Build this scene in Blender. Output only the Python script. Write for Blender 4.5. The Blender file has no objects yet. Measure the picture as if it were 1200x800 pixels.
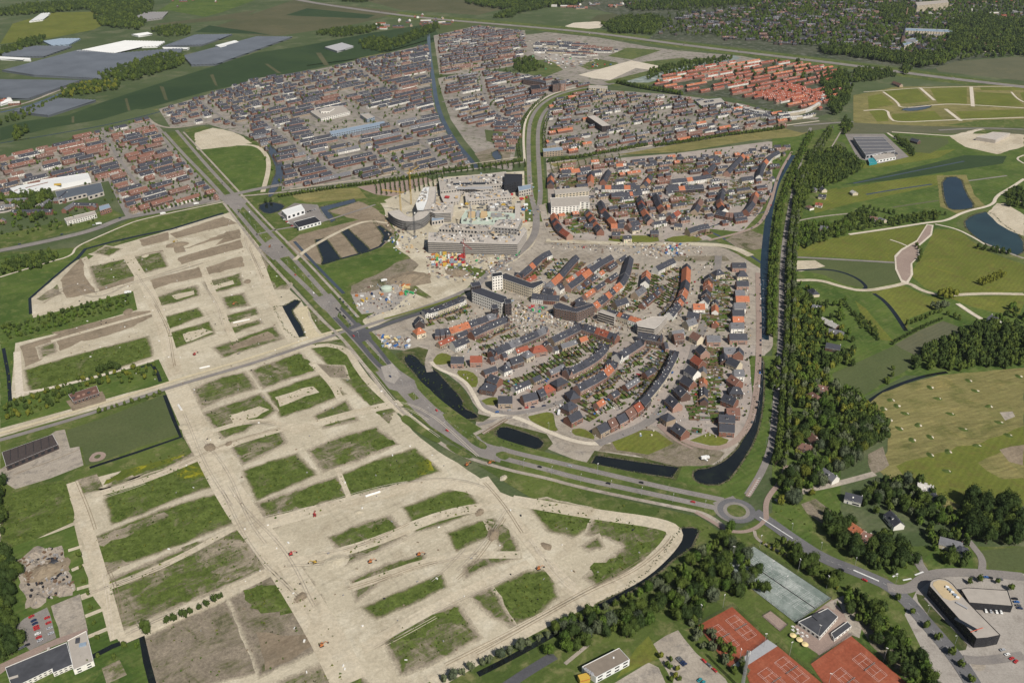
import bpy, bmesh, math, random
import numpy as np
from mathutils import Vector, Matrix
from mathutils.geometry import tessellate_polygon

# ------------------------------------------------------------------ camera, sky, sun
SC = bpy.context.scene
COL = SC.collection
F_PX, PITCH, CAM_H = 1000.0, math.radians(28.8), 522.0
cam_d = bpy.data.cameras.new("camera")
cam_d.sensor_width = 36.0
cam_d.lens = 36.0 * F_PX / 1200.0
cam_d.clip_start = 5.0
cam_d.clip_end = 40000.0
cam = bpy.data.objects.new("camera", cam_d)
cam.location = (0, 0, CAM_H)
cam.rotation_euler = (math.radians(90) - PITCH, 0, 0)
COL.objects.link(cam)
SC.camera = cam

SUN_EL = math.radians(47)
SUN_DIR = Vector((0.52, -0.85, 0)).normalized()      # horizontal direction towards the sun
world = bpy.data.worlds.new("World")
SC.world = world
world.use_nodes = True
wn = world.node_tree
sky = wn.nodes.new("ShaderNodeTexSky")
sky.sky_type = 'NISHITA'
sky.sun_disc = False
sky.sun_elevation = SUN_EL
sky.sun_rotation = math.atan2(SUN_DIR.x, SUN_DIR.y)
sky.air_density = 1.2
sky.dust_density = 1.5
wn.links.new(sky.outputs[0], wn.nodes['Background'].inputs[0])
wn.nodes['Background'].inputs[1].default_value = 0.052
sun_d = bpy.data.lights.new("sun", 'SUN')
sun_d.energy = 4.95
sun_d.angle = math.radians(0.5)
sun_d.color = (1.0, 0.95, 0.87)
sun = bpy.data.objects.new("sun", sun_d)
sv = Vector((SUN_DIR.x * math.cos(SUN_EL), SUN_DIR.y * math.cos(SUN_EL), math.sin(SUN_EL)))
sun.rotation_euler = sv.to_track_quat('Z', 'Y').to_euler()
sun.location = (0, 0, 900)
COL.objects.link(sun)
SC.view_settings.view_transform = 'Standard'
SC.view_settings.look = 'None'
SC.view_settings.exposure = 0.0
SC.view_settings.gamma = 1.0
SC.cycles.max_bounces = 4
SC.cycles.diffuse_bounces = 2
SC.cycles.glossy_bounces = 2
SC.cycles.transmission_bounces = 2
SC.cycles.volume_bounces = 0
SC.cycles.use_denoising = True

# ------------------------------------------------------------------ survey: photo measurement -> place on the ground
_cp, _sp = math.cos(PITCH), math.sin(PITCH)
def G(px, py, z=0.0):
    u = (px - 600.0) / F_PX; v = -(py - 400.0) / F_PX
    dx, dy, dz = u, _cp + v * _sp, -_sp + v * _cp
    if dz > -0.03: dz = -0.03
    t = (z - CAM_H) / dz
    return (dx * t, dy * t)
def P2(x, y, z=0.0):
    dy, dz = y, z - CAM_H
    zc = dy * _cp - dz * _sp
    yc = dy * _sp + dz * _cp
    return (600 + F_PX * x / zc, 400 - F_PX * yc / zc)
def PTS(s):
    return [tuple(float(a) for a in p.split(',')) for p in s.split()]
def GP(s, z=0.0):
    return [G(p[0], p[1], z) for p in (PTS(s) if isinstance(s, str) else s)]

R = random.Random(7)
def tag(o, label=None, cat=None, group=None, kind=None):
    if label: o['label'] = label
    if cat: o['category'] = cat
    if group: o['group'] = group
    if kind: o['kind'] = kind
    return o

# ------------------------------------------------------------------ materials
MATS = {}
def _new(name):
    m = bpy.data.materials.new(name); m.use_nodes = True
    nt = m.node_tree; b = nt.nodes['Principled BSDF']
    b.inputs['Specular IOR Level'].default_value = 0.25
    MATS[name] = m
    return m, nt, b
def _coord(nt, scale=(1, 1, 1), rot=0.0, obj=True):
    tc = nt.nodes.new('ShaderNodeTexCoord'); mp = nt.nodes.new('ShaderNodeMapping')
    nt.links.new(tc.outputs['Object' if obj else 'Generated'], mp.inputs[0])
    mp.vector_type = 'TEXTURE'
    mp.inputs['Scale'].default_value = tuple(1.0 / k for k in scale); mp.inputs['Rotation'].default_value = (0, 0, rot)
    return mp.outputs[0]
def _noise(nt, vec, scale, detail=4, rough=0.6, dist=0.0):
    n = nt.nodes.new('ShaderNodeTexNoise'); nt.links.new(vec, n.inputs['Vector'])
    n.inputs['Scale'].default_value = scale; n.inputs['Detail'].default_value = detail
    n.inputs['Roughness'].default_value = rough; n.inputs['Distortion'].default_value = dist
    return n.outputs['Fac']
def _ramp(nt, fac, stops):
    r = nt.nodes.new('ShaderNodeValToRGB'); nt.links.new(fac, r.inputs[0])
    e = r.color_ramp.elements
    e[0].position, e[0].color = stops[0][0], tuple(stops[0][1]) + (1,)
    e[1].position, e[1].color = stops[-1][0], tuple(stops[-1][1]) + (1,)
    for p, c in stops[1:-1]:
        x = e.new(p); x.color = tuple(c) + (1,)
    return r.outputs[0]
def _mix(nt, fac, a, b, mode='MIX'):
    m = nt.nodes.new('ShaderNodeMix'); m.data_type = 'RGBA'; m.blend_type = mode
    if isinstance(fac, (int, float)): m.inputs[0].default_value = fac
    else: nt.links.new(fac, m.inputs[0])
    for i, x in ((6, a), (7, b)):
        if isinstance(x, tuple): m.inputs[i].default_value = tuple(x) + (1,)
        else: nt.links.new(x, m.inputs[i])
    return m.outputs[2]
def _thr(nt, fac, lo, hi):
    m = nt.nodes.new('ShaderNodeMapRange'); nt.links.new(fac, m.inputs[0])
    m.inputs[1].default_value = lo; m.inputs[2].default_value = hi
    return m.outputs[0]
def _sc(c, k): return tuple(min(1.0, x * k) for x in c)

def mat_flat(name, c, rough=0.8, var=0.18, scale=0.6, rnd=0.0, spec=None, metal=0.0):
    """plain coat with uneven wear; rnd gives each object its own tone"""
    m, nt, b = _new(name)
    n = _noise(nt, _coord(nt), scale, 5, 0.65)
    col = _ramp(nt, n, [(0.25, _sc(c, 1 - var)), (0.75, _sc(c, 1 + var))])
    if rnd:
        oi = nt.nodes.new('ShaderNodeObjectInfo'); r = _thr(nt, oi.outputs['Random'], 0, 1)
        k = _ramp(nt, r, [(0, (1 - rnd,) * 3), (1, (1 + rnd,) * 3)])
        col = _mix(nt, 1.0, col, k, 'MULTIPLY')
    nt.links.new(col, b.inputs['Base Color'])
    b.inputs['Roughness'].default_value = rough; b.inputs['Metallic'].default_value = metal
    if spec is not None: b.inputs['Specular IOR Level'].default_value = spec
    return m
_a, _b = G(100, 486), G(300, 425)
GRID = math.atan2(_b[1] - _a[1], _b[0] - _a[0])
def mat_ground(name, c1, c2, c3=None, big=0.012, fine=0.35, streak=0.0, rot=GRID, bump=0.0, mid=0.07):
    m, nt, b = _new(name)
    v = _coord(nt)
    nb = _noise(nt, v, big, 4, 0.6, 0.6)
    col = _ramp(nt, nb, [(0.34, c1), (0.66, c2)])
    nm = _noise(nt, v, mid, 5, 0.7, 0.4)
    if c3: col = _mix(nt, _thr(nt, nm, 0.5, 0.68), col, c3)
    nf = _noise(nt, v, fine, 5, 0.75)
    col = _mix(nt, 1.0, col, _ramp(nt, nf, [(0.3, (0.80,) * 3), (0.7, (1.18,) * 3)]), 'MULTIPLY')
    if streak:
        vs = _coord(nt, (0.02, 0.16, 1), rot)
        s1 = _noise(nt, vs, 1.0, 6, 0.72, 1.6)
        col = _mix(nt, 1.0, col, _ramp(nt, s1, [(0.35, (1 - streak,) * 3), (0.65, (1 + streak,) * 3)]), 'MULTIPLY')
    nt.links.new(col, b.inputs['Base Color']); b.inputs['Roughness'].default_value = 0.95
    b.inputs['Specular IOR Level'].default_value = 0.1
    if name in ('straw', 'olive', 'pale_crop', 'meadow_far', 'meadow', 'greycrop', 'crop', 'lush'):
        w = nt.nodes.new('ShaderNodeTexWave'); w.wave_type = 'BANDS'; w.bands_direction = 'Y'
        nt.links.new(_coord(nt, (1, 1, 1), rot + (.25 if name in ('straw', 'olive') else 0)), w.inputs['Vector'])
        w.inputs['Scale'].default_value = 0.055 if name != 'pitch' else .03; w.inputs['Distortion'].default_value = 2.5; w.inputs['Detail'].default_value = 3; w.inputs['Detail Scale'].default_value = .5
        col = _mix(nt, 1.0, col, _ramp(nt, w.outputs['Fac'], [(0.2, (0.955,) * 3), (0.8, (1.045,) * 3)]), 'MULTIPLY')
        wp = _thr(nt, _noise(nt, v, 0.02, 6, 0.75, 1.5), 0.55, 0.72)
        col = _mix(nt, wp, col, _mix(nt, 1.0, col, (1.35, 1.22, 1.15), 'MULTIPLY'))
        nt.links.new(col, b.inputs['Base Color'])
    if name in ('sand', 'sand_road', 'sand_lot', 'soil', 'yard'):
        # ruts: thin winding pairs, broken up by patches of damp and dry ground
        for rt, sc_, amt in ((rot + 0.1, 0.040, 0.055), (rot + 1.45, 0.034, 0.05)):
            w = nt.nodes.new('ShaderNodeTexWave'); w.wave_type = 'BANDS'; w.bands_direction = 'Y'
            nt.links.new(_coord(nt, (1, 1, 1), rt), w.inputs['Vector'])
            w.inputs['Scale'].default_value = sc_; w.inputs['Distortion'].default_value = 5; w.inputs['Detail'].default_value = 2; w.inputs['Detail Scale'].default_value = 0.35; w.inputs['Detail Roughness'].default_value = 0.4
            rut = _thr(nt, w.outputs['Fac'], 0.72, 1.0)
            msk = _thr(nt, _noise(nt, v, 0.022, 3, 0.6, 1.0), 0.48, 0.60)
            mm = nt.nodes.new('ShaderNodeMath'); mm.operation = 'MULTIPLY'; nt.links.new(rut, mm.inputs[0]); nt.links.new(msk, mm.inputs[1])
            col = _mix(nt, mm.outputs[0], col, _mix(nt, 1.0, col, (1 - amt * 2,) * 3, 'MULTIPLY'))
        damp = _thr(nt, _noise(nt, v, 0.009, 6, 0.75, 2.0), 0.53, 0.66)
        col = _mix(nt, damp, col, _mix(nt, 1.0, col, (0.84, 0.82, 0.80), 'MULTIPLY'))
        dry_ = _thr(nt, _noise(nt, v, 0.05, 6, 0.8, 1.2), 0.56, 0.70)
        col = _mix(nt, dry_, col, _mix(nt, 1.0, col, (1.20, 1.21, 1.24), 'MULTIPLY'))
        nt.links.new(col, b.inputs['Base Color'])
    if bump:
        bp = nt.nodes.new('ShaderNodeBump'); nt.links.new(nf, bp.inputs['Height'])
        bp.inputs['Strength'].default_value = 0.6; bp.inputs['Distance'].default_value = bump
        nt.links.new(bp.outputs[0], b.inputs['Normal'])
    return m
SAND_A, SAND_B, SAND_C = (0.40, 0.352, 0.262), (0.478, 0.424, 0.320), (0.535, 0.486, 0.382)
def mat_patchy(name, cover, g1=(0.056, 0.080, 0.016), g2=(0.115, 0.150, 0.036), soil=(0.24, 0.20, 0.148), dry=(0.13, 0.125, 0.066), soft=0.07):
    """weeds and grass growing over raw soil: cover 0..1"""
    m, nt, b = _new(name)
    v = _coord(nt)
    a = _noise(nt, v, 0.030, 6, 0.72, 0.9)
    s = _noise(nt, _coord(nt, (0.03, 0.30, 1), GRID), 1.0, 5, 0.65, 0.5)
    f = _noise(nt, v, 0.45, 5, 0.8)
    sm = nt.nodes.new('ShaderNodeMath'); sm.operation = 'MULTIPLY_ADD'
    nt.links.new(s, sm.inputs[0]); sm.inputs[1].default_value = 0.35
    s2 = nt.nodes.new('ShaderNodeMath'); s2.operation = 'MULTIPLY_ADD'
    nt.links.new(f, s2.inputs[0]); s2.inputs[1].default_value = 0.45; s2.inputs[2].default_value = -0.40
    nt.links.new(s2.outputs[0], sm.inputs[2])
    s3 = nt.nodes.new('ShaderNodeMath'); s3.operation = 'ADD'
    nt.links.new(a, s3.inputs[0]); nt.links.new(sm.outputs[0], s3.inputs[1])
    t = 0.5 + (0.5 - cover) * 0.42
    # the growth thins out towards a parcel's rim (stored per vertex as 'growth')
    at = nt.nodes.new('ShaderNodeAttribute'); at.attribute_name = 'growth'
    g_ = nt.nodes.new('ShaderNodeMath'); g_.operation = 'MULTIPLY_ADD'; nt.links.new(at.outputs['Fac'], g_.inputs[0]); g_.inputs[1].default_value = 0.45; g_.inputs[2].default_value = -0.45
    s4 = nt.nodes.new('ShaderNodeMath'); s4.operation = 'ADD'; nt.links.new(s3.outputs[0], s4.inputs[0]); nt.links.new(g_.outputs[0], s4.inputs[1]); s3 = s4
    fac = _thr(nt, s3.outputs[0], t - soft, t + soft)
    fac2 = _thr(nt, s3.outputs[0], t - soft - 0.09, t)
    rim = _thr(nt, at.outputs['Fac'], 0.0, 0.6)
    green = _ramp(nt, _noise(nt, v, 0.11, 5, 0.7, 0.5), [(0.35, g1), (0.65, g2)])
    ground = _ramp(nt, _noise(nt, v, 0.06, 5, 0.7), [(0.3, _sc(soil, 0.85)), (0.7, _sc(soil, 1.2))])
    ground = _mix(nt, rim, _ramp(nt, _noise(nt, v, 0.028, 5, 0.7, 1.0), [(0.3, SAND_A), (0.7, SAND_B)]), ground)
    col = _mix(nt, fac2, ground, dry)
    col = _mix(nt, fac, col, green)
    col = _mix(nt, 1.0, col, _ramp(nt, f, [(0.3, (0.58,) * 3), (0.7, (1.32,) * 3)]), 'MULTIPLY')
    col = _mix(nt, 1.0, col, _ramp(nt, _noise(nt, v, 0.16, 5, 0.8, 1.5), [(0.35, (0.78,) * 3), (0.65, (1.18,) * 3)]), 'MULTIPLY')
    nt.links.new(col, b.inputs['Base Color']); b.inputs['Roughness'].default_value = 0.95
    b.inputs['Specular IOR Level'].default_value = 0.1
    return m
mat_ground('meadow', (0.064, 0.090, 0.028), (0.105, 0.128, 0.043), (0.150, 0.152, 0.064), streak=0.07)
mat_ground('meadow_far', (0.055, 0.079, 0.031), (0.085, 0.108, 0.049), (0.123, 0.132, 0.074), big=0.003, mid=0.01, streak=0.06)
mat_ground('verge', (0.057, 0.085, 0.021), (0.096, 0.124, 0.031), (0.163, 0.161, 0.068), streak=0.10)
mat_ground('lush', (0.051, 0.087, 0.019), (0.090, 0.128, 0.029), (0.117, 0.140, 0.044), streak=0.13)
mat_ground('olive', (0.100, 0.120, 0.023), (0.142, 0.156, 0.033), (0.119, 0.113, 0.032), streak=0.08)
mat_ground('straw', (0.168, 0.154, 0.059), (0.207, 0.183, 0.074), (0.112, 0.116, 0.037), big=0.008, mid=0.03, streak=0.24, rot=math.radians(12))
mat_ground('pitch', (0.072, 0.092, 0.036), (0.090, 0.106, 0.044), None, streak=0.04)
mat_ground('crop', (0.028, 0.050, 0.022), (0.041, 0.066, 0.027), None, big=0.004, streak=0.08)
mat_ground('pale_crop', (0.075, 0.080, 0.040), (0.105, 0.100, 0.055), None, big=0.004, streak=0.10)
mat_ground('greycrop', (0.095, 0.100, 0.058), (0.115, 0.115, 0.068), None, streak=0.05)
mat_ground('sand', SAND_A, SAND_B, SAND_C, big=0.014, mid=0.028, fine=0.4, streak=0.07, bump=0.6)
mat_ground('sand_road', (0.43, 0.372, 0.275), (0.508, 0.448, 0.342), (0.478, 0.428, 0.332), big=0.02, mid=0.06, streak=0.06, bump=0.4)
mat_ground('sand_pale', (0.50, 0.44, 0.355), (0.56, 0.50, 0.405), None, big=0.03, streak=0.08)
mat_ground('sand_yellow', (0.47, 0.405, 0.275), (0.53, 0.46, 0.32), None, big=0.03, streak=0.08)
mat_ground('soil', (0.215, 0.171, 0.121), (0.270, 0.218, 0.156), (0.175, 0.142, 0.099), big=0.02, mid=0.05, streak=0.14, bump=0.6)
mat_ground('rubble', (0.30, 0.25, 0.20), (0.38, 0.33, 0.27), (0.15, 0.135, 0.12), big=0.03, mid=0.16, fine=0.8, bump=1.0)
mat_ground('yard', (0.297, 0.259, 0.211), (0.374, 0.330, 0.275), (0.209, 0.187, 0.162), big=0.02, mid=0.12, fine=0.6)
mat_ground('brick_paving', (0.30, 0.255, 0.225), (0.37, 0.325, 0.285), (0.25, 0.225, 0.20), big=0.02, mid=0.09, fine=0.7)
mat_ground('pink_paving', (0.26, 0.195, 0.165), (0.31, 0.24, 0.20), None, big=0.02, fine=0.7)
mat_ground('asphalt', (0.198, 0.180, 0.165), (0.242, 0.220, 0.202), (0.176, 0.163, 0.154), big=0.02, mid=0.05, fine=0.8)
mat_ground('dark_asphalt', (0.075, 0.075, 0.082), (0.10, 0.10, 0.108), None, big=0.02, fine=0.8)
mat_ground('asphalt_blue', (0.115, 0.113, 0.118), (0.15, 0.147, 0.15), None, big=0.03, mid=0.06, fine=0.8)
mat_ground('concrete', (0.297, 0.270, 0.239), (0.360, 0.329, 0.293), (0.252, 0.225, 0.198), big=0.02, mid=0.08, fine=0.7)
mat_ground('clay', (0.235, 0.066, 0.036), (0.285, 0.084, 0.046), (0.31, 0.105, 0.06), big=0.04, mid=0.08, fine=0.5, streak=0.08)
mat_ground('hardcourt', (0.15, 0.185, 0.165), (0.24, 0.27, 0.25), (0.36, 0.385, 0.36), big=0.06, mid=0.05, fine=0.6)
mat_ground('shore_mud', (0.085, 0.078, 0.045), (0.15, 0.13, 0.085), (0.05, 0.06, 0.02), big=0.05, mid=0.15, fine=0.8)
mat_ground('garden', (0.058, 0.074, 0.024), (0.102, 0.102, 0.048), (0.264, 0.216, 0.168), big=0.05, mid=0.12, fine=0.5)
mat_ground('town', (0.040, 0.054, 0.027), (0.080, 0.086, 0.054), (0.160, 0.162, 0.135), big=0.01, mid=0.05, fine=0.3)
mat_ground('suburb', (0.224, 0.198, 0.174), (0.302, 0.270, 0.234), (0.078, 0.094, 0.041), big=0.01, mid=0.06, fine=0.4)
mat_ground('bank', (0.039, 0.057, 0.016), (0.078, 0.091, 0.029), (0.156, 0.137, 0.078), big=0.03, mid=0.08)
mat_ground('yellow_weeds', (0.068, 0.093, 0.018), (0.128, 0.143, 0.021), (0.330, 0.300, 0.018), big=0.02, mid=0.06, fine=0.4)
mat_patchy('weeds_thick', 0.80, soil=(0.20, 0.175, 0.115), dry=(0.15, 0.145, 0.075))
mat_patchy('weeds_half', 0.50, soil=(0.27, 0.23, 0.17))
mat_patchy('weeds_thin', 0.30, soil=(0.29, 0.245, 0.185))
mat_patchy('weeds_dry', 0.22, g1=(0.05, 0.062, 0.022), g2=(0.09, 0.095, 0.04), soil=(0.22, 0.185, 0.14), dry=(0.165, 0.145, 0.095))
def mat_water(name, c):
    m, nt, b = _new(name)
    n = _noise(nt, _coord(nt), 0.25, 4, 0.6)
    nt.links.new(_mix(nt, _thr(nt, _noise(nt, _coord(nt), 0.06, 6, 0.75, 1.0), 0.56, 0.68), _ramp(nt, _noise(nt, _coord(nt), 0.02, 3), [(0.3, _sc(c, 0.8)), (0.7, _sc(c, 1.4))]), tuple(x * 1.2 + y for x, y in zip(c, (.010, .014, .004)))), b.inputs['Base Color'])
    b.inputs['Roughness'].default_value = 0.08; b.inputs['Specular IOR Level'].default_value = 0.55
    bp = nt.nodes.new('ShaderNodeBump'); bp.inputs['Distance'].default_value = 0.05; bp.inputs['Strength'].default_value = 0.35
    nt.links.new(n, bp.inputs['Height']); nt.links.new(bp.outputs[0], b.inputs['Normal'])
    return m
mat_water('water_black', (0.009, 0.011, 0.011))
mat_water('water_blue', (0.010, 0.022, 0.032))
mat_water('water_grey', (0.045, 0.055, 0.07))
mat_water('water_teal', (0.016, 0.034, 0.036))
for nm, c in dict(roof_slate=(0.044, 0.046, 0.058), roof_grey=(0.125, 0.125, 0.135), roof_orange=(0.36, 0.125, 0.062), roof_red=(0.235, 0.066, 0.038),
                  roof_brown=(0.155, 0.085, 0.065), roof_pale=(0.42, 0.40, 0.37), roof_terra=(0.175, 0.085, 0.062)).items():
    mat_flat(nm, c, 0.75, 0.22, 0.45, 0.15, spec=0.3)
for nm, c in dict(brick_red=(0.215, 0.105, 0.075), brick_brown=(0.13, 0.082, 0.065), brick_buff=(0.36, 0.28, 0.20), wall_white=(0.74, 0.71, 0.65),
                  wall_cream=(0.55, 0.48, 0.36), brick_pink=(0.33, 0.205, 0.16), brick_dark=(0.065, 0.050, 0.048)).items():
    mat_flat(nm, c, 0.85, 0.12, 0.8, 0.12)
mat_flat('frame_white', (0.72, 0.70, 0.66), 0.5, 0.06)
m_ = mat_flat('glass_dark', (0.018, 0.022, 0.028), 0.12, 0.2, spec=0.5)
mat_flat('glasshouse', (0.115, 0.126, 0.142), 0.35, 0.22, 0.012, 0.15, spec=0.5)
mat_flat('glasshouse_white', (0.66, 0.66, 0.64), 0.5, 0.06, 0.02)
mat_flat('charcoal', (0.028, 0.028, 0.032), 0.6, 0.25)
mat_flat('bitumen', (0.060, 0.062, 0.070), 0.85, 0.35, 0.12)
mat_flat('roof_gravel', (0.36, 0.325, 0.285), 0.9, 0.12, 0.15)
mat_flat('roof_tan', (0.46, 0.36, 0.22), 0.9, 0.10, 0.2)
mat_flat('roof_taupe', (0.21, 0.175, 0.14), 0.9, 0.15, 0.2)
mat_flat('conc_raw', (0.43, 0.39, 0.345), 0.9, 0.15, 0.15)
mat_flat('conc_grey', (0.25, 0.24, 0.235), 0.9, 0.2, 0.15)
mat_flat('scaffold', (0.15, 0.145, 0.14), 0.8, 0.35, 0.5)
mat_flat('steel_grey', (0.33, 0.33, 0.34), 0.5, 0.1)
mat_flat('steel_blue', (0.24, 0.30, 0.37), 0.5, 0.2)
mat_flat('mint', (0.42, 0.48, 0.40), 0.8, 0.1)
mat_flat('plywood', (0.50, 0.36, 0.20), 0.8, 0.15)
mat_flat('white_metal', (0.72, 0.72, 0.71), 0.5, 0.06)
mat_flat('red_trim', (0.42, 0.10, 0.06), 0.7, 0.1)
mat_flat('wood', (0.17, 0.11, 0.07), 0.85, 0.25, 1.0, 0.3)
mat_flat('bark', (0.07, 0.052, 0.038), 0.95, 0.3, 1.5)
mat_flat('tyre', (0.015, 0.015, 0.016), 0.9, 0.1)
mat_flat('line_white', (0.62, 0.62, 0.60), 0.8, 0.15)
mat_flat('thatch', (0.060, 0.048, 0.045), 0.95, 0.2, 0.5)
for nm, c in dict(paint_yellow=(0.52, 0.34, 0.06), paint_orange=(0.46, 0.16, 0.05), paint_red=(0.42, 0.035, 0.035), paint_blue=(0.035, 0.12, 0.34),
                  paint_green=(0.04, 0.34, 0.12), paint_white=(0.72, 0.72, 0.70), paint_black=(0.015, 0.016, 0.02), paint_silver=(0.38, 0.39, 0.41),
                  paint_grey=(0.12, 0.125, 0.135), paint_navy=(0.02, 0.035, 0.09), paint_teal=(0.03, 0.25, 0.28), parasol_yellow=(0.70, 0.56, 0.28)).items():
    mat_flat(nm, c, 0.4, 0.1, 1.0, spec=0.5)
def mat_leaf(name, c1, c2):
    m, nt, b = _new(name)
    oi = nt.nodes.new('ShaderNodeObjectInfo')
    n = _noise(nt, _coord(nt), 0.35, 4, 0.7)
    col = _ramp(nt, n, [(0.3, c1), (0.7, c2)])
    k = _ramp(nt, oi.outputs['Random'], [(0, (0.78, 0.82, 0.8)), (0.5, (1.0, 1.0, 1.0)), (1, (1.22, 1.15, 1.0))])
    col = _mix(nt, 1.0, col, k, 'MULTIPLY')
    nt.links.new(col, b.inputs['Base Color']); b.inputs['Roughness'].default_value = 0.8
    b.inputs['Specular IOR Level'].default_value = 0.12
    return m
mat_leaf('leaf_mid', (0.041, 0.065, 0.014), (0.084, 0.115, 0.024))
mat_leaf('leaf_dark', (0.024, 0.043, 0.012), (0.049, 0.073, 0.019))
mat_leaf('leaf_grey', (0.057, 0.075, 0.043), (0.106, 0.125, 0.075))
mat_leaf('leaf_yellow', (0.083, 0.099, 0.015), (0.143, 0.154, 0.028))
mat_leaf('leaf_fresh', (0.046, 0.083, 0.014), (0.081, 0.127, 0.023))

# ------------------------------------------------------------------ mesh helpers
class MB:
    def __init__(s): s.v, s.f, s.m, s.mats = [], [], [], []
    def mi(s, name):
        if name not in s.mats: s.mats.append(name)
        return s.mats.index(name)
    def face(s, pts, mat):
        n = len(s.v); s.v += [tuple(p) for p in pts]; s.f.append(tuple(range(n, n + len(pts)))); s.m.append(s.mi(mat))
    def box(s, x0, x1, y0, y1, z0, z1, mat, T=None, bottom=False):
        c = [(x0, y0, z0), (x1, y0, z0), (x1, y1, z0), (x0, y1, z0), (x0, y0, z1), (x1, y0, z1), (x1, y1, z1), (x0, y1, z1)]
        if T: c = [T(p) for p in c]
        n = len(s.v); s.v += c; k = s.mi(mat)
        fs = [(0, 1, 5, 4), (1, 2, 6, 5), (2, 3, 7, 6), (3, 0, 4, 7), (4, 5, 6, 7)] + ([(3, 2, 1, 0)] if bottom else [])
        for f in fs: s.f.append(tuple(n + i for i in f)); s.m.append(k)
    def bar(s, a, b, r, mat, n=4):
        a, b = Vector(a), Vector(b); d = (b - a).normalized()
        u = d.orthogonal().normalized(); w = d.cross(u); k = s.mi(mat); i0 = len(s.v)
        for p in (a, b):
            for i in range(n):
                t = 2 * math.pi * (i + 0.5) / n
                s.v.append(tuple(p + u * (r * math.cos(t)) + w * (r * math.sin(t))))
        for i in range(n):
            j = (i + 1) % n
            s.f.append((i0 + i, i0 + j, i0 + n + j, i0 + n + i)); s.m.append(k)
        s.f.append(tuple(i0 + n + i for i in range(n))); s.m.append(k)
    def cyl(s, cx, cy, z0, z1, r0, r1, mat, n=10):
        i0 = len(s.v); k = s.mi(mat)
        for z, r in ((z0, r0), (z1, r1)):
            for i in range(n):
                t = 2 * math.pi * i / n; s.v.append((cx + r * math.cos(t), cy + r * math.sin(t), z))
        for i in range(n):
            j = (i + 1) % n; s.f.append((i0 + i, i0 + j, i0 + n + j, i0 + n + i)); s.m.append(k)
        s.f.append(tuple(i0 + n + i for i in range(n))); s.m.append(k)
    def prism(s, foot, z0, z1, wall, roof):
        """foot: ccw list of xy"""
        a = sum(foot[i][0] * foot[(i + 1) % len(foot)][1] - foot[(i + 1) % len(foot)][0] * foot[i][1] for i in range(len(foot)))
        if a < 0: foot = foot[::-1]
        n = len(foot)
        for i in range(n):
            p, q = foot[i], foot[(i + 1) % n]
            s.face([(p[0], p[1], z0), (q[0], q[1], z0), (q[0], q[1], z1), (p[0], p[1], z1)], wall)
        i0 = len(s.v); s.v += [(p[0], p[1], z1) for p in foot]
        for t in tessellate_polygon([[Vector((p[0], p[1], 0)) for p in foot]]):
            s.f.append(tuple(i0 + i for i in _up(foot, t))); s.m.append(s.mi(roof))
    def build(s, name, parent=None, loc=None, rz=0.0, smooth=False):
        me = bpy.data.meshes.new(name)
        me.from_pydata(s.v, [], s.f)
        for x in s.mats: me.materials.append(MATS[x])
        me.polygons.foreach_set('material_index', s.m)
        if smooth: me.polygons.foreach_set('use_smooth', [True] * len(s.f))
        me.update()
        return link(name, me, parent, loc, rz)
def _up(P, t):
    a, b, c = (P[i] for i in t)
    return t if (b[0] - a[0]) * (c[1] - a[1]) - (b[1] - a[1]) * (c[0] - a[0]) > 0 else (t[0], t[2], t[1])
def link(name, data, parent=None, loc=None, rz=0.0):
    o = bpy.data.objects.new(name, data)
    COL.objects.link(o)
    if parent is not None: o.parent = parent
    if loc is not None: o.location = loc
    if rz: o.rotation_euler = (0, 0, rz)
    return o
def empty(name, loc, rz=0.0, label=None, cat=None, group=None):
    o = link(name, None, None, loc, rz); o.empty_display_size = 1
    return tag(o, label, cat, group)

# ------------------------------------------------------------------ ground sheets
def refine(P, step, jit, closed=True):
    out = []; n = len(P)
    for i in range(n if closed else n - 1):
        a, b = P[i], P[(i + 1) % n]
        L = math.hypot(b[0] - a[0], b[1] - a[1]); k = max(1, min(60, int(L / step)))
        for j in range(k):
            t = j / k; q = (R.uniform(-jit, jit), R.uniform(-jit, jit)) if jit else (0, 0)
            out.append((a[0] + (b[0] - a[0]) * t + q[0], a[1] + (b[1] - a[1]) * t + q[1]))
    if not closed: out.append(P[-1])
    return out
def chaikin(P, n=2, closed=False):
    for _ in range(n):
        Q = [] if closed else [P[0]]
        m = len(P)
        for i in range(m if closed else m - 1):
            a, b = P[i], P[(i + 1) % m]
            Q += [(a[0] * .75 + b[0] * .25, a[1] * .75 + b[1] * .25), (a[0] * .25 + b[0] * .75, a[1] * .25 + b[1] * .75)]
        if not closed: Q.append(P[-1])
        P = Q
    return P
LAYER = [0, 0, 40]
def lift():
    LAYER[1] += 1
    return 0.02 + 0.0024 * (LAYER[0] + LAYER[1] % LAYER[2])
def region(k, m): LAYER[:] = [k, 0, m]
def sheet(name, mat, pts, jit=0.0, step=12, smooth=0, z=None):
    P = GP(pts)
    if smooth: P = chaikin(P, smooth, True)
    if jit: P = refine(P, step, jit)
    z = lift() if z is None else z
    me = bpy.data.meshes.new(name)
    me.from_pydata([(p[0], p[1], z) for p in P], [], [_up(P, t) for t in tessellate_polygon([[Vector((p[0], p[1], 0)) for p in P]])])
    me.materials.append(MATS[mat])
    if mat.startswith('weeds') :
        a = me.attributes.new('growth', 'FLOAT', 'POINT'); a.data.foreach_set('value', [1.0] * len(P))
    me.update()
    o = link(name, me); o['kind'] = 'structure'
    if name in ('pond', 'canal', 'pit_water', 'lake'):
        SHORES.append(P); strip('shore', 'shore_mud', None, 1.8 if name != 'lake' else 3, 0, z=z + .001, closed=True, world_pts=P)
    return o
SHORES = []
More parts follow.
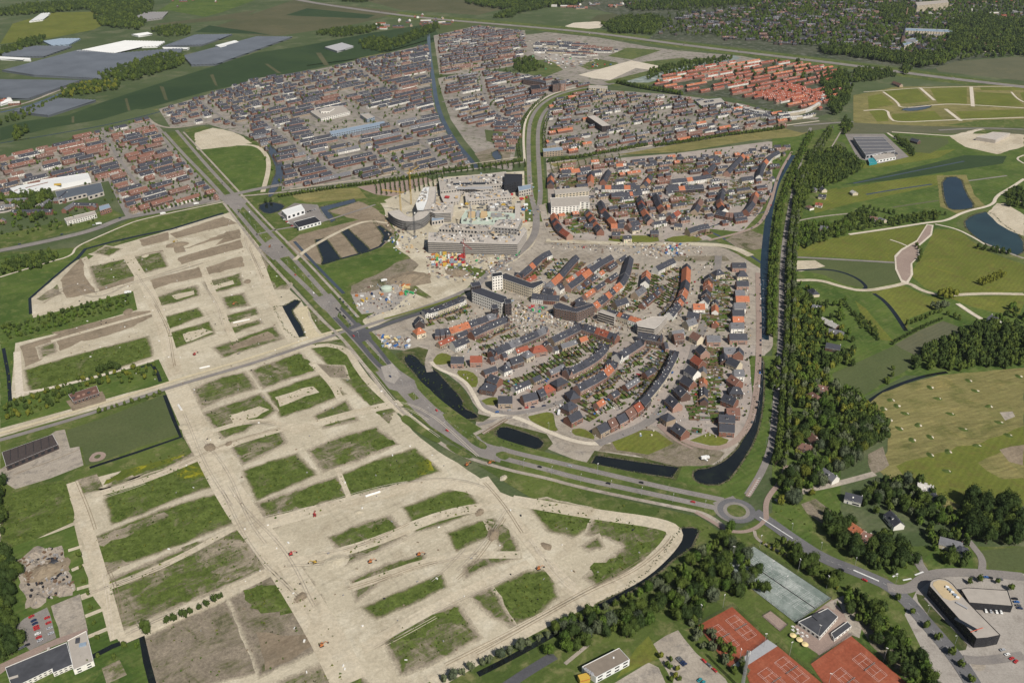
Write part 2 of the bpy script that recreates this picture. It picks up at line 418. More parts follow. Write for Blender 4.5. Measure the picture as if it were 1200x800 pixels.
def strip_pts(P, w):
    L, Rr = [], []
    n = len(P)
    for i in range(n):
        a = P[max(0, i - 1)]; b = P[min(n - 1, i + 1)]
        dx, dy = b[0] - a[0], b[1] - a[1]; l = math.hypot(dx, dy) or 1
        nx, ny = -dy / l * w / 2, dx / l * w / 2
        L.append((P[i][0] + nx, P[i][1] + ny)); Rr.append((P[i][0] - nx, P[i][1] - ny))
    return L, Rr
def strip(name, mat, pts, w, smooth=2, z=None, closed=False, world_pts=None, z_top=None):
    P = world_pts or GP(pts)
    if smooth: P = chaikin(P, smooth, closed)
    if closed: P = P + [P[0]]
    L, Q = strip_pts(P, w); z = lift() if z is None else z
    v = [(p[0], p[1], z) for p in L] + [(p[0], p[1], z) for p in Q]; n = len(L)
    f = [(i, n + i, n + i + 1, i + 1) for i in range(n - 1)]
    me = bpy.data.meshes.new(name); me.from_pydata(v, [], f); me.materials.append(MATS[mat]); me.update()
    o = link(name, me); o['kind'] = 'structure'
    return o
def parcel_sheet(name, mat, pts, out=.05, inn=.30, jit=2.0):
    P = GP(pts); z = lift()
    if sum(P[i][0] * P[(i + 1) % len(P)][1] - P[(i + 1) % len(P)][0] * P[i][1] for i in range(len(P))) < 0: P = P[::-1]
    def ring(k):
        out_ = []
        for i in range(len(P)):
            a, b, c = Vector(P[i - 1]), Vector(P[i]), Vector(P[(i + 1) % len(P)])
            d1, d2 = (b - a).normalized(), (c - b).normalized(); m_ = Vector((d1.y + d2.y, -d1.x - d2.x)); l = m_.length
            m_ = m_ / l if l > .01 else Vector((d1.y, -d1.x)); q = b + m_ * k / max(.6, l / 2); out_.append((q.x, q.y))
        res = []
        for i in range(len(P)):
            a, b = out_[i], out_[(i + 1) % len(P)]; L = math.hypot(P[(i + 1) % len(P)][0] - P[i][0], P[(i + 1) % len(P)][1] - P[i][1]); kk = max(1, int(L / 6))
            res += [(a[0] + (b[0] - a[0]) * j / kk + R.uniform(-jit, jit) * .5, a[1] + (b[1] - a[1]) * j / kk + R.uniform(-jit, jit) * .5) for j in range(kk)]
        return res
    A, B_ = ring(4.5), ring(-1.5); n = len(A)
    v = [(p[0], p[1], z) for p in A + B_]
    f = [(i, (i + 1) % n, n + (i + 1) % n, n + i) for i in range(n)] + [tuple(n + q for q in _up(B_, t)) for t in tessellate_polygon([[Vector((p[0], p[1], 0)) for p in B_]])]
    f = [q if sum(v[q[j]][0] * v[q[(j + 1) % len(q)]][1] - v[q[(j + 1) % len(q)]][0] * v[q[j]][1] for j in range(len(q))) > 0 else q[::-1] for q in f]
    me = bpy.data.meshes.new(name); me.from_pydata(v, [], f); me.materials.append(MATS[mat])
    a = me.attributes.new('growth', 'FLOAT', 'POINT'); a.data.foreach_set('value', [0.0] * n + [1.0] * n); me.update()
    o = link(name, me); o['kind'] = 'structure'; return o
def ring_px(cx, cy, r, n=40):
    g = G(cx, cy); return [(g[0] + r * math.cos(2 * math.pi * i / n), g[1] + r * math.sin(2 * math.pi * i / n)) for i in range(n)]
def wsheet(name, mat, P, z=None):
    z = lift() if z is None else z
    me = bpy.data.meshes.new(name)
    me.from_pydata([(p[0], p[1], z) for p in P], [], [_up(P, t) for t in tessellate_polygon([[Vector((p[0], p[1], 0)) for p in P]])])
    me.materials.append(MATS[mat]); me.update()
    o = link(name, me); o['kind'] = 'structure'; return o
# ------------------------------------------------------------------ the ground
def base_ground():
    # one sheet of farmland to far beyond the horizon
    me = bpy.data.meshes.new('ground')
    S = 26000
    me.from_pydata([(-S, -3000, 0), (S, -3000, 0), (S, 2 * S, 0), (-S, 2 * S, 0)], [], [(0, 1, 2, 3)])
    me.materials.append(MATS['meadow_far']); me.update()
    o = link('ground', me); o['kind'] = 'structure'
base_ground()

# --- far farmland and glasshouse country (top of the picture)
region(0, 13)
sheet('field', 'crop', "0,165 60,150 120,140 150,133 180,125 240,108 330,88 400,74 430,66 470,58 520,50 505,28 440,38 350,55 300,62 250,78 205,92 150,110 120,120 80,135 30,142 0,150")
sheet('field', 'meadow_far', "0,178 60,166 150,150 185,140 200,130 160,128 120,140 60,153 0,165")
sheet('field', 'pale_crop', "250,32 345,0 470,14 420,28 330,42 300,42")
sheet('field', 'crop', "335,18 360,10 440,18 430,22 350,19")
sheet('field', 'pale_crop', "425,0 560,0 600,8 560,18 470,12")
sheet('field', 'meadow_far', "170,28 280,0 340,0 260,28 210,34")
sheet('field', 'crop', "228,38 245,30 300,38 320,42 300,40")
sheet('field', 'olive', "0,52 15,28 60,15 110,14 130,25 110,35 60,45")
sheet('field', 'pale_crop', "172,30 262,18 300,12 285,22 215,28")
sheet('field', 'lush', "160,26 195,12 240,20 262,14 300,0 205,0 190,10")
sheet('field', 'meadow_far', "600,10 640,5 690,2 800,12 760,20 690,26 620,27")
sheet('field', 'pale_crop', "690,25 700,18 760,12 850,12 830,20 760,28")
sheet('sand_lot', 'sand_pale', "662,31 672,27 700,25 710,28 703,33 680,35")
sheet('field', 'greycrop', "1095,78 1120,72 1200,66 1200,95 1100,84")
sheet('field', 'verge', "350,6 430,17 500,25 600,33 700,43 800,57 900,69 1000,82 1100,96 1200,107 1200,100 1100,86 1000,73 900,61 800,49 700,35 600,26 500,18 430,9")
sheet('field', 'pitch', "480,60 505,55 560,40 600,36 615,30 560,26 510,30 520,45")
for s in ("84,137 84,144 87,144 87,136", "146,116 150,130 153,130 149,115", "187,101 193,117 197,118 192,102", "246,88 252,100 255,101 250,87", "310,75 325,86 330,86 314,75", "370,62 380,77 386,77 376,62"):
    sheet('field_track', 'pale_crop', s)
strip('polder_track', 'yard', "0,128 35,120 70,105 100,97", 9)
strip('ditch', 'water_grey', "0,132 40,123 75,108 105,98", 12)
strip('ditch', 'water_black', "0,168 60,158 130,146 200,128 280,103 400,80 470,66", 6)
strip('field_path', 'straw', "0,176 50,167 110,152 160,136 185,128", 10)
strip('field_path', 'straw', "360,77 430,68 470,56 520,42 560,36", 9)
# --- residential ground
region(14, 20)
sheet('estate_ground', 'suburb', "0,185 45,176 95,160 150,146 175,138 188,150 205,170 235,212 262,236 200,247 150,254 128,212 60,225 0,250")
sheet('estate_ground', 'suburb', "186,128 240,112 300,92 370,82 440,66 500,52 503,66 504,100 512,140 540,180 552,196 470,208 380,218 330,224 332,205 318,180 290,160 245,146 200,150")
sheet('estate_ground', 'suburb', "508,42 560,30 615,36 620,60 600,78 560,85 515,88")
sheet('estate_ground', 'suburb', "513,92 560,82 610,86 690,100 650,110 625,122 610,140 600,200 570,195 545,165 528,140 518,110")
sheet('estate_ground', 'suburb', "634,182 640,125 655,110 690,104 800,112 870,122 900,130 960,138 950,145 920,155 870,160 800,170 720,184")
sheet('estate_ground', 'brick_paving', "640,186 700,188 740,184 790,180 830,175 900,166 935,168 930,178 912,205 904,235 898,255 870,275 820,282 770,280 700,282 645,282")
sheet('estate_ground', 'town', "745,100 765,85 800,78 860,68 900,70 960,78 985,85 985,130 960,136 900,128 860,115 790,110")
sheet('town_ground', 'town', "560,0 1200,0 1200,62 1120,72 1090,82 1000,72 900,60 800,48 760,46 780,30 700,12 600,5")
sheet('estate_ground', 'suburb', "612,42 640,38 700,44 760,55 800,60 870,66 900,72 840,90 760,98 700,100 640,90 610,80")
sheet('field', 'meadow', "608,72 640,70 650,74 660,82 640,90 605,84")
sheet('field', 'meadow', "712,66 735,56 775,59 760,64 740,70")
sheet('field', 'meadow', "675,76 700,69 725,74 715,80 690,82")
sheet('field', 'meadow', "750,73 800,68 830,75 800,86 765,84")
sheet('field', 'meadow', "708,96 820,68 860,70 830,84 760,100 720,101")
sheet('sports_ground', 'hardcourt', "728,97 760,88 830,72 860,65 868,68 850,76 800,86 760,97")
sheet('sand_lot', 'sand_pale', "678,88 700,82 740,71 775,78 760,82 745,80 715,94 695,92")
sheet('sand_lot', 'concrete', "622,62 640,58 660,66 690,72 680,77 640,70")
# --- country east of the lake road (right of the picture)
region(35, 60)
sheet('meadow', 'lush', "905,150 1000,145 1200,155 1200,345 1200,440 1120,440 1060,440 1020,462 985,470 985,640 905,600 905,300")
sheet('meadow', 'olive', "950,228 1000,215 1105,204 1110,215 1000,238 955,250")
sheet('meadow', 'lush', "1000,192 1100,178 1150,166 1200,180 1200,170 1200,195 1130,200 1040,212 980,222")
sheet('crop_strip', 'crop', "985,217 1090,192 1130,182 1180,183 1175,192 1120,200 1040,212")
sheet('meadow', 'olive', "985,200 1060,180 1120,175 1100,185 1040,195")
strip('ditch', 'water_grey', "1015,228 1050,222 1092,216", 5)
strip('ditch', 'water_grey', "1000,215 1060,203 1130,189", 4)
strip('farm_track', 'greycrop', "1046,243 1100,235", 5)
strip('farm_track', 'asphalt', "1135,212 1180,206", 5)
sheet('meadow', 'olive', "948,284 995,276 1087,263 1086,270 1075,286 1052,296 1047,307 985,302 930,300 925,288")
sheet('meadow', 'pitch', "928,305 960,304 1048,309 1056,330 1020,338 990,334 965,322 935,316")
sheet('sand_lot', 'sand_road', "930,305 955,305 968,312 940,318 928,318", 1.5)
sheet('meadow', 'olive', "1096,268 1120,270 1150,284 1200,305 1200,342 1108,344 1085,338 1066,322 1078,303 1085,290")
sheet('meadow', 'olive', "1018,340 1058,334 1083,346 1104,350 1095,362 1066,373 1062,388 1046,366 1034,350")
sheet('meadow', 'lush', "980,350 1012,344 1044,368 1060,388 1046,400 1015,378 985,366")
sheet('meadow', 'olive', "1002,352 1015,362 1040,392 1047,400 1030,398 1008,366")
sheet('meadow', 'olive', "1110,348 1200,346 1200,356 1195,368 1165,366 1140,360")
sheet('meadow', 'greycrop', "1048,404 1080,386 1105,376 1132,386 1100,402 1075,418")
sheet('meadow', 'pitch', "975,438 1010,422 1050,404 1074,420 1066,432 1030,452 1005,468 985,462")
strip('ditch', 'water_black', "932,317 962,315 985,318 1005,326 1016,336 1012,339", 5)
strip('ditch', 'water_black', "1024,344 1036,352 1048,366 1062,388", 6)
strip('ditch', 'water_black', "1015,472 1040,456 1060,448 1085,440 1110,436", 5)
sheet('hay_field', 'straw', "1016,474 1035,460 1060,450 1100,440 1140,436 1200,431 1200,592 1128,592 1112,600 1085,572 1040,560 1028,548 1040,528 1042,508 1032,488", 1.0)
sheet('hay_field_edge', 'olive', "1050,545 1100,530 1160,515 1200,500 1200,592 1128,594 1085,572 1060,560", 2.0)
sheet('bare_patch', 'straw', "1148,543 1165,532 1200,524 1200,560 1175,560 1155,552", 2.0)
sheet('bare_patch', 'soil', "1172,528 1200,520 1200,545 1185,542", 2.0)
sheet('bare_patch', 'weeds_dry', "1018,532 1035,524 1042,545 1022,555", 2.0)
sheet('bare_patch', 'yard', "1172,483 1186,482 1190,488 1178,493", 1.0)
# the lake
sheet('lake_shore', 'straw', "1098,206 1132,205 1142,228 1155,242 1125,252 1102,242", 1.0)
sheet('lake', 'water_blue', "1103,208 1126,207 1132,226 1144,243 1130,246 1112,246 1106,235", smooth=1)
sheet('lake_shore', 'meadow', "1120,262 1130,250 1165,243 1182,262 1200,274 1200,310 1160,296 1135,280")
sheet('lake', 'water_teal', "1127,262 1138,252 1160,247 1176,264 1200,278 1200,302 1168,292 1144,280", smooth=1)
sheet('sand_lot', 'sand_road', "1158,250 1168,238 1182,240 1200,252 1200,277 1182,270 1170,262", 1.5)
# the new plots by the town edge
sheet('plot_ground', 'straw', "1000,112 1050,102 1200,100 1200,150 1080,148 1000,148")
for s in ("1017,113 1033,110 1048,123 1018,128", "1034,106 1074,103 1090,119 1056,122", "1090,104 1133,102 1133,122 1099,121", "1143,108 1184,110 1194,119 1200,124 1143,125",
          "1045,134 1095,130 1106,141 1080,144 1052,143 1046,139", "1120,131 1200,128 1200,136 1128,141", "1018,130 1040,129 1041,142 1028,143", "1148,102 1200,102 1200,106 1150,106", "1195,109 1200,108 1200,119"):
    sheet('mown_plot', 'olive', s)
sheet('pond', 'water_grey', "1052,129 1075,124 1092,123 1090,127 1070,131", smooth=1)
sheet('road_bed', 'greycrop', "985,143 1040,146 1110,149 1200,153 1200,158 1110,157 1040,156 985,157")
sheet('meadow', 'verge', "1108,147 1150,141 1200,140 1200,150 1150,149")
sheet('sand_lot', 'sand_road', "1112,160 1135,154 1150,150 1165,156 1200,158 1200,172 1168,181 1130,172 1118,164", 2.0)
sheet('meadow', 'verge', "1140,157 1145,152 1175,153 1165,157")
sheet('works_yard', 'asphalt', "990,157 1036,157 1065,184 1030,192 1005,186")
sheet('meadow', 'pitch', "1048,159 1110,162 1112,168 1090,180 1070,178")
sheet('meadow', 'pitch', "968,185 980,165 990,168 995,182 965,190")
# --- great sand fill (left and bottom)
region(5, 200)
sheet('meadow', 'verge', "0,296 90,290 150,258 268,232 300,285 268,252 102,299 88,304 36,350 38,372 0,382")
sheet('meadow', 'verge', "0,275 60,262 130,245 145,252 100,268 0,292")
sheet('building_sand', 'sand', "102,298 268,249 285,262 312,300 340,340 352,352 380,385 400,398 430,448 462,482 500,520 548,550 580,574 640,594 720,606 775,612 800,616 800,625 783,650 760,672 735,690 700,705 655,728 600,752 555,774 520,797 490,830 300,900 100,900 0,830 -60,700 -60,560 0,520 0,400 38,372 36,350 88,304", 1.2, 14)
sheet('meadow', 'lush', "0,382 38,372 36,352 88,305 60,330 110,300 85,292 0,300")
sheet('scrub_strip', 'lush', "0,378 40,372 156,341 161,363 60,392 18,402 12,470 0,478")
sheet('sand_lot', 'sand', "38,370 36,350 88,306 102,300 116,342 60,362", 1.5)
sheet('patch', 'weeds_thin', "42,350 68,333 72,345 50,352", 2)
sheet('patch', 'soil', "70,328 96,302 100,322 112,342 76,350", 2)
WEEDS = []
def inside(P, x, y):
    c = False; j = len(P) - 1
    for i in range(len(P)):
        a, b = P[i], P[j]
        if (a[1] > y) != (b[1] > y) and x < (b[0] - a[0]) * (y - a[1]) / (b[1] - a[1]) + a[0]: c = not c
        j = i
    return c
def parcel(m, s):
    if m.startswith('weeds') or m == 'yellow_weeds':
        P = PTS(s); cx = sum(p[0] for p in P) / len(P); cy = sum(p[1] for p in P) / len(P)
        C_ = G(cx, cy); onto = any(inside(Q, C_[0], C_[1]) for Q, _m in WEEDS)
        (sheet('parcel', m, s, 3.0, 5) if m == 'yellow_weeds' or onto else parcel_sheet('parcel', m, s)); WEEDS.append((GP(s), m))
    else: sheet('parcel', m, s, 1.6, 8)
for m, s in [('soil', "107,312 190,293 195,302 112,325"), ('weeds_half', "106,313 150,303 188,296 195,312 150,326 116,337"), ('soil', "116,337 155,325 158,332 118,343"),
             ('soil', "163,281 196,272 199,281 167,289"), ('soil', "200,274 262,254 272,258 277,262 206,279"), ('soil', "208,294 218,291 266,272 282,268 282,279 252,288 262,279 222,290"),
             ('soil', "202,288 212,284 218,295 206,297"), ('soil', "208,302 281,281 285,290 212,310"), ('soil', "236,315 284,300 286,312 243,322"), ('soil', "176,328 234,313 237,325 200,332 179,340"),
             ('weeds_half', "112,296 124,289 140,292 128,299"), ('weeds_half', "241,331 262,326 280,321 283,334 266,339 248,343"), ('sand_road', "247,335 272,328 276,332 252,339"),
             ('weeds_half', "183,349 205,341 229,335 232,346 206,354 188,358"), ('sand_road', "202,346 226,341 229,345 206,351"), ('weeds_half', "262,349 284,344 290,358 268,361"),
             ('weeds_thick', "189,373 230,362 236,370 194,386"), ('weeds_thick', "195,392 243,378 250,391 200,409"), ('sand_road', "214,392 238,384 249,389 218,401"),
             ('weeds_half', "260,372 299,361 302,368 266,379"), ('weeds_half', "266,386 303,375 306,379 270,391"), ('sand_road', "272,377 300,369 304,373 275,383"),
             ('weeds_half', "252,407 320,383 330,397 262,418"), ('soil', "268,405 315,388 322,396 272,411"),
             ('weeds_thin', "297,297 314,292 342,329 336,338 313,339"), ('weeds_thick', "312,300 330,312 342,330 326,338 316,326"),
             ('soil', "24,405 96,384 98,398 30,430"), ('weeds_thin', "46,407 62,402 66,412 50,418"), ('weeds_thick', "31,434 80,419 172,395 177,417 110,440 38,460"),
             ('soil', "60,390 158,366 196,362 150,385 100,400"),
             ('weeds_half', "125,576 135,560 160,560 213,513 225,533 180,553 122,573 90,578 86,562"), ('yellow_weeds', "120,567 180,520 212,514 224,531 180,550 140,562"),
             ('weeds_thick', "125,578 180,555 234,540 250,569 205,583 170,600 134,611"), ('yellow_weeds', "205,550 234,540 239,556 214,562"),
             ('weeds_thick', "110,632 190,598 260,578 273,611 200,640 122,668"), ('weeds_thin', "112,630 190,600 195,606 118,640"), ('weeds_thin', "118,660 145,655 150,662 124,672"),
             ('weeds_half', "125,682 200,650 280,620 318,662 240,695 140,737"), ('weeds_thin', "215,640 282,622 318,664 262,682"),
             ('weeds_dry', "172,750 215,728 262,708 285,745 300,785 240,800 182,810"), ('weeds_dry', "274,702 330,668 352,668 375,702 392,748 345,770 308,788"),
             ('weeds_thick', "282,690 312,684 334,690 372,712 330,720 296,714"), ('soil', "300,742 392,746 350,766 312,786"), ('weeds_half', "330,800 402,770 426,802 400,830 310,830"),
             # fan of parcels right of the long sand road
             ('weeds_half', "228,456 262,442 286,437 299,455 262,466 238,477"), ('weeds_half', "296,434 350,414 370,433 330,446 310,454"), ('weeds_thick', "334,421 350,414 370,433 344,441"),
             ('weeds_thick', "316,460 375,440 402,462 362,477 331,487"), ('sand_road', "322,466 352,455 369,452 374,459 358,465 327,476"),
             ('weeds_half', "241,484 304,462 322,481 285,505 262,512"), ('sand_road', "268,487 303,476 316,480 300,488 274,499"),
             ('weeds_half', "370,487 405,471 418,492 381,500"), ('weeds_half', "270,519 326,503 333,519 286,542"), ('weeds_half', "363,528 400,512 440,502 463,520 420,538 380,551"),
             ('weeds_thick', "432,520 446,510 463,520 444,528"), ('weeds_thick', "288,552 346,533 368,556 302,584"), ('weeds_thick', "398,558 450,537 485,527 511,551 470,568 415,585"),
             ('yellow_weeds', "488,540 502,538 508,550 492,556"), ('weeds_half', "303,590 350,575 394,560 408,587 360,604 320,617"), ('weeds_thick', "340,582 394,561 402,577 350,598"),
             ('weeds_thick', "476,595 520,578 545,572 560,596 520,612 490,620"), ('weeds_half', "388,630 430,612 456,606 472,627 440,644 408,658"), ('weeds_thick', "428,622 456,607 470,625 440,640"),
             ('weeds_half', "414,680 455,662 494,652 496,661 446,679 420,700"), ('weeds_thick', "428,712 480,690 516,675 518,688 480,706 442,723"),
             ('weeds_thick', "527,625 560,613 577,610 586,622 560,631 536,643"), ('weeds_half', "570,612 590,618 604,640 606,652 572,662 548,674 545,664 585,648 590,640"), ('weeds_half', "577,611 592,617 598,632 588,628"),
             ('weeds_thick', "575,692 615,672 641,670 649,699 625,720 600,732"), ('weeds_half', "556,700 575,690 600,730 580,722"), ('weeds_half', "450,742 500,722 535,711 559,746 520,768 472,788"),
             ('weeds_thick', "450,748 500,725 535,712 540,722 480,748"), ('weeds_thick', "618,588 640,586 690,598 698,614 670,627 645,620"), ('weeds_half', "700,603 745,609 782,618 784,630 745,664 700,685 690,676 706,664 735,640 712,628 690,625"),
             ('weeds_thick', "712,604 748,612 752,626 720,622"), ('weeds_thick', "735,648 748,634 764,636 750,656"), ('weeds_thick', "690,664 730,650 735,660 700,682"), ('weeds_half', "685,640 700,630 704,640 690,643"),
             ('weeds_thick', "364,404 400,398 430,448 460,482 446,480 430,468 398,440"), ('weeds_half', "430,452 462,482 455,496 430,470"), ('weeds_dry', "374,428 400,430 405,442 385,440")]:
    parcel(m, s)
sheet('pond', 'water_black', "320,360 334,358 346,351 353,353 343,364 352,380 358,394 346,396 334,386", 1.0)
sheet('pond_shore', 'sand_yellow', "343,364 350,360 364,358 360,366 370,388 376,394 360,396 354,378", 1.0)
sheet('patch', 'weeds_half', "361,360 368,359 380,374 388,388 376,391 368,378", 1.5)
# sand roads: worn pale bands on the fill
for s, w in [("112,344 158,330 235,308 290,292", 7), ("205,450 228,500 275,590 330,660 380,740 410,800", 26), ("150,300 175,340 190,380 207,440", 16), ("285,265 300,300 318,350 345,400", 16),
             ("236,310 262,372 275,400", 9), ("60,400 130,380 185,365", 7), ("85,565 108,640 125,700 138,748", 11), ("95,700 190,665 290,610", 7), ("140,750 230,712 320,668", 12), ("110,580 180,560 270,520 340,500", 9),
             ("290,620 400,590 520,560 600,590", 16), ("340,660 430,640 520,600 600,590", 12), ("565,560 610,620 665,690 700,705", 13), ("505,800 600,745 690,700 745,676 780,645 795,622 770,612 700,603 600,586", 15), ("300,424 400,396 430,450 500,505", 9), ("340,505 430,480 480,470", 14), ("408,690 520,650 610,650", 9), ("425,760 520,705 620,660", 10), ("395,548 412,590", 5), ("365,425 390,450 400,470", 8), ("226,512 300,490 345,500", 8)]:
    strip('sand_road', 'sand_road', s, w)
strip('sand_road', 'sand_pale', "18,458 28,462 120,440 180,422", 6)
strip('sand_road', 'sand_pale', "20,412 22,450 24,465", 8)
# south-west corner plots
region(66, 26)
sheet('scrub_strip', 'lush', "0,470 22,466 60,455 120,437 150,430 186,421 199,448 150,460 80,480 0,502")
strip('ditch', 'water_black', "4,408 10,440 12,470", 4, smooth=0)
strip('ditch', 'water_black', "165,430 178,427 184,436 188,447", 4, smooth=0)
sheet('ruin_yard', 'soil', "78,470 120,458 124,470 85,482", 1)
sheet('meadow', 'verge', "0,512 40,500 200,455 215,512 225,530 110,560 95,580 20,585 0,580")
sheet('sports_field', 'pitch', "78,504 120,490 192,462 209,509 160,525 115,542 100,545 96,524 82,526")
sheet('dirt_ring', 'pink_paving', "104,537 110,530 120,529 125,532 122,538 112,541 105,541", smooth=1)
sheet('sports_field', 'pitch', "110,535 115,532 119,533 116,537 111,537", smooth=1)
strip('ditch', 'water_black', "193,463 203,490 212,512 160,530 105,548", 4, smooth=0)
sheet('yard', 'yard', "0,550 65,505 76,503 82,525 93,523 98,545 60,560 18,573 0,562")
strip('yard_fence_line', 'soil', "16,556 60,540 94,526", 1.0, smooth=0)
sheet('field', 'weeds_thick', "0,582 76,561 88,611 40,632 8,646 0,640", 1.5)
sheet('field', 'lush', "0,646 88,615 105,690 138,750 165,745 178,800 175,860 -20,860 -20,640", 1.0)
sheet('rubble_yard', 'rubble', "18,658 40,648 72,640 80,668 88,690 52,702 32,712 26,690", 1.5, 5)
sheet('car_park', 'asphalt', "14,738 28,724 56,711 66,747 34,762", 0.5)
sheet('sand_lot', 'yard', "60,710 94,696 100,716 101,738 70,750", 1.5)
sheet('yard_path', 'pink_paving', "0,778 30,764 66,748 102,736 103,742 60,758 8,784 0,790")
for s in ("80,645 96,640", "84,668 103,660", "90,690 108,685", "100,722 120,714", "103,746 127,736"):
    strip('sand_path', 'sand_road', s, 4)
strip('ditch', 'water_black', "103,772 132,757 166,745 172,775 180,805", 5, smooth=0)
sheet('patch', 'weeds_thin', "120,783 142,772 150,790 125,800", 1)
sheet('patch', 'weeds_thin', "88,562 112,556 120,570 90,580", 1)
# --- the excavation between the avenue and the centre
region(30, 34)
sheet('meadow', 'verge', "215,152 238,148 300,165 325,190 330,226 360,225 440,210 500,205 480,260 490,300 440,345 415,385 395,350 350,300 290,238 250,190")
sheet('meadow', 'lush', "228,172 262,168 300,170 312,190 306,225 285,228 262,205 240,180")
sheet('sand_lot', 'sand_road', "228,156 250,150 275,155 296,168 270,172 230,176", 2.0)
strip('sand_path', 'sand_road', "276,170 300,170 312,180 316,195 308,225", 9)
sheet('canal', 'water_grey', "304,166 312,165 326,178 332,192 334,205 328,218 318,232 313,230 318,214 324,200 318,184", smooth=1, z=.3)
sheet('orchard_ground', 'straw', "340,226 380,222 420,220 430,232 360,238 345,232")
sheet('orchard_ground', 'pink_paving', "418,219 500,208 512,214 500,230 470,232 440,228")
sheet('pond', 'water_black', "300,242 315,236 335,240 330,247 312,252", smooth=1)
sheet('pond', 'water_grey', "374,243 415,233 418,237 385,246 394,258 388,261 378,250", smooth=0)
sheet('excavated_soil', 'soil', "384,248 420,236 440,244 455,258 462,270 458,280 448,290 430,294 376,310 345,300 335,285 350,275 420,258", 2.0)
sheet('pit_water', 'water_black', "369,281 382,279 400,303 376,310 378,305")
sheet('pit_water', 'water_black', "399,271 408,268 434,292 430,295 420,297", 0.5)
sheet('pit_water', 'water_black', "437,258 442,262 460,274 452,284 447,284 449,276 440,264", 0.5)
strip('pit_drain', 'water_black', "377,310 400,303 430,295 445,289 457,277", 5, smooth=0)
sheet('spoil', 'soil', "431,249 444,250 452,262 440,266 428,258", 1.0)
sheet('meadow', 'lush', "375,312 430,300 465,288 488,294 470,304 445,318 410,332 402,344 385,330", 1.5)
strip('ditch', 'water_grey', "345,283 360,300 384,325 403,344", 5)
sheet('site_ground', 'weeds_dry', "410,335 445,320 470,305 490,300 500,330 480,345 460,350 430,358 412,352", 2.0)
sheet('site_ground', 'sand', "425,362 440,348 468,333 490,312 500,285 470,255 450,235 500,215 515,208 620,200 640,240 640,275 620,300 600,310 560,325 540,345 500,358 445,380 425,390", 1.0)
sheet('site_ground', 'sand', "446,238 500,236 508,300 496,314 478,300 462,290 468,276 456,260", 1.5)
sheet('patch', 'weeds_half', "462,335 482,330 505,348 500,350 482,342", 1.5)
sheet('patch', 'weeds_thick', "520,312 545,310 575,318 570,328 545,322", 1.5)
sheet('patch', 'soil', "462,330 478,318 505,322 506,332 480,336", 2.0)
sheet('lot', 'asphalt', "325,250 345,238 372,240 385,258 352,270 338,262")
sheet('site_yard', 'concrete', "412,345 440,340 470,330 480,345 460,362 430,374 418,362", 1.0)
sheet('patch', 'weeds_thick', "404,352 412,352 422,368 440,366 424,376 412,372", 1.0)
# --- the new quarter in the middle: pavings, ponds and banks
region(66, 36)
sheet('quarter_ground', 'yard', "425,392 500,366 545,345 585,315 604,305 625,288 640,240 655,280 820,284 852,292 890,312 905,330 906,405 893,420 888,490 870,520 852,540 790,560 690,545 640,525 600,540 556,505 560,480 540,450 505,424 470,410 446,408", 1.0)
sheet('quarter_ground', 'brick_paving', "560,400 640,395 710,400 780,400 830,395 885,400 884,470 872,505 852,524 818,522 790,506 760,497 715,512 680,500 610,484 575,485 560,470 575,450 560,440 540,420")
sheet('pond_bank', 'bank', "464,414 490,406 502,410 498,420 508,432 540,452 552,470 556,484 575,488 566,494 530,494 512,480 490,458 474,432", 0.8, smooth=0)
sheet('pond', 'water_black', "472,419 480,414 490,419 496,428 510,432 524,448 543,468 543,478 558,484 562,490 543,492 522,486 505,470 488,440 476,428", smooth=1)
sheet('pond_bank', 'bank', "572,505 586,494 640,508 648,520 636,532 600,526 575,516", 0.8)
sheet('pond', 'water_black', "579,507 588,498 612,505 640,516 632,528 608,524 585,515", smooth=1)
sheet('pond_bank', 'bank', "684,546 697,528 745,535 805,544 800,568 730,560 690,552", 0.8)
sheet('pond', 'water_black', "692,543 698,533 750,541 796,547 788,560 740,553", smooth=0)
sheet('canal_bank', 'lush', "878,417 906,417 912,480 900,530 880,572 860,598 820,585 780,575 690,560 640,545 660,535 700,552 790,570 800,545 840,545 868,520 884,490", 0.5)
sheet('canal', 'water_black', "889,418 895,419 896,450 894,482 886,515 868,545 850,568 822,568 811,560 813,550 832,548 852,538 868,520 880,492 887,455", smooth=1)
sheet('meadow', 'weeds_dry', "715,515 740,505 760,502 792,514 850,530 835,545 792,546 745,534 700,528", 1)
sheet('meadow', 'olive', "715,512 745,504 768,504 790,520 760,532 722,528", 1)
sheet('meadow', 'olive', "808,516 830,507 854,515 850,522 832,522")
for s in ("506,424 514,413 528,415 530,422 528,426 512,428", "615,489 630,485 645,482 654,490 656,506 640,503", "667,504 682,501 697,510 695,516 680,514", "561,470 575,465 584,466 583,475 566,474", "532,434 552,434 562,445 556,456 545,448", "715,276 770,276 780,284 712,284", "780,278 815,275 826,283 785,285"):
    sheet('grass_plot', 'olive', s, 0.5, smooth=1)
sheet('meadow', 'verge', "830,268 870,272 890,250 905,225 930,180 955,160 975,150 985,180 960,230 930,260 925,290 922,420 906,416 905,330 893,316 852,290 826,275")
strip('ditch', 'water_grey', "824,268 850,280 880,300 898,312", 5)
strip('ditch', 'water_grey', "824,268 860,258 905,246", 3)
sheet('allotment', 'weeds_dry', "850,281 876,268 900,278 898,290 880,294 862,289", 1)
strip('canal', 'water_blue', "929,182 918,200 910,214 903,240 898,275 895,312 896,345 896,398", 11)
sheet('meadow', 'weeds_dry', "786,300 850,300 856,306 790,306")
sheet('meadow', 'straw', "650,196 720,182 800,178 880,165 935,160 960,150 955,146 900,152 800,168 720,182 645,192")
sheet('meadow', 'weeds_dry', "640,200 690,185 720,183 722,190 645,204")
sheet('meadow', 'greycrop', "880,135 975,142 970,150 940,156 900,146")
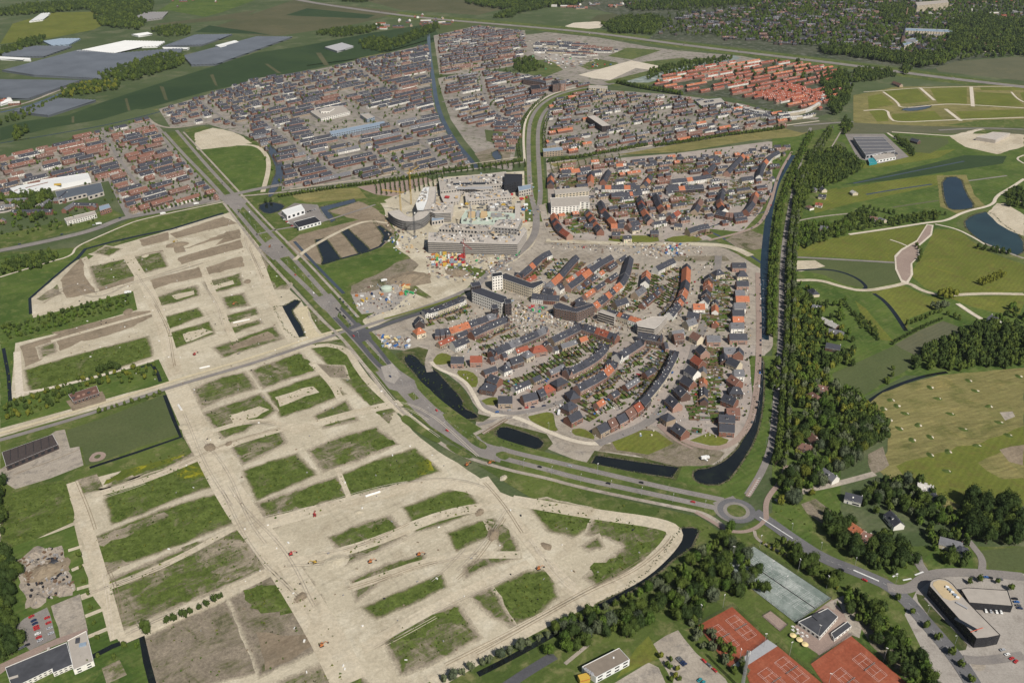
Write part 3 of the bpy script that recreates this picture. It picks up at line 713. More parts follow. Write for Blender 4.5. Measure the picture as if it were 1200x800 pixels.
sheet('meadow', 'pitch', "568,152 590,155 598,175 570,165")
sheet('sand_lot', 'weeds_dry', "556,180 576,174 600,176 596,190 566,194")
sheet('pond', 'water_grey', "574,180 584,175 590,187 582,190", smooth=1)
strip('canal', 'water_grey', "502,40 504,70 508,95 511,118 518,140 532,165 545,180 560,198", 11)
# --- south-east corner: sports park, roundabout surroundings
region(84, 22)
sheet('meadow', 'verge', "560,545 600,550 700,578 820,606 850,628 905,600 925,585 960,590 985,610 1000,640 1200,640 1200,860 480,900 500,800 600,752 700,706 760,674 800,630 770,612 640,594", 0.5)
sheet('meadow', 'lush', "905,592 920,577 935,590 952,612 950,640 915,625")
sheet('meadow', 'weeds_dry', "938,590 955,585 965,592 975,600 990,612 985,622 960,612 945,602", 1)
sheet('canal', 'water_black', "783,640 800,618 812,617 820,622 812,640 790,656 760,680 730,700 700,716 684,728 690,712 730,692 760,668", 0.8)
strip('canal', 'water_black', "690,720 650,742 600,770 560,790", 5)
sheet('car_park', 'yard', "763,757 780,745 795,738 802,748 815,765 850,795 870,830 800,840 790,800", 0.5)
sheet('car_park', 'yard', "720,800 760,776 772,782 780,800 785,830 700,830")
sheet('meadow', 'olive', "745,760 760,745 775,770 740,785 722,795")
sheet('meadow', 'lush', "988,710 1000,700 1030,720 1080,770 1110,830 1040,830 1010,770", 0.5)
sheet('meadow', 'weeds_dry', "992,708 1005,712 1035,745 1070,790 1060,795 1020,755", 1)
sheet('school_yard', 'concrete', "1095,665 1130,668 1200,672 1200,860 1130,860 1060,720 1075,690")
sheet('verge_strip', 'bank', "1073,695 1083,698 1110,730 1135,752 1132,762 1120,762 1095,730 1076,705", 0.6)
sheet('meadow', 'lush', "1010,640 1040,640 1076,655 1072,668 1050,680 1020,665")
sheet('meadow', 'lush', "1082,655 1100,640 1140,645 1140,672 1110,673 1090,668")
sheet('meadow', 'pitch', "1150,645 1200,640 1200,668 1160,668")
sheet('traffic_island', 'yard', "1135,770 1145,768 1157,780 1150,787 1140,784", smooth=1)
# ------------------------------------------------------------------ roads
region(186, 30)
AV_R = "207,153 230,180 252,205 290,245 337,295 383,347 412,378 445,415 480,450 500,472 530,498 570,520 600,530 640,539 700,553 780,572 848,586"
AV_L = "192,155 215,181 240,206 275,245 320,300 365,342 395,375 425,408 462,450 488,478 520,507 556,528 600,540 640,550 675,560 760,578 838,595"
strip('avenue_verge', 'verge', "200,155 246,205 283,245 328,297 374,345 404,377 436,412 472,450 505,482 560,520 600,534 680,556 780,576 842,590", 40)
strip('avenue', 'asphalt', AV_R, 7.2)
strip('avenue', 'asphalt', AV_L, 7.2)
strip('cycle_path', 'yard', "262,238 290,275 310,302 350,345 380,378 400,395 430,432 456,468 492,500 516,520 545,536 600,552 640,560 675,570 740,584 800,596 828,602 850,618", 4.5)
strip('cycle_path', 'yard', "215,155 262,205 310,258 355,302 395,345 420,372", 4)
strip('service_road', 'dark_asphalt', "388,350 410,372 440,405 452,420 462,436", 5)
strip('service_road', 'dark_asphalt', "392,372 420,400 440,425 452,434", 6)
sheet('junction', 'asphalt', "262,232 275,226 290,236 282,246 270,244")
sheet('junction', 'asphalt', "303,290 318,280 330,285 340,300 320,305")
sheet('junction', 'asphalt', "366,350 388,344 400,358 395,372 378,362")
sheet('junction', 'dark_asphalt', "408,384 420,378 430,386 436,396 422,402")
sheet('junction', 'asphalt', "440,436 462,430 486,446 490,458 478,462 456,456")
sheet('junction', 'asphalt', "476,472 495,466 520,484 540,500 565,518 590,528 586,542 560,535 540,522 505,500")
sheet('junction', 'concrete', "446,430 460,426 470,440 462,450 452,446")
for s in ("516,486 526,484 545,500 562,515 556,520 538,508", "466,490 478,485 506,508 518,517 512,520 488,506", "545,512 556,512 572,522 568,528 552,520", "578,532 592,528 598,536 590,540", "484,446 500,452 516,470 510,470 492,456", "528,488 540,492 552,502 546,504", "560,510 575,515 590,522 584,524 566,518", "520,520 536,524 556,536 548,538 530,530"):
    sheet('traffic_island', 'verge', s, smooth=1)
# W road and the streets of the west
strip('road', 'asphalt', "-20,297 0,294 60,282 110,270 140,257 160,253 200,246 262,231 300,222 340,215", 15)
strip('cycle_path', 'sand_pale', "0,325 55,308 85,300 88,290 110,280 140,267 165,257 262,237", 3.5)
strip('ditch', 'water_black', "90,304 100,292 130,284 165,276 200,269 262,250", 6, smooth=0)
strip('ditch', 'water_black', "36,368 35,350 60,328 90,303", 4, smooth=0)
strip('road', 'asphalt', "122,188 130,210 142,235 152,254", 12)
strip('street', 'brick_paving', "130,190 148,222 160,250", 6)
strip('street', 'asphalt', "172,140 205,178 240,216 268,240", 7)
strip('road', 'asphalt', "20,206 30,222 10,235", 6)
strip('road', 'yard', "172,140 190,150 215,150 260,140 300,128", 8)
strip('road', 'asphalt', "-20,520 0,516 100,487 205,452 300,425 375,399 410,386", 6.5)
strip('cycle_path', 'sand_yellow', "-20,512 0,508 100,479 204,446 300,418 372,393 402,386", 4.5)
strip('road', 'sand_road', "345,305 360,292 400,270 430,258 455,262", 7)
strip('road', 'asphalt', "300,275 330,268 372,262 410,250 440,240", 5)
strip('road', 'yard', "262,232 330,226 400,218 470,208 560,198 615,190", 7)
strip('cycle_path', 'sand_road', "340,222 400,214 470,203 540,194 610,184", 4)
# north-south parkway
strip('parkway_verge', 'verge', "629,260 628,230 626,200 625,170 624,150 632,130 650,114 690,103", 40)
strip('parkway', 'asphalt', "720,98 690,102 655,110 634,122 622,138 619,160 620,200 622,230 628,250", 9)
strip('parkway', 'asphalt', "690,106 660,114 640,127 631,145 630,170 632,200 634,232 629,252", 9)
strip('parkway', 'asphalt', "628,248 629,268 622,284 605,300 585,311 572,322 556,336", 12)
strip('parkway', 'asphalt', "560,334 520,352 480,366 440,378 412,388", 7)
strip('parkway', 'dark_asphalt', "545,348 510,362 470,374 425,390", 9)
strip('parkway_verge', 'olive', "540,347 510,357 470,369 450,374", 4)
strip('cycle_path', 'sand_pale', "615,190 613,160 616,138 630,120 652,108 690,99", 5)
strip('street', 'sand', "640,282 700,285 760,287 830,286 860,290 880,300", 14)
strip('street', 'yard', "635,240 640,262 650,282", 12)
# streets of the quarter
for s, w, m in [("560,470 572,480 600,486 640,478 680,462 702,446 735,432 758,404", 7, 'asphalt'), ("700,520 740,505 765,492 785,470 800,445 812,420 815,405 825,380 838,350 840,320 842,300", 11, 'asphalt'),
                ("504,436 500,422 514,408 540,402 560,398 600,375 630,360", 8, 'yard'), ("505,424 512,432 545,445 558,468 564,480 580,486", 5, 'sand_pale'), ("560,430 585,432 640,400 665,388", 9, 'brick_paving'),
                ("556,396 610,380 650,380 730,398 770,402 830,402 880,402 905,404", 9, 'yard'), ("888,320 890,402 886,470 876,505 850,526 820,524 796,514 772,498", 7, 'pink_paving'), ("772,500 790,516 812,526", 3, 'pink_paving'),
                ("620,460 660,440 700,420", 14, 'pink_paving'), ("690,478 730,462 760,436 772,424", 13, 'pink_paving'), ("568,425 600,410 660,396", 11, 'pink_paving'), ("745,358 780,335 790,315", 12, 'yard'), ("690,360 720,325 728,300", 9, 'yard'), ("760,300 758,330 740,360 700,385", 10, 'yard'),
                ("600,345 630,322 660,300", 11, 'yard'), ("500,378 560,356 590,350", 9, 'yard'), ("652,486 656,508 700,518", 6, 'yard'), ("575,487 600,486 655,512 690,521 715,518", 6, 'sand_pale'), ("560,498 600,488", 5, 'asphalt'), ("554,510 575,500 590,488 620,484", 5, 'yard'),
                ("700,282 706,258 690,232 682,210 692,196", 8, 'yard'), ("776,284 770,260 758,226 775,205 785,186", 9, 'yard'), ("905,232 893,262 872,272 830,282", 6, 'pink_paving'), ("928,178 912,205 905,232", 5, 'pink_paving'), ("838,240 846,214 850,200 866,180", 9, 'yard'),
                ("640,192 700,180 760,172 830,160 900,150 960,142", 5, 'sand_pale'), ("690,166 700,178", 6, 'yard')]:
    strip('street', m, s, w)
# highway and eastern roads
strip('highway', 'asphalt', "330,-6 350,1 430,13 500,22 600,30 700,39 800,53 900,65 1000,77 1100,91 1200,102 1260,110", 34)
strip('lake_road', 'asphalt', "950,150 940,180 932,215 925,245 918,290 916,330 915,400 911,450 907,500 902,530 892,555 876,580", 7)
strip('cycle_path', 'yard', "985,155 950,215 930,240 922,300 920,400 918,440", 3)
strip('road', 'asphalt', "930,148 980,144 1000,143", 9)
strip('road', 'asphalt', "1100,153 1150,150 1200,152", 8)
strip('park_path', 'sand_pale', "995,275 1050,267 1087,261 1110,259 1130,248 1164,241 1167,230 1185,220 1200,210", 6)
strip('park_path', 'sand_pale', "1096,263 1120,268 1140,278 1155,287", 4)
strip('park_path', 'yard', "1155,286 1180,296 1200,303", 5)
strip('park_path', 'sand_road', "930,329 960,328 985,336 1012,342 1050,335 1064,331 1080,341 1104,347 1150,344 1200,345", 8)
strip('park_path', 'sand_pale', "1122,356 1140,368 1150,374", 7, smooth=0)
strip('park_path', 'sand_pale', "1043,281 1055,285 1064,289", 3, smooth=0)
strip('park_path', 'sand_road', "1170,240 1200,236", 5)
strip('road', 'asphalt', "918,301 960,303 1048,308", 6)
sheet('junction', 'sand_pale', "1086,263 1094,264 1092,276 1078,288 1078,300 1069,309 1070,322 1064,333 1056,331 1049,316 1048,300 1056,292 1074,282")
sheet('junction', 'pink_paving', "1087,264 1092,265 1090,275 1075,288 1076,301 1067,309 1067,323 1062,330 1057,328 1051,315 1050,302 1057,294 1075,283", z=.535)
for s, w in [("1035,108 1052,120 1055,128 1105,122 1135,123 1200,127", 6), ("1012,130 1040,128 1042,138 1050,144 1110,141 1200,138", 6), ("1078,103 1095,118", 8), ("1138,102 1140,125", 9), ("1108,128 1126,142", 9), ("1012,108 1030,107 1078,103 1138,102 1200,102", 4), ("1185,108 1192,116 1200,120", 5), ("1045,155 1090,158 1120,160 1150,152", 6), ("1040,156 1060,170", 5), ("1200,182 1190,186 1200,192", 4), ("930,330 926,318 930,306", 6)]:
    strip('park_path', 'sand_pale', s, w)
strip('farm_track', 'yard', "930,260 960,254 1000,250", 4)
strip('farm_track', 'yard', "910,588 945,574 968,570 1000,562 1025,555", 7)
# roundabout and the road to the sports park
strip('road', 'asphalt', "838,592 850,588 862,584", 8)
strip('road', 'asphalt', "838,592 846,605 862,611", 8)
strip('road', 'asphalt_blue', "884,600 905,614 930,632 965,655 1010,672 1050,690 1090,735 1120,770 1140,800 1160,840", 13)
strip('cycle_path', 'pink_paving', "898,608 897,590 903,578 915,565 922,545", 5)
strip('cycle_path', 'pink_paving', "815,600 838,613 850,622 872,624 888,618 898,608", 4)
strip('cycle_path', 'yard', "884,622 886,632 910,645 950,665", 3)
strip('road', 'asphalt', "1040,688 1065,692 1085,675 1110,670 1160,672 1200,676", 10)
strip('road', 'asphalt', "1085,672 1076,660 1074,650", 8)
strip('road', 'asphalt', "1150,672 1152,655 1140,640 1128,625 1120,612", 6)
strip('road', 'asphalt', "1085,700 1118,735 1140,758", 5)
strip('road', 'asphalt', "1130,772 1150,775 1200,768", 8)
strip('road', 'dark_asphalt', "650,768 620,786 590,806", 8)
strip('path', 'yard', "835,660 852,642", 4)
strip('path', 'yard', "690,755 662,778", 3)
strip('path', 'yard', "972,712 985,700 1003,735 1000,745", 9, smooth=0)
RB = G(863, 598.5)
def circ(r, n=48): return [(RB[0] + r * math.cos(2 * math.pi * i / n), RB[1] + r * math.sin(2 * math.pi * i / n)) for i in range(n)]
wsheet('roundabout', 'asphalt_blue', circ(17.6), .528)
wsheet('roundabout_apron', 'asphalt', circ(12.2), .534)
wsheet('roundabout_island', 'verge', circ(8.8), .54)
strip('road_marking', 'line_white', "890,606 912,620 929,631", 0.9, smooth=0, z=.545)
strip('hatching', 'pink_paving', "876,582 888,562", 4.5, smooth=0)
for i in range(9):
    t = i / 9.0; a = G(878 + 13 * t, 580 - 22 * t)
    strip('road_marking', 'line_white', None, 0.5, 0, world_pts=[(a[0] - 1.6, a[1] - 0.8), (a[0] + 1.6, a[1] + 0.8)], z=0.545)
for i in range(34):
    t = i / 33.0; a = G(876 + 31 * t, 575 - 75 * t ** 0.9); b = G(876.6 + 31 * t, 573.5 - 75 * t ** 0.9)
for s in ("1000,668 1030,681", "1046,676 1052,672", "1058,680 1068,678", "1072,674 1082,670"):
    strip('road_marking', 'line_white', s, 1.4, smooth=0, z=.545)
def dashes(s, step=9, ln=3, w=0.25):
    P = chaikin(GP(s), 2); acc = 0
    for a, b in zip(P, P[1:]):
        L = math.hypot(b[0] - a[0], b[1] - a[1])
        if L < 1: continue
        t = 0
        while t + ln < L:
            d = ((b[0] - a[0]) / L, (b[1] - a[1]) / L)
            yield [(a[0] + d[0] * t, a[1] + d[1] * t), (a[0] + d[0] * (t + ln), a[1] + d[1] * (t + ln))]
            t += step
v, f = [], []
for s in ("640,539 700,553 780,572 836,584", "640,550 675,560 760,578 830,593", "480,450 500,472 530,498 570,520", "337,295 383,347 412,378", "320,300 365,342 395,375", "915,400 911,450 907,500 902,530", "965,655 1010,672 1050,690 1090,735 1120,770"):
    for d in dashes(s):
        L, Q = strip_pts(d, 0.12); n = len(v)
        v += [(L[0][0], L[0][1], .545), (L[1][0], L[1][1], .545), (Q[1][0], Q[1][1], .545), (Q[0][0], Q[0][1], .545)]; f.append((n, n + 3, n + 2, n + 1))
me = bpy.data.meshes.new('lane_markings'); me.from_pydata(v, [], f); me.materials.append(MATS['line_white'])
link('lane_markings', me)['kind'] = 'stuff'
GZ = 0.54
# sports courts
region(188, 20)
sheet('tennis_courts', 'hardcourt', "883.5,640.5 974,701 932,729.5 845,662")
sheet('tennis_courts', 'clay', "858,711 899,749 854,782 818,733")
sheet('tennis_courts', 'clay', "911,757 965,802 990,830 900,860 872,782")
sheet('tennis_courts', 'clay', "997,745 1066,803 1100,835 1010,870 950,778")
sheet('terrace_paving', 'steel_grey', "899,749 911,757 872,782 858,780")
sheet('mini_court', 'pink_paving', "893,722 903,716 923,732 914,740")
sheet('terrace_paving', 'pink_paving', "930,734 945,725 975,702 1003,735 998,745 960,768 945,757")
sheet('grass_plot', 'lush', "916,750 925,744 958,766 945,778")
v, f = [], []
def court_line(a, b, w=0.12):
    L, Q = strip_pts([a, b], w); n = len(v)
    v.extend([(L[0][0], L[0][1], .548), (L[1][0], L[1][1], .548), (Q[1][0], Q[1][1], .548), (Q[0][0], Q[0][1], .548)]); f.append((n, n + 3, n + 2, n + 1))
NETS = []
def courts(c0, c1, c2, n):
    """c0->c1 along the row of n courts, c0->c2 the court length"""
    a, b, c = (Vector(G(*p)) for p in (c0, c1, c2))
    U, W = (b - a), (c - a)
    for i in range(n):
        o = a + U * (i + 0.5) / n + W * 0.5
        u = U.normalized(); w = W.normalized()
        hw, hl = 5.5, 11.9
        P = lambda s, t: tuple(o + u * s + w * t)
        for s in (-hw, -hw + 1.37, hw - 1.37, hw): court_line(P(s, -hl), P(s, hl))
        for t in (-hl, -6.4, 6.4, hl): court_line(P(-hw, t), P(hw, t))
        court_line(P(0, -6.4), P(0, 6.4))
        NETS.append((P(-hw - .9, 0), P(hw + .9, 0)))
courts((883.5, 640.5), (974, 701), (845, 662), 6)
courts((858, 711), (818, 733), (899, 749), 2)
courts((911, 757), (872, 782), (965, 802), 2)
courts((997, 745), (950, 778), (1066, 803), 2)
me = bpy.data.meshes.new('court_lines'); me.from_pydata(v, [], f); me.materials.append(MATS['line_white'])
link('court_lines', me)['kind'] = 'stuff'
# ------------------------------------------------------------------ houses
RIDGE = 9.0
ROOFC = {'d': 'roof_slate', 'g': 'roof_grey', 'o': 'roof_orange', 'r': 'roof_red', 'b': 'roof_brown', 'l': 'roof_pale', 't': 'roof_terra', 'w': 'frame_white'}
ROOFN = {'d': 'slate-dark', 'g': 'grey', 'o': 'orange', 'r': 'red', 'b': 'brown', 'l': 'pale', 't': 'terracotta', 'w': 'white'}
WALLN = {'brick_red': 'red brick', 'brick_brown': 'brown brick', 'brick_buff': 'buff brick', 'wall_white': 'white', 'wall_cream': 'cream', 'brick_pink': 'pink brick', 'brick_dark': 'dark brick'}
ORD = "first second third fourth fifth sixth seventh eighth ninth tenth eleventh twelfth thirteenth fourteenth fifteenth sixteenth seventeenth eighteenth nineteenth twentieth".split()
TENS = ['', '', 'twenty', 'thirty', 'forty', 'fifty', 'sixty', 'seventy', 'eighty', 'ninety']
def ordinal(i):
    if i < 20: return ORD[i]
    n = i + 1
    if n >= 100: return ('hundredth' if n == 100 else 'hundred-and-' + ordinal(n - 101))
    if n % 10 == 0: return TENS[n // 10][:-1] + 'ieth'
    return TENS[n // 10] + '-' + ORD[n % 10 - 1]
HOUSES = []
WALLSET = {'m': ['brick_red', 'brick_brown', 'brick_buff', 'brick_pink', 'wall_white', 'brick_red'], 'w': ['wall_white', 'wall_cream', 'wall_white'], 'k': ['brick_brown', 'brick_dark'],
           'r': ['brick_red', 'brick_pink'], 'u': ['brick_buff', 'wall_cream', 'brick_pink']}
def add_house(x, y, ang, w, d, e, h, roof, wall, descr=None, hip=False, garden=0, ends=(True, True), kind='gable'):
    HOUSES.append(dict(x=x, y=y, a=ang, w=w, d=d, e=e, h=h, roof=roof, wall=wall, descr=descr, hip=hip, garden=garden, ends=ends, kind=kind))
def terrace(descr, pts, pat='d', walls='m', d=12.6, e=6.6, h=12.4, unit=5.9, garden=0, end='pond end', cross=True):
    P = chaikin(GP(pts, h), 1 if len(PTS(pts)) > 2 else 0)
    seg = [math.hypot(b[0] - a[0], b[1] - a[1]) for a, b in zip(P, P[1:])]
    L = sum(seg); n = max(1, round(L / unit)); wl = L / n
    wallmat = None
    def at(s):
        for (a, b), l in zip(zip(P, P[1:]), seg):
            if s <= l: return (a[0] + (b[0] - a[0]) * s / l, a[1] + (b[1] - a[1]) * s / l)
            s -= l
        return P[-1]
    for i in range(n):
        a, b = at(i * wl), at((i + 1) * wl)
        if i % 3 == 0 or wallmat is None: wallmat = R.choice(WALLSET[walls])
        ch = pat[min(len(pat) - 1, int((i + 0.5) / n * len(pat)))]
        ll = math.hypot(b[0] - a[0], b[1] - a[1]) + 0.03
        dh = R.choice([0, 0, 0, 0.25]) if cross else 0
        dd = None if descr is None else "%s house from the %s of the %s" % (ordinal(i), end, descr)
        g = garden if garden else 0
        add_house((a[0] + b[0]) / 2, (a[1] + b[1]) / 2, math.atan2(b[1] - a[1], b[0] - a[0]), ll, d, e + dh, h + dh, ROOFC[ch], wallmat, dd, garden=g)
        HOUSES[-1]['rn'] = ROOFN[ch]
        if cross and n > 4 and i in (0, n - 1) and R.random() < 0.6:
            HOUSES[-1]['cross'] = True
def single(descr, px, py, ch='d', wall='brick_red', w=9, d=10.5, e=6.2, h=10.4, deg=None, to=None, hip=False, garden=0):
    g = G(px, py, h)
    if to is not None:
        q = G(to[0], to[1], h); ang = math.atan2(q[1] - g[1], q[0] - g[0])
    else: ang = math.radians(deg or 0)
    add_house(g[0], g[1], ang, w, d, e, h, ROOFC[ch], wall, descr, hip=hip, garden=garden)
    HOUSES[-1]['rn'] = ROOFN[ch]

# the quarter round the ponds
T = terrace
T("long slate terrace beside the bypass", "496,365 512,361 543,349", 'd', 'w', garden=-1, end='corner tower', h=8.5)
T("terrace with an orange middle behind the town hall flats", "510,386 521,386 543,379 566,371 582,365", 'ddooodddgg', 'm', garden=1, end='open site')
T("round-ended slate terrace above the parking court", "552,388 562,383 594,370", 'd', 'm', garden=-1, end='round end')
T("short terrace by the crossroads above the pond", "530,401 547,394", 'd', 'm', garden=1)
T("uneven terrace in slate and grey over the brick lane", "575,411 594,402 616,393 640,382", 'ddddggddddgg', 'm', garden=1)
T("brown gabled terrace below the building site", "646,395 672,383 680,378", 'd', 'm', garden=-1, end='low end')
T("slate terrace with a red piece facing the market street", "680,378 700,384 724,392", 'dddrrd', 'r', garden=-1, end='bend')
T("curved terrace over the parked cars", "663,433 677,427 693,418 702,411 709,402", 'd', 'u', garden=-1, end='near end')
T("terrace with two orange gables in the middle lane", "676,451 704,437 712,430 719,422", 'dddddood', 'm', garden=-1, end='street end')
T("straight terrace climbing to the stepped flats", "722,415 737,406 752,396", 'd', 'm', garden=-1, end='low end')
T("short dark row under the stepped flats", "748,389 777,394", 'd', 'k', d=11, garden=-1, end='west end')
T("row with two orange roofs behind the gallery flats", "712,362 735,369 757,376", 'ddodood', 'w', h=11, e=8, garden=1, end='west end')
T("great curved terrace beside the main lane", "757,461 765,452 776,438 784,424 791,410", 'd', 'w', d=10, garden=1, end='square end')
T("corner pair at the head of the main lane", "778,401 786,400", 'd', 'm', d=12, garden=-1, end='west end')
T("terrace with an orange band by the parkway", "607,321 621,310 634,297 644,293", 'dddodddd', 'm', garden=-1, end='mansard end')
T("terrace with one orange roof in the second row", "637,336 654,322 662,312 675,298", 'ggoodddddd', 'm', garden=-1, end='low end')
T("terrace with a wide orange piece in the third row", "665,333 686,318 698,308 716,298", 'dddooddddd', 'm', garden=-1, end='low end')
T("long winding terrace by the sand lane", "695,356 705,348 716,339 729,328 735,313 738,299", 'oddodooddddddddd', 'm', garden=-1, end='low end')
T("broken row in the inner court", "720,353 734,348", 'd', 'm', garden=-1, end='west end')
T("slate pieces stepping up the inner court", "744,342 754,335", 'g', 'm', garden=-1, end='low end')
T("slate and orange pieces at the court's head", "756,329 758,316", 'do', 'w', garden=-1, end='low end')
T("low white-walled row by the caravan site", "768,312 780,306 789,302", 'd', 'w', garden=-1, end='west end')
T("terrace with orange gables west of the east street", "784,366 795,353 801,342 804,328 805,308", 'dddodoodddooood', 'm', garden=1, end='low end')
T("low dark pieces beside the east street", "637,337 650,340", 'd', 'm', end='west end')
T("dark tail of the mansard block", "624,343 638,345 656,346", 'd', 'm', end='west end')
T("row behind the corner flats", "676,352 692,356", 'd', 'm', end='west end')
for d_, x, y, c, wl, w, to in [
    ("dark corner house below the bypass terrace", 491, 373, 'd', 'brick_dark', 9, (493, 380)), ("hipped orange villa by the blue site huts", 491, 384, 'o', 'wall_cream', 10, (505, 380)),
    ("mansard pair on the pond lane", 536, 418, 'd', 'brick_pink', 12, (560, 418)), ("red-roofed pair next to the mansard pair", 558, 417, 'r', 'brick_pink', 11, (580, 417)),
    ("white villa with a four-sided roof by the pond corner", 592, 427, 'd', 'wall_white', 9, (600, 424)), ("pair with a lean roof below the white villa", 580, 440, 'd', 'brick_red', 11, (600, 448)),
    ("dark villa at the bend above the first pond", 572, 449, 'd', 'brick_brown', 13, (590, 452)), ("pair with roof windows beside the white villa", 604, 418, 'd', 'brick_brown', 13, (630, 410)),
    ("low grey house left of the red square roof", 618, 411, 'g', 'wall_cream', 10, (630, 406)), ("square-built red-roofed block in the inner lane", 631, 405, 'r', 'brick_pink', 15, (650, 402)),
    ("narrow dark house at the head of the parking court", 641, 401, 'd', 'brick_brown', 7, (645, 408)), ("gabled slate villa on the pond road", 592, 464, 'd', 'brick_buff', 12, (620, 464)),
    ("slate pair with tall windows on the pond road", 620, 461, 'd', 'brick_pink', 13, (640, 456)), ("red-roofed house at the brick square", 641, 451, 'r', 'brick_red', 12, (660, 444)),
    ("slate house beside the red one at the square", 655, 443, 'd', 'brick_brown', 13, (670, 436)), ("small dark house behind the red one", 633, 456, 'd', 'brick_dark', 7, (640, 453)),
    ("top villa of the three by the brick square", 671, 458, 'd', 'brick_brown', 12, (677, 465)), ("middle villa of the three by the brick square", 667, 471, 'd', 'brick_brown', 12, (675, 466)),
    ("lowest villa of the three with a tall brick gable", 672, 484, 'd', 'brick_red', 13, (680, 480)), ("slate house at the low end of the brown row", 705, 497, 'd', 'brick_buff', 11, (722, 488)),
    ("brown-roofed half of the pair by the field", 716, 491, 'b', 'brick_red', 8, (730, 484)), ("slate half of the pair by the field", 727, 486, 'd', 'brick_pink', 10, (740, 479)),
    ("long brown roof by the triangle green", 737, 479, 'b', 'brick_red', 10, (748, 472)), ("bright red roof above the triangle green", 746, 473, 'r', 'brick_red', 9, (756, 466)),
    ("dark pair below the great curved terrace", 754, 465, 'd', 'brick_dark', 12, (762, 457)),
    ("slate pair at the top of the villa lane", 824, 407, 'd', 'brick_pink', 11, (832, 415)), ("red-gabled pair on the villa lane", 819, 419, 'r', 'brick_red', 12, (828, 425)),
    ("white-fronted pair on the villa lane", 812, 431, 'd', 'wall_white', 12, (822, 437)), ("brown-gabled pair under the white-fronted one", 807, 443, 'd', 'brick_red', 12, (817, 449)),
    ("slate pair halfway down the villa lane", 800, 455, 'd', 'brick_brown', 13, (792, 447)), ("slate house with a white window down the villa lane", 790, 467, 'd', 'brick_pink', 13, (781, 459)),
    ("small square slate roof near the triangle green", 783, 484, 'd', 'brick_buff', 9, (775, 478)), ("last villa of the lane by the meadow", 798, 499, 'd', 'brick_red', 12, (788, 492)),
    ("grey pair at the top of the canal street", 855, 407, 'g', 'brick_pink', 11, (870, 407)), ("slate house with a white gable end at the street head", 866, 409, 'd', 'brick_red', 8, (866, 400)),
    ("cream-gabled villa on the canal street", 861, 421, 'd', 'wall_cream', 12, (870, 425)), ("low grey annex house under the cream gable", 866, 433, 'g', 'wall_white', 9, (876, 433)),
    ("red-roofed house on the canal street", 862, 442, 't', 'brick_red', 11, (870, 447)), ("dark square villa next to the red roof", 862, 453, 'd', 'brick_dark', 12, (875, 453)),
    ("slate villa with a brown gable on the canal street", 856, 464, 'd', 'brick_red', 12, (866, 468)), ("small bright red roof low on the canal street", 859, 478, 't', 'brick_red', 11, (875, 478)),
    ("slate pair below the small red roof", 852, 486, 'd', 'brick_brown', 13, (866, 487)), ("last slate pair before the corner meadow", 852, 497, 'd', 'brick_red', 12, (866, 498)),
    ("hipped slate villa by the east entry", 842, 316, 'd', 'wall_cream', 12, (852, 314)), ("wide slate villa at the north-east corner", 866, 308, 'd', 'brick_pink', 16, (880, 308)),
    ("dark villa below the corner villa", 870, 318, 'd', 'wall_cream', 12, (880, 318)), ("black-roofed house on the canal street", 870, 329, 'd', 'brick_pink', 13, (885, 329)),
    ("grey flat-fronted house on the canal street", 867, 340, 'g', 'brick_brown', 10, (880, 340)), ("broad orange roof on the canal street", 870, 347, 'o', 'brick_buff', 14, (885, 347)),
    ("pale grey roof under the broad orange one", 867, 355, 'g', 'wall_white', 12, (880, 355)), ("slate house between grey and orange roofs", 865, 363, 'd', 'brick_brown', 12, (880, 363)),
    ("second orange roof on the canal street", 865, 371, 'o', 'brick_red', 11, (880, 371)), ("grey-roofed house with a bright white front", 864, 378, 'g', 'wall_white', 13, (880, 378)),
    ("wide slate pair by the crossing street", 865, 391, 'd', 'brick_pink', 17, (885, 391)), ("low slate house with pink walls by the crossing", 836, 393, 'g', 'brick_pink', 13, (850, 393)),
    ("small house with a terrace on the crossing street", 817, 391, 'b', 'wall_cream', 11, (826, 396)), ("grey house at the garages", 794, 387, 'g', 'wall_cream', 13, (805, 385)),
    ("dark gable at the head of the east lane", 831, 323, 'd', 'brick_brown', 10, (831, 315)), ("orange roof under the dark gable", 830, 331, 'o', 'brick_red', 11, (830, 325)),
    ("slate house in the east lane", 828, 341, 'd', 'brick_brown', 10, (828, 333)), ("slate house with white end wall in the east lane", 826, 349, 'd', 'wall_white', 10, (830, 341)),
    ("orange cross roof in the east lane", 819, 356, 'o', 'wall_white', 12, (830, 356)), ("black roof in the east lane", 813, 366, 'd', 'brick_brown', 12, (825, 368)),
    ("pale grey roof at the foot of the east lane", 809, 374, 'g', 'wall_cream', 12, (821, 370)), ("brown house with a corner turret", 795, 391, 'b', 'brick_brown', 10, (805, 390)),
    ("tall white corner house with a slate cap", 655, 333, 'd', 'wall_white', 8, (660, 330))]:
    single(d_, x, y, c, wl, w * 1.3, 12.8, 6.6, 12.4, to=to, hip=('four-sided' in d_ or 'hipped' in d_ or 'square' in d_ or 'dark villa' in d_), garden=0)
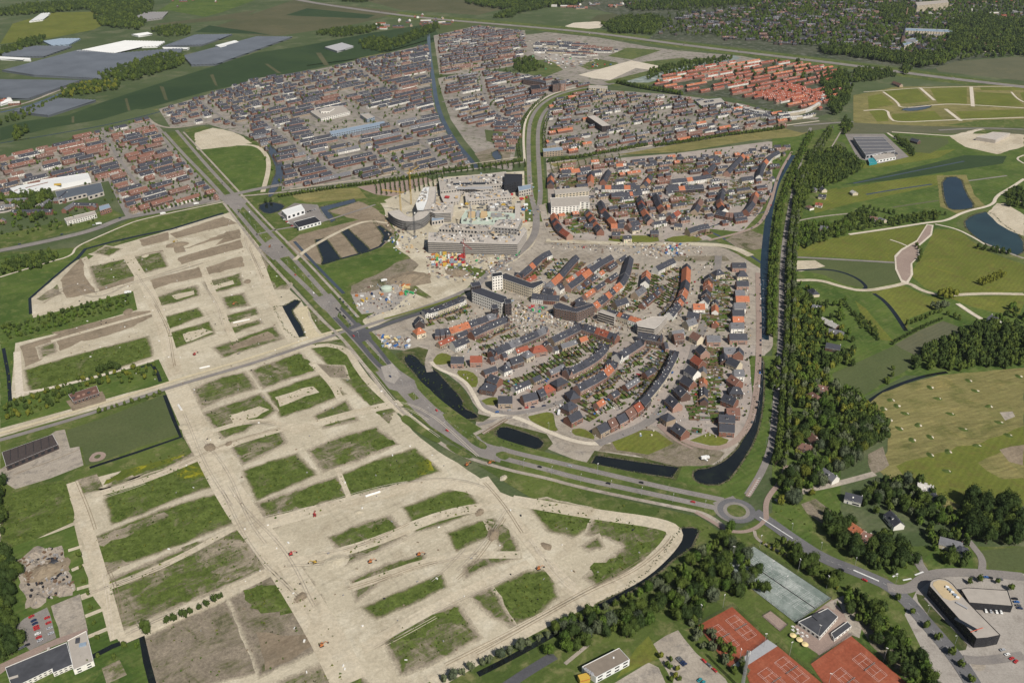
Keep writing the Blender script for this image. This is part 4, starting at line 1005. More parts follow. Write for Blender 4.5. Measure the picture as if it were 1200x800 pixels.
# the quarter north of the sand lane
for d_, p, pat, wl in [
    ("north row with an orange middle", "658,199 674,198 691,195", 'dddoodddd', 'w'), ("short parkway row", "645,214 646,202", 'dod', 'm'), ("row on the first bend", "692,212 693,200", 'ood', 'm'),
    ("block at the north gate", "707,210 713,198", 'd', 'm'), ("row by the parkway corner", "649,249 651,256 657,266 668,273", 'oodrddrr', 'r'), ("row of the parking court", "689,245 696,256 704,268", 'dodododd', 'm'),
    ("long west-facing row", "704,234 708,245 716,254 722,261", 'dddrddoo', 'm'), ("slate row on the cross street", "716,226 735,225 752,224", 'ddddodd', 'm'), ("pale row with orange gables", "705,217 725,217 750,217", 'dodddodd', 'w'),
    ("row facing the playground", "750,229 753,240 758,250 763,256", 'ddrddoodd', 'm'), ("row by the middle street", "769,226 772,236 779,246", 'ddddob', 'm'), ("row of the north bend", "754,216 762,204", 'dod', 'm'),
    ("upper middle row", "787,210 808,208 833,204", 'dddodddd', 'w'), ("lower middle row", "780,219 800,218 824,216", 'dddodddd', 'k'), ("row by the curved street", "828,200 837,191", 'd', 'm'),
    ("row of seven off the north meadow", "852,200 861,190 871,180", 'ddddddo', 'm'), ("east row with one orange roof", "890,205 892,195 897,187 902,181 912,176", 'dddddodddd', 'w'), ("row at the brick lane", "814,245 821,232", 'db', 'm'),
    ("row in the eastern court", "850,244 843,236 847,220", 'dobddd', 'm'), ("row above the canal street", "868,208 882,206", 'd', 'w'), ("brown row by the canal bend", "874,245 882,236 886,224", 'dddbbo', 'r'),
    ("row on the lower bend", "840,246 858,250 870,248", 'dbd', 'm'), ("low row by the meadow", "806,268 818,264 830,262", 'dddd', 'm'), ("row with the brick gables", "735,262 748,258", 'bdd', 'r'), ("twin rows of the playground", "785,252 795,246", 'dr', 'm'), ("row south of the parking court", "716,262 731,262", 'od', 'r')]:
    T(d_, p, pat, wl, garden=-1, end='first corner', unit=6.0)
for k, (x, y, c) in enumerate([(726, 192, 'o'), (739, 191, 'd'), (752, 190, 'd'), (765, 188, 'd'), (784, 184, 'd'), (797, 184, 'd'), (812, 183, 'd'), (826, 181, 'd'), (841, 178, 'o'), (841, 185, 'd'), (882, 174, 'd'), (896, 172, 'd'), (911, 170, 'd'), (922, 170, 'd')]):
    single("%s villa from the parkway along the north meadow" % ordinal(k), x, y, c, 'brick_buff' if k % 2 else 'wall_cream', 14, deg=8)
for k, (x, y) in enumerate([(722, 272), (744, 266), (767, 270), (795, 262), (690, 262), (735, 276)]):
    single("%s slate villa from the west above the sand lane" % ordinal(k), x, y, 'd', 'wall_cream' if k % 2 else 'brick_brown', 13, deg=[0, 20, 0, -10, 0, 10][k])
# farther quarters: streets of houses laid out on their own bearings
STREETS = []
for s in ("310,142 345,170 397,206", "352,140 400,165 440,180 475,205", "404,117 425,130 470,152 500,170 516,190", "300,118 350,128 400,114 455,100 503,88", "415,76 440,95 455,105", "120,150 135,180 160,215", "60,176 110,165 165,150", "0,214 60,202 130,186 200,172",
          "690,166 730,132 760,116", "640,142 700,135 780,140 910,152", "518,120 600,104 650,96", "562,85 570,120 592,140", "740,158 800,140 860,126", "330,196 400,182 470,168 530,158", "235,118 262,140 290,150", "700,208 760,212 830,210 890,212", "690,240 760,238 830,226"):
    P_ = chaikin(GP(s), 2); strip('street', 'asphalt', None, 6.5, 0, z=.53, world_pts=P_)
    STREETS.append(refine(P_, 7, 0, False))
_sg = {}
for P_ in STREETS:
    for q in P_: _sg.setdefault((int(q[0] // 16), int(q[1] // 16)), []).append(q)
def on_street(x, y):
    k = (int(x // 16), int(y // 16))
    return any(math.hypot(q[0] - x, q[1] - y) < 10.5 for i in (-1, 0, 1) for j in (-1, 0, 1) for q in _sg.get((k[0] + i, k[1] + j), ()))
def inside(P, x, y):
    c = False; j = len(P) - 1
    for i in range(len(P)):
        a, b = P[i], P[j]
        if (a[1] > y) != (b[1] > y) and x < (b[0] - a[0]) * (y - a[1]) / (b[1] - a[1]) + a[0]: c = not c
        j = i
    return c
def estate(poly, dirpts, gap, cols, walls='m', unit=6.0, d=9.5, e=5.6, h=9.0, run=(5, 11), skip=0.08, holes=()):
    P = GP(poly); H_ = [GP(q) for q in holes]
    a, b = GP(dirpts); ang = math.atan2(b[1] - a[1], b[0] - a[0])
    u = (math.cos(ang), math.sin(ang)); n = (-u[1], u[0])
    us = [p[0] * u[0] + p[1] * u[1] for p in P]; ns = [p[0] * n[0] + p[1] * n[1] for p in P]
    v = min(ns) + 6; k = 0
    while v < max(ns):
        s = min(us) + R.uniform(0, 15)
        while s < max(us):
            m = R.randint(*run); col = R.choice(cols); wall = R.choice(WALLSET[walls])
            if R.random() > skip:
                for i in range(m):
                    q = s + i * unit; x, y = u[0] * q + n[0] * v, u[1] * q + n[1] * v
                    if inside(P, x, y) and not on_street(x, y) and not any(inside(hh, x, y) for hh in H_):
                        add_house(x, y, ang, unit, d, e, h, ROOFC[col], wall)
            s += m * unit + R.choice([5, 8, 14])
        v += gap if k % 2 == 0 else gap * 0.8
        k += 1
D_, B_ = 'dddddddg', 'tbdddbt'
park = "352,140 400,128 440,128 452,142 440,152 400,160 370,164"
estate("0,186 45,177 95,161 150,147 172,140 186,158 200,178 232,212 258,234 200,243 152,250 128,208 60,222 0,232", "0,200 120,172", 31, B_, 'm', run=(3, 9), d=10, e=4.8, h=9.6)
estate("190,130 240,114 300,94 370,84 440,68 468,62 470,90 380,105 300,135 290,150 245,144 205,148", "300,112 380,96", 33, 'ddddddd', 'm', run=(2, 5), skip=0.2, d=10, e=4.8, h=9.6)
estate("470,62 500,54 503,66 504,100 508,128 470,135 440,128 400,126 352,138 300,160 290,150 300,135 380,105 470,90", "300,140 400,118", 34, 'dddbddd', 'm', run=(6, 14), d=10, e=4.6, h=9.6)
estate("290,160 352,140 400,160 440,152 508,130 516,145 540,180 550,194 470,205 380,215 332,222 334,205 318,182", "400,190 500,168", 33, 'dddddddg', 'm', run=(6, 14), holes=[park], d=10, e=4.6, h=9.6)
estate("512,44 560,32 612,38 618,58 600,76 560,83 518,86", "520,60 600,48", 36, 'dddddb', 'm', run=(5, 12))
estate("520,94 560,84 640,92 690,100 640,110 615,128 606,150 570,150 550,148 540,140 524,120", "530,108 600,94", 35, 'ddddgd', 'm', run=(6, 12))
estate("580,140 612,130 610,160 602,178 584,178 576,160", "584,160 606,160", 30, 'ddb', 'r', run=(3, 5))
estate("638,180 642,130 655,113 688,107 760,113 800,116 870,126 930,136 920,150 870,157 790,168 720,180", "650,160 720,148", 32, 'dddddgdbddo', 'm', run=(3, 7), skip=0.15, d=9)
estate("625,52 655,48 700,56 728,60 690,68 650,66 625,62", "630,56 700,58", 32, 'ddbd', 'w', run=(6, 14), skip=0.2)
estate("765,102 780,86 820,78 880,72 930,74 985,82 985,110 960,130 925,126 860,112 800,108", "800,98 880,84", 37, 'rrror', 'm', run=(6, 14), skip=0.12)
estate("880,112 925,100 965,112 960,122 905,120", "880,112 950,108", 20, 'rr', 'r', run=(6, 14), skip=0.0)
estate("655,196 700,190 790,186 880,178 922,176 908,205 898,240 870,262 800,268 700,272 656,262 650,230", "660,230 720,222", 36, 'ddddodddbd', 'm', run=(2, 5), skip=0.25, d=9.5)
for pl_, dr_ in [("545,425 600,404 640,397 690,400 640,430 592,452 560,440", "600,410 640,397"), ("600,345 632,318 700,308 742,300 722,348 690,362 640,352", "640,330 672,310"), ("596,452 660,424 664,436 604,462", "610,450 650,432"),
                 ("742,345 770,322 788,316 772,350 748,364", "752,345 768,332"), ("690,462 760,430 766,438 700,484", "710,465 750,440"), ("828,402 850,402 846,496 818,470", "832,400 836,470"), ("832,322 858,322 856,384 836,384", "840,330 841,380"), ("505,400 552,382 556,392 512,412", "515,400 548,386")]:
    estate(pl_, dr_, 26, 'ddddrgo', 'm', run=(2, 4), skip=.3, d=9, e=5, h=9)
terrace(None, '864,121 880,128 905,131.5 930,131 950,126 963,117 965,110', 'lldllldl', 'w', d=9, e=7, h=9, cross=False)
terrace(None, '845,120 870,129 900,136 930,137 955,132', 'dlddld', 'w', d=8, e=6, h=8, cross=False)
def scatter_houses(poly, n, cols='ddbgrl', walls='m'):
    P = GP(poly); xs = [p[0] for p in P]; ys = [p[1] for p in P]; c = 0; tr = 0
    while c < n and tr < n * 40:
        tr += 1
        x, y = R.uniform(min(xs), max(xs)), R.uniform(min(ys), max(ys))
        if not inside(P, x, y): continue
        col = R.choice(cols); a = R.choice([0.1, 1.67]) + R.uniform(-0.2, 0.2); k = R.randint(1, 6); wl = R.choice(WALLSET[walls])
        for i in range(k):
            add_house(x + math.cos(a) * 7 * i, y + math.sin(a) * 7 * i, a, 7, 9.5, 5.5, 9, ROOFC[col], wl)
        c += 1
scatter_houses("760,40 800,18 900,2 1080,0 1085,20 1090,60 1070,68 1010,62 900,52 830,46", 760, 'ddbgd', 'k')
scatter_houses("1080,0 1200,0 1200,50 1130,62 1090,60", 110)
scatter_houses("640,6 760,4 700,14 650,12", 20)
scatter_houses("430,30 500,18 540,26 480,38 450,38", 26)
scatter_houses("180,2 260,-10 262,6 200,10", 14)
scatter_houses("0,236 50,232 120,240 118,252 60,264 10,272 0,262", 12, 'gdg', 'm')
scatter_houses("0,118 15,112 20,126 0,130", 4)
# farmhouses and villas among the trees on the east side
for k, (x, y, c, wl, w, h) in enumerate([(954, 220, 'g', 'wall_cream', 12, 8), (965, 220, 'd', 'wall_cream', 12, 8), (964, 228, 'd', 'wall_cream', 13, 8), (949, 241, 'b', 'wall_white', 12, 7), (960, 238, 'r', 'wall_white', 12, 7),
    (1001, 224, 'l', 'wall_cream', 12, 7), (1024, 254, 'b', 'wall_white', 15, 7), (1034, 256, 'g', 'wall_cream', 12, 7), (966, 265, 'g', 'wall_cream', 12, 8), (954, 339, 'd', 'wall_cream', 16, 9), (958, 358, 'g', 'wall_white', 13, 7),
    (973, 376, 'l', 'brick_brown', 26, 8), (977, 386, 'g', 'brick_brown', 26, 8), (1167, 372, 'g', 'wall_white', 17, 9), (977, 403, 'd', 'brick_brown', 17, 9), (955, 461, 'b', 'wall_cream', 16, 9), (965, 452, 'b', 'brick_brown', 12, 8),
    (954, 511, 'b', 'wall_cream', 17, 9), (944, 520, 'b', 'brick_brown', 15, 8), (973, 553, 'g', 'wall_white', 16, 9), (1001, 579, 'd', 'wall_white', 15, 9), (1095, 580, 'd', 'brick_brown', 14, 7), (1085, 568, 'l', 'wall_white', 14, 7),
    (1004, 616, 'o', 'brick_buff', 15, 9), (1015, 624, 'b', 'brick_red', 13, 8), (1049, 605, 'd', 'wall_white', 17, 9), (1115, 632, 'g', 'wall_cream', 18, 9), (1125, 639, 'd', 'wall_white', 12, 7), (995, 97, 'g', 'wall_cream', 20, 8), (1052, 97, 'b', 'brick_buff', 40, 9), (1048, 178, 'd', 'wall_cream', 14, 8), (1073, 163, 'd', 'brick_brown', 20, 9)]):
    near = ["beside the lake road", "by the long lane", "among tall trees", "next to the hay field", "near the sports park"][min(4, int(y / 150))]
    single("%s country house down the east side, %s" % (ordinal(k), near), x, y, c, wl, w, 10.5, 4.0 if h < 9 else 4.6, h, deg=[10, 100, -35, -60][k % 4] if k % 2 else -25, hip=(k % 3 == 0))

def visible(h, m=12):
    px, py = P2(h['x'], h['y'], 5)
    return -m < px < 1200 + m and -m < py < 800 + m
HOUSES = [h for h in HOUSES if visible(h)]
# drop houses that would stand inside an earlier one
_grid = {}; _keep = []
for h in HOUSES:
    k = (int(h['x'] // 12), int(h['y'] // 12)); ok = True
    for i in (-1, 0, 1):
        for j in (-1, 0, 1):
            for q in _grid.get((k[0] + i, k[1] + j), ()):
                if math.hypot(q['x'] - h['x'], q['y'] - h['y']) < (4.6 if h['descr'] or not q['descr'] else 9.5): ok = False
    if ok: _grid.setdefault(k, []).append(h); _keep.append(h)
HOUSES = _keep
HOUSES.sort(key=lambda h: (0 if h['descr'] else 1, math.hypot(h['x'], h['y']) / max(h['w'], 5)))
print('HOUSES', len(HOUSES), 'named', sum(1 for h in HOUSES if h['descr']))
NH = 305
def wall_mb(mb, w, d, e, h, mat, hip, T=None):
    T = T or (lambda p: p); x, y = w / 2, d / 2
    c = [(-x, -y), (x, -y), (x, y), (-x, y)]
    for i in range(4):
        a, b = c[i], c[(i + 1) % 4]
        if not hip and i in (1, 3):
            s = 1 if i == 1 else -1
            mb.face([T((a[0], a[1], 0)), T((b[0], b[1], 0)), T((b[0], b[1], e)), T((s * x, 0, h - .12)), T((a[0], a[1], e))], mat)
        else:
            mb.face([T((a[0], a[1], 0)), T((b[0], b[1], 0)), T((b[0], b[1], e)), T((a[0], a[1], e))], mat)
def roof_mb(mb, w, d, e, h, mat, hip, T=None, o=0.35, ox=None):
    T = T or (lambda p: p); ox = 0.0 if ox is None else ox
    x, y = w / 2 + ox, d / 2 + o; ee = e - o * (h - e) / (d / 2)
    if hip:
        x = w / 2 + o; r = max(0.2, w / 2 - d / 2 * 0.8)
        A, B_, C, D, E, F = (-x, -y, ee), (x, -y, ee), (x, y, ee), (-x, y, ee), (-r, 0, h), (r, 0, h)
        for f in ((A, B_, F, E), (B_, C, F), (C, D, E, F), (D, A, E)): mb.face([T(p) for p in f], mat)
    else:
        for s in (-1, 1):
            f = [(-x, s * y, ee), (x, s * y, ee), (x, 0, h), (-x, 0, h)]
            if s > 0: f = f[::-1]
            mb.face([T(p) for p in f], mat)
            g = [(-x, s * y, ee - .22), (x, s * y, ee - .22), (x, s * y, ee), (-x, s * y, ee)]
            if s > 0: g = g[::-1]
            mb.face([T(p) for p in g], 'frame_white')
        for s in (-1, 1):
            if ox > 0:
                f = [(s * x, -y, ee), (s * x, -y, ee - .22), (s * x, 0, h - .22), (s * x, y, ee - .22), (s * x, y, ee), (s * x, 0, h)]
                mb.face([T(p) for p in (f if s < 0 else f[::-1])], 'frame_white')
_WM = {}
def piece(name, parent, kind, dims, mat, loc, rz=0.0):
    """small alike pieces share mesh data"""
    key = (kind, dims, mat)
    if key not in _WM:
        mb = MB(); a, b, c = dims
        if kind in ('win', 'wind'):
            mb.box(-a / 2, a / 2, -0.05, 0.04, 0, c, 'frame_white' if kind == 'win' else 'brick_dark', bottom=True); mb.box(-a / 2 + .09, a / 2 - .09, -0.08, -0.04, .09, c - .09, mat)
        elif kind == 'sky':
            mb.box(-a / 2, a / 2, -b / 2, b / 2, 0, c, mat)
        elif kind == 'dorm':
            mb.box(-a / 2, a / 2, -b / 2, b / 2, 0, c, 'frame_white'); mb.box(-a / 2 + .2, a / 2 - .2, -b / 2 - .03, -b / 2 + .05, .3, c - .25, 'glass_dark'); mb.box(-a / 2 - .1, a / 2 + .1, -b / 2 - .15, b / 2, c, c + .12, mat)
        else:
            mb.box(-a / 2, a / 2, -b / 2, b / 2, 0, c, mat, bottom=True)
        me = bpy.data.meshes.new(name); me.from_pydata(mb.v, [], mb.f)
        for x in mb.mats: me.materials.append(MATS[x])
        me.polygons.foreach_set('material_index', mb.m); me.update(); _WM[key] = me
    return link(name, _WM[key], parent, loc, rz)
SHEDS, GARD, SHRUB = [], MB(), []
def house_T(h):
    ca, sa = math.cos(h['a']), math.sin(h['a'])
    return lambda p: (h['x'] + p[0] * ca - p[1] * sa, h['y'] + p[0] * sa + p[1] * ca, p[2])
def garden(h, label):
    s = h['garden']
    if not s: return
    T_ = house_T(h)
    # side of the garden: s=1 beyond the house, s=-1 before it
    sd = s if math.cos(h['a']) > 0 else -s
    y0 = sd * (h['d'] / 2 + 0.2); ln = R.uniform(8, 10.5); y1 = y0 + sd * ln; w = h['w']
    mat = R.choice(['garden', 'lush', 'lush', 'brick_paving', 'yard', 'olive', 'verge'])
    q = [(-w / 2, min(y0, y1)), (w / 2, min(y0, y1)), (w / 2, max(y0, y1)), (-w / 2, max(y0, y1))]
    GARD.face([T_((a, b, GZ + 0.01)) for a, b in q], mat)
    ya, yb = sorted((y0 + sd * 1.0, y1))
    GARD.box(w / 2 - .07, w / 2 + .07, ya, yb, 0.3, 2.0, 'wood', T_)
    GARD.box(-w / 2, w / 2, y1 - .07, y1 + .07, 0.3, 2.0, 'wood', T_)
    if R.random() < 0.75:
        SHEDS.append((T_((R.uniform(-.6, .6), y1 - sd * 1.8, 0)), h['a'], h, label))
    for _ in range(R.randint(0, 3)):
        p = T_((R.uniform(-w / 2 + .6, w / 2 - .6), y0 + sd * R.uniform(1.5, ln - 1), 0)); SHRUB.append((p[0], p[1], R.uniform(.6, 1.3)))
seen_labels = set()
for i, h in enumerate(HOUSES[:NH]):
    lab = "%s-roofed %s: %s" % (h['rn'], 'house', h['descr']) if 'house from the' not in h['descr'] else "%s-roofed %s" % (h['rn'], h['descr'])
    if 'house from the' not in h['descr']: lab = "%s, with %s walls" % (h['descr'], WALLN[h['wall']])
    if len(lab.split()) > 16: lab = " ".join(lab.split()[:16])
    seen_labels.add(lab)
    root = empty('house', (h['x'], h['y'], GZ - .1), h['a'], lab, 'house', 'houses of the new quarters')
    mb = MB(); wall_mb(mb, h['w'], h['d'], h['e'], h['h'], h['wall'], h['hip']); wl = mb.build('wall', root)
    mb = MB(); roof_mb(mb, h['w'], h['d'], h['e'], h['h'], h['roof'], h['hip'], ox=0.02 if 'house from the' in h['descr'] else 0.3)
    if h.get('cross'):
        # a gable turned across the row
        g = MB(); x0 = h['w'] / 2 * .75; yy = h['d'] / 2 + .8; hh = h['h'] + .2; e0 = h['e'] + .4
        for s in (-1, 1):
            f = [(s * x0, -yy, e0), (s * x0, yy, e0), (0, yy, hh), (0, -yy, hh)]
            mb.face(f if s < 0 else f[::-1], h['roof'])
            f = [(-x0 + .1, s * (yy - .15), e0 - .1), (x0 - .1, s * (yy - .15), e0 - .1), (0, s * (yy - .15), hh - .1)]
            g = MB(); g.face(f if s < 0 else f[::-1], h['wall']); g.build('gable', wl)
    rf = mb.build('roof', root)
    w, d, e, hh = h['w'], h['d'], h['e'], h['h']
    n = 2 if w < 8 else 3
    for s in (-1, 1):
        rz = 0 if s < 0 else math.pi
        for k in range(n):
            x = (k - (n - 1) / 2) * w / n
            piece('window', root, 'win', (1.3, 0, 1.5), 'glass_dark', (x, s * d / 2, 3.5), rz)
        piece('window', root, 'win', (w * 0.42, 0, 1.8), 'glass_dark', (w * 0.2, s * d / 2, .7), rz)
        piece('door', root, 'box', (1.0, .16, 2.2), R.choice(['paint_navy', 'charcoal', 'frame_white', 'paint_green', 'wood']), (-w * 0.28, s * d / 2, 0), rz)
    if not h['hip']:
        piece('chimney', rf, 'box', (.7, .7, 1.7), 'brick_brown' if R.random() < .6 else 'frame_white', (w / 2 - .5, 0, hh - .6))
    sl = math.atan2(hh - e, d / 2)
    for s in (-1, 1):
        r = R.random()
        if r < .22 and not h['hip']:
            y = s * d / 4.4; z = e + (hh - e) * (1 - abs(y) / (d / 2))
            piece('dormer', rf, 'dorm', (w * .5 if w < 8 else 2.6, 2.2, 1.5), h['roof'], (0, y, z - .55), 0 if s < 0 else math.pi)
        elif r < .55:
            y = s * d / 4; z = e + (hh - e) * .5
            q = piece('roof_window', rf, 'sky', (1.1, 1.4, .12), 'frame_white' if R.random() < .6 else 'glass_dark', (R.uniform(-1, 1), y, z))
            q.rotation_euler = (sl if s < 0 else -sl, 0, 0)
    garden(h, h['descr'])
# all the remaining far houses as one mass
far = MB()
for h in HOUSES[NH:]:
    T_ = house_T(h)
    wall_mb(far, h['w'], h['d'], h['e'], h['h'], h['wall'], h['hip'], T_); roof_mb(far, h['w'], h['d'], h['e'], h['h'], h['roof'], h['hip'], T_)
    for s in (-1, 1):
        for x in ((-.24, .24) if R.random() < .7 else (0,)):
            x *= h['w']; y = s * (h['d'] / 2 + .05)
            for z0, z1 in ((3.4, 5.0), (.8, 2.5)):
                f = [(x - .7, y, z0), (x + .7, y, z0), (x + .7, y, z1), (x - .7, y, z1)]
                far.face([T_(p) for p in (f if s < 0 else f[::-1])], 'glass_dark')
    if R.random() < .4:
        far.box(-.9, .9, -h['d'] / 4 - .8, -h['d'] / 4 + .8, h['e'] + .6, h['e'] + 2.3, 'frame_white', T_)
    if R.random() < .5: garden_s = garden(h, None) if h['garden'] else None
o = far.build('far_houses'); o['kind'] = 'stuff'
# sheds: individual ones near, the rest joined
SHEDS.sort(key=lambda s: math.hypot(s[0][0], s[0][1]))
shed_far = MB()
SM = ['wood', 'brick_brown', 'conc_grey', 'wood', 'roof_grey', 'bitumen']
named_sheds = 0
for p, a, h, lab in SHEDS:
    m = R.choice(SM); w, d, z = R.choice([(2.4, 2.8, 2.3), (3.0, 2.4, 2.4), (2.8, 3.2, 2.6)])
    if lab and named_sheds < 240:
        named_sheds += 1
        r = empty('garden_shed', (p[0], p[1], GZ), a, ("garden shed behind the " + lab)[:200], 'shed', 'garden sheds behind the houses')
        if len(r['label'].split()) > 16: r['label'] = " ".join(r['label'].split()[:16])
        piece('wall', r, 'box', (w, d, z), m, (0, 0, 0)); piece('roof', r, 'box', (w + .3, d + .3, .15), R.choice(['bitumen', 'roof_grey', 'conc_grey', 'bitumen']), (0, 0, z + .003))
    else:
        ca, sa = math.cos(a), math.sin(a)
        shed_far.box(-w / 2, w / 2, -d / 2, d / 2, GZ, GZ + z, m, lambda q: (p[0] + q[0] * ca - q[1] * sa, p[1] + q[0] * sa + q[1] * ca, q[2]))
if shed_far.v: shed_far.build('far_sheds')['kind'] = 'stuff'
GARD.build('garden_plots')['kind'] = 'stuff'
# garden courts between the house rows: plots with their own fences, huts and planting
def plots(poly, dirpts, pw=6.0, ln=11.0, mats=None, shed=.6, gapn=0.5, shrub=3):
    P = GP(poly); a, b = GP(dirpts); ang = math.atan2(b[1] - a[1], b[0] - a[0])
    u = (math.cos(ang), math.sin(ang)); n = (-u[1], u[0])
    us = [p[0] * u[0] + p[1] * u[1] for p in P]; ns = [p[0] * n[0] + p[1] * n[1] for p in P]
    mats = mats or ['garden', 'lush', 'brick_paving', 'lush', 'yard', 'olive', 'verge', 'lush', 'garden']
    v = min(ns)
    while v < max(ns):
        s = min(us) + R.uniform(0, 3)
        while s < max(us):
            cx, cy = s + ln / 2, v + pw / 2
            T_ = lambda q, s=s, v=v: (u[0] * (s + q[0]) + n[0] * (v + q[1]), u[1] * (s + q[0]) + n[1] * (v + q[1]), q[2])
            x, y, _ = T_((ln / 2, pw / 2, 0))
            near = any(abs(q['x'] - x) < 9 and abs(q['y'] - y) < 9 and math.hypot(q['x'] - x, q['y'] - y) < 8.0 for q in HOUSES[:NH])
            if inside(P, x, y) and not near:
                k = R.uniform(.35, .65) * ln
                for x0, x1 in ((0, k), (k, ln)):
                    GARD2.face([T_((x0, 0.1, GZ + .012)), T_((x1, 0.1, GZ + .012)), T_((x1, pw - .1, GZ + .012)), T_((x0, pw - .1, GZ + .012))], R.choice(mats))
                GARD2.box(0, ln, -.07, .07, .3, 2.2, R.choice(['wood', 'wood', 'lush', 'conc_grey']), T_)
                if R.random() < shed:
                    q = R.uniform(.5, ln - 3.5); w = R.uniform(2, 3.2)
                    GARD2.box(q, q + w, .6, .6 + R.uniform(2, 2.8), .4, R.uniform(2.4, 3.0), R.choice(SM + ['roof_brown', 'roof_gravel']), T_)
                for _ in range(R.randint(0, shrub)):
                    p = T_((R.uniform(.5, ln - .5), R.uniform(.6, pw - .6), 0)); SHRUB.append((p[0], p[1], R.uniform(.6, 1.5)))
                if R.random() < .10:
                    q = T_((ln * .5, pw * .5, 0)); GARD2.cyl(q[0], q[1], GZ + .5, GZ + 1.2, 1.3, 1.3, R.choice(['paint_blue', 'frame_white', 'paint_red', 'paint_teal']), 8)
            s += ln + gapn
        v += pw
GARD2 = MB()
for a, b in [("827,408 848,408 850,440 846,470 840,496 806,490 808,468 818,440", "820,450 850,450"), ("834,320 856,318 858,385 838,388 822,372 832,350", "835,350 860,350"),
             ("655,447 690,432 700,425 712,412 704,432 680,442 660,455", "690,440 700,452"), ("690,473 720,462 756,430 762,436 746,460 720,478 700,486", "730,460 742,470"), ("690,455 722,440 750,415 756,420 730,446 700,470", "715,445 725,455"),
             ("764,415 782,405 785,412 764,448 744,466 750,440", "765,435 775,440"), ("600,446 640,424 680,414 690,416 660,432 630,448 606,458", "640,432 650,440"), ("660,398 690,390 712,396 700,408 676,418 650,420", "680,400 690,410"),
             ("562,408 600,392 612,388 600,398 570,410", "580,395 590,405"), ("498,380 520,376 545,362 548,368 524,378 505,384", "520,370 528,378"), ("560,384 590,374 596,378 566,392", "575,380 580,390"),
             ("760,330 768,320 776,326 770,350 748,364 742,352", "755,340 765,345"), ("778,332 796,322 798,334 790,350 774,362 768,356", "780,340 790,345"), ("716,345 735,332 742,318 744,330 730,352 720,356", "725,340 735,345"),
             ("668,340 690,326 712,310 716,314 696,336 680,346", "690,325 698,332"), ("640,322 652,308 668,302 655,318 646,330", "650,315 655,322"), ("612,330 628,318 640,302 646,304 632,324 618,336", "625,320 632,327"), ("672,464 690,470 700,488 690,494 680,478", "680,475 690,480"),
             ("700,352 716,350 740,354 748,366 724,366 704,360", "720,355 735,360"), ("582,450 600,446 612,456 600,462 586,458", "590,450 600,455"), ("795,505 812,500 830,502 812,512", "800,504 815,506")]:
    plots(a, b)
# the courts of the quarter to the north, and front strips of the older estates
for a, b in [("655,206 690,202 692,216 660,220", "660,210 690,208"), ("668,248 688,244 702,264 700,274 672,274 660,256", "670,255 690,252"), ("716,204 750,200 748,212 718,214", "720,206 745,204"), ("712,232 748,228 758,250 752,258 726,250", "715,236 745,234"),
             ("786,190 824,188 828,196 800,204 784,202", "790,194 820,192"), ("785,224 812,222 810,240 794,244 782,236", "790,230 810,228"), ("858,212 884,210 880,232 862,244 852,236", "860,222 880,220"), ("872,186 896,180 888,196 874,204 860,202", "875,190 890,186"), ("800,246 812,244 806,258 790,256", "800,250 810,248"), ("760,200 775,196 772,204 762,212", "762,202 770,200")]:
    plots(a, b, 7, 12, shed=.45)
GARD2.build('garden_courts')['kind'] = 'stuff'
# ------------------------------------------------------------------ trees
def crown_arrays(seed, n_blob, n_leaf, leaf, shape, core=1):
    rr = random.Random(seed); V, F = [], []
    blobs = []
    for i in range(n_blob):
        while True:
            p = Vector((rr.uniform(-1, 1), rr.uniform(-1, 1), rr.uniform(-1, 1)))
            if p.length < 1: break
        p = Vector((p.x * .55 * shape[0], p.y * .55 * shape[0], .5 + p.z * .24 * shape[1])); blobs.append((p * 1.0, rr.uniform(.34, .52) * shape[0]))
    # darker heart so that the crown does not read as confetti
    for p, r in blobs:
        k = len(V); m = 6; rc = r * .82
        V.append((p.x, p.y, p.z + rc * .95)); 
        for ring, zf in ((0, .4), (1, -.45)):
            for j in range(m):
                t = 2 * math.pi * (j + ring * .5) / m; q = rc * rr.uniform(.78, 1.08)
                V.append((p.x + q * .9 * math.cos(t), p.y + q * .9 * math.sin(t), p.z + zf * rc))
        for j in range(m):
            F.append((k, k + 1 + j, k + 1 + (j + 1) % m)); a, b = k + 1 + j, k + 1 + (j + 1) % m; c, d = a + m, b + m
            F.append((a, c, b)); F.append((b, c, d))
    for i in range(n_leaf):
        p, r = rr.choice(blobs)
        d = Vector((rr.gauss(0, 1), rr.gauss(0, 1), rr.gauss(.35, 1))).normalized()
        c = p + d * r * rr.uniform(.82, 1.1); c.z = max(.06, c.z)
        nrm = (d + Vector((rr.gauss(0, .5), rr.gauss(0, .5), rr.gauss(0, .5)))).normalized()
        u = nrm.orthogonal().normalized(); w = nrm.cross(u); s = leaf * rr.uniform(.6, 1.3); t = rr.uniform(0, 6.28)
        u, w = u * math.cos(t) + w * math.sin(t), w * math.cos(t) - u * math.sin(t)
        k = len(V)
        V += [tuple(c + u * s), tuple(c + w * s * .7), tuple(c - u * s), tuple(c - w * s * .7)]; F.append((k, k + 1, k + 2, k + 3))
    return V, F
CROWNS = {}
for kd, (shape, mt) in dict(round=((1, 1), 'leaf_mid'), dark=((1, 1.05), 'leaf_dark'), tall=((.72, 1.35), 'leaf_mid'), willow=((1.0, .9), 'leaf_grey'), yellow=((1, .9), 'leaf_yellow'), fresh=((.95, 1.0), 'leaf_fresh')).items():
    for k in range(3):
        V, F = crown_arrays(sum(map(ord, kd)) * 7 + k, 10, 760, .058, shape)
        me = bpy.data.meshes.new('crown'); me.from_pydata(V, [], F); me.materials.append(MATS[mt]); me.update()
        CROWNS[(kd, k)] = me
_LOW = [crown_arrays(900 + k, 6, 54, .15, (1, 1)) for k in range(5)]
_tk = MB(); _tk.cyl(0, 0, 0, 1, 1.0, .55, 'bark', 7)
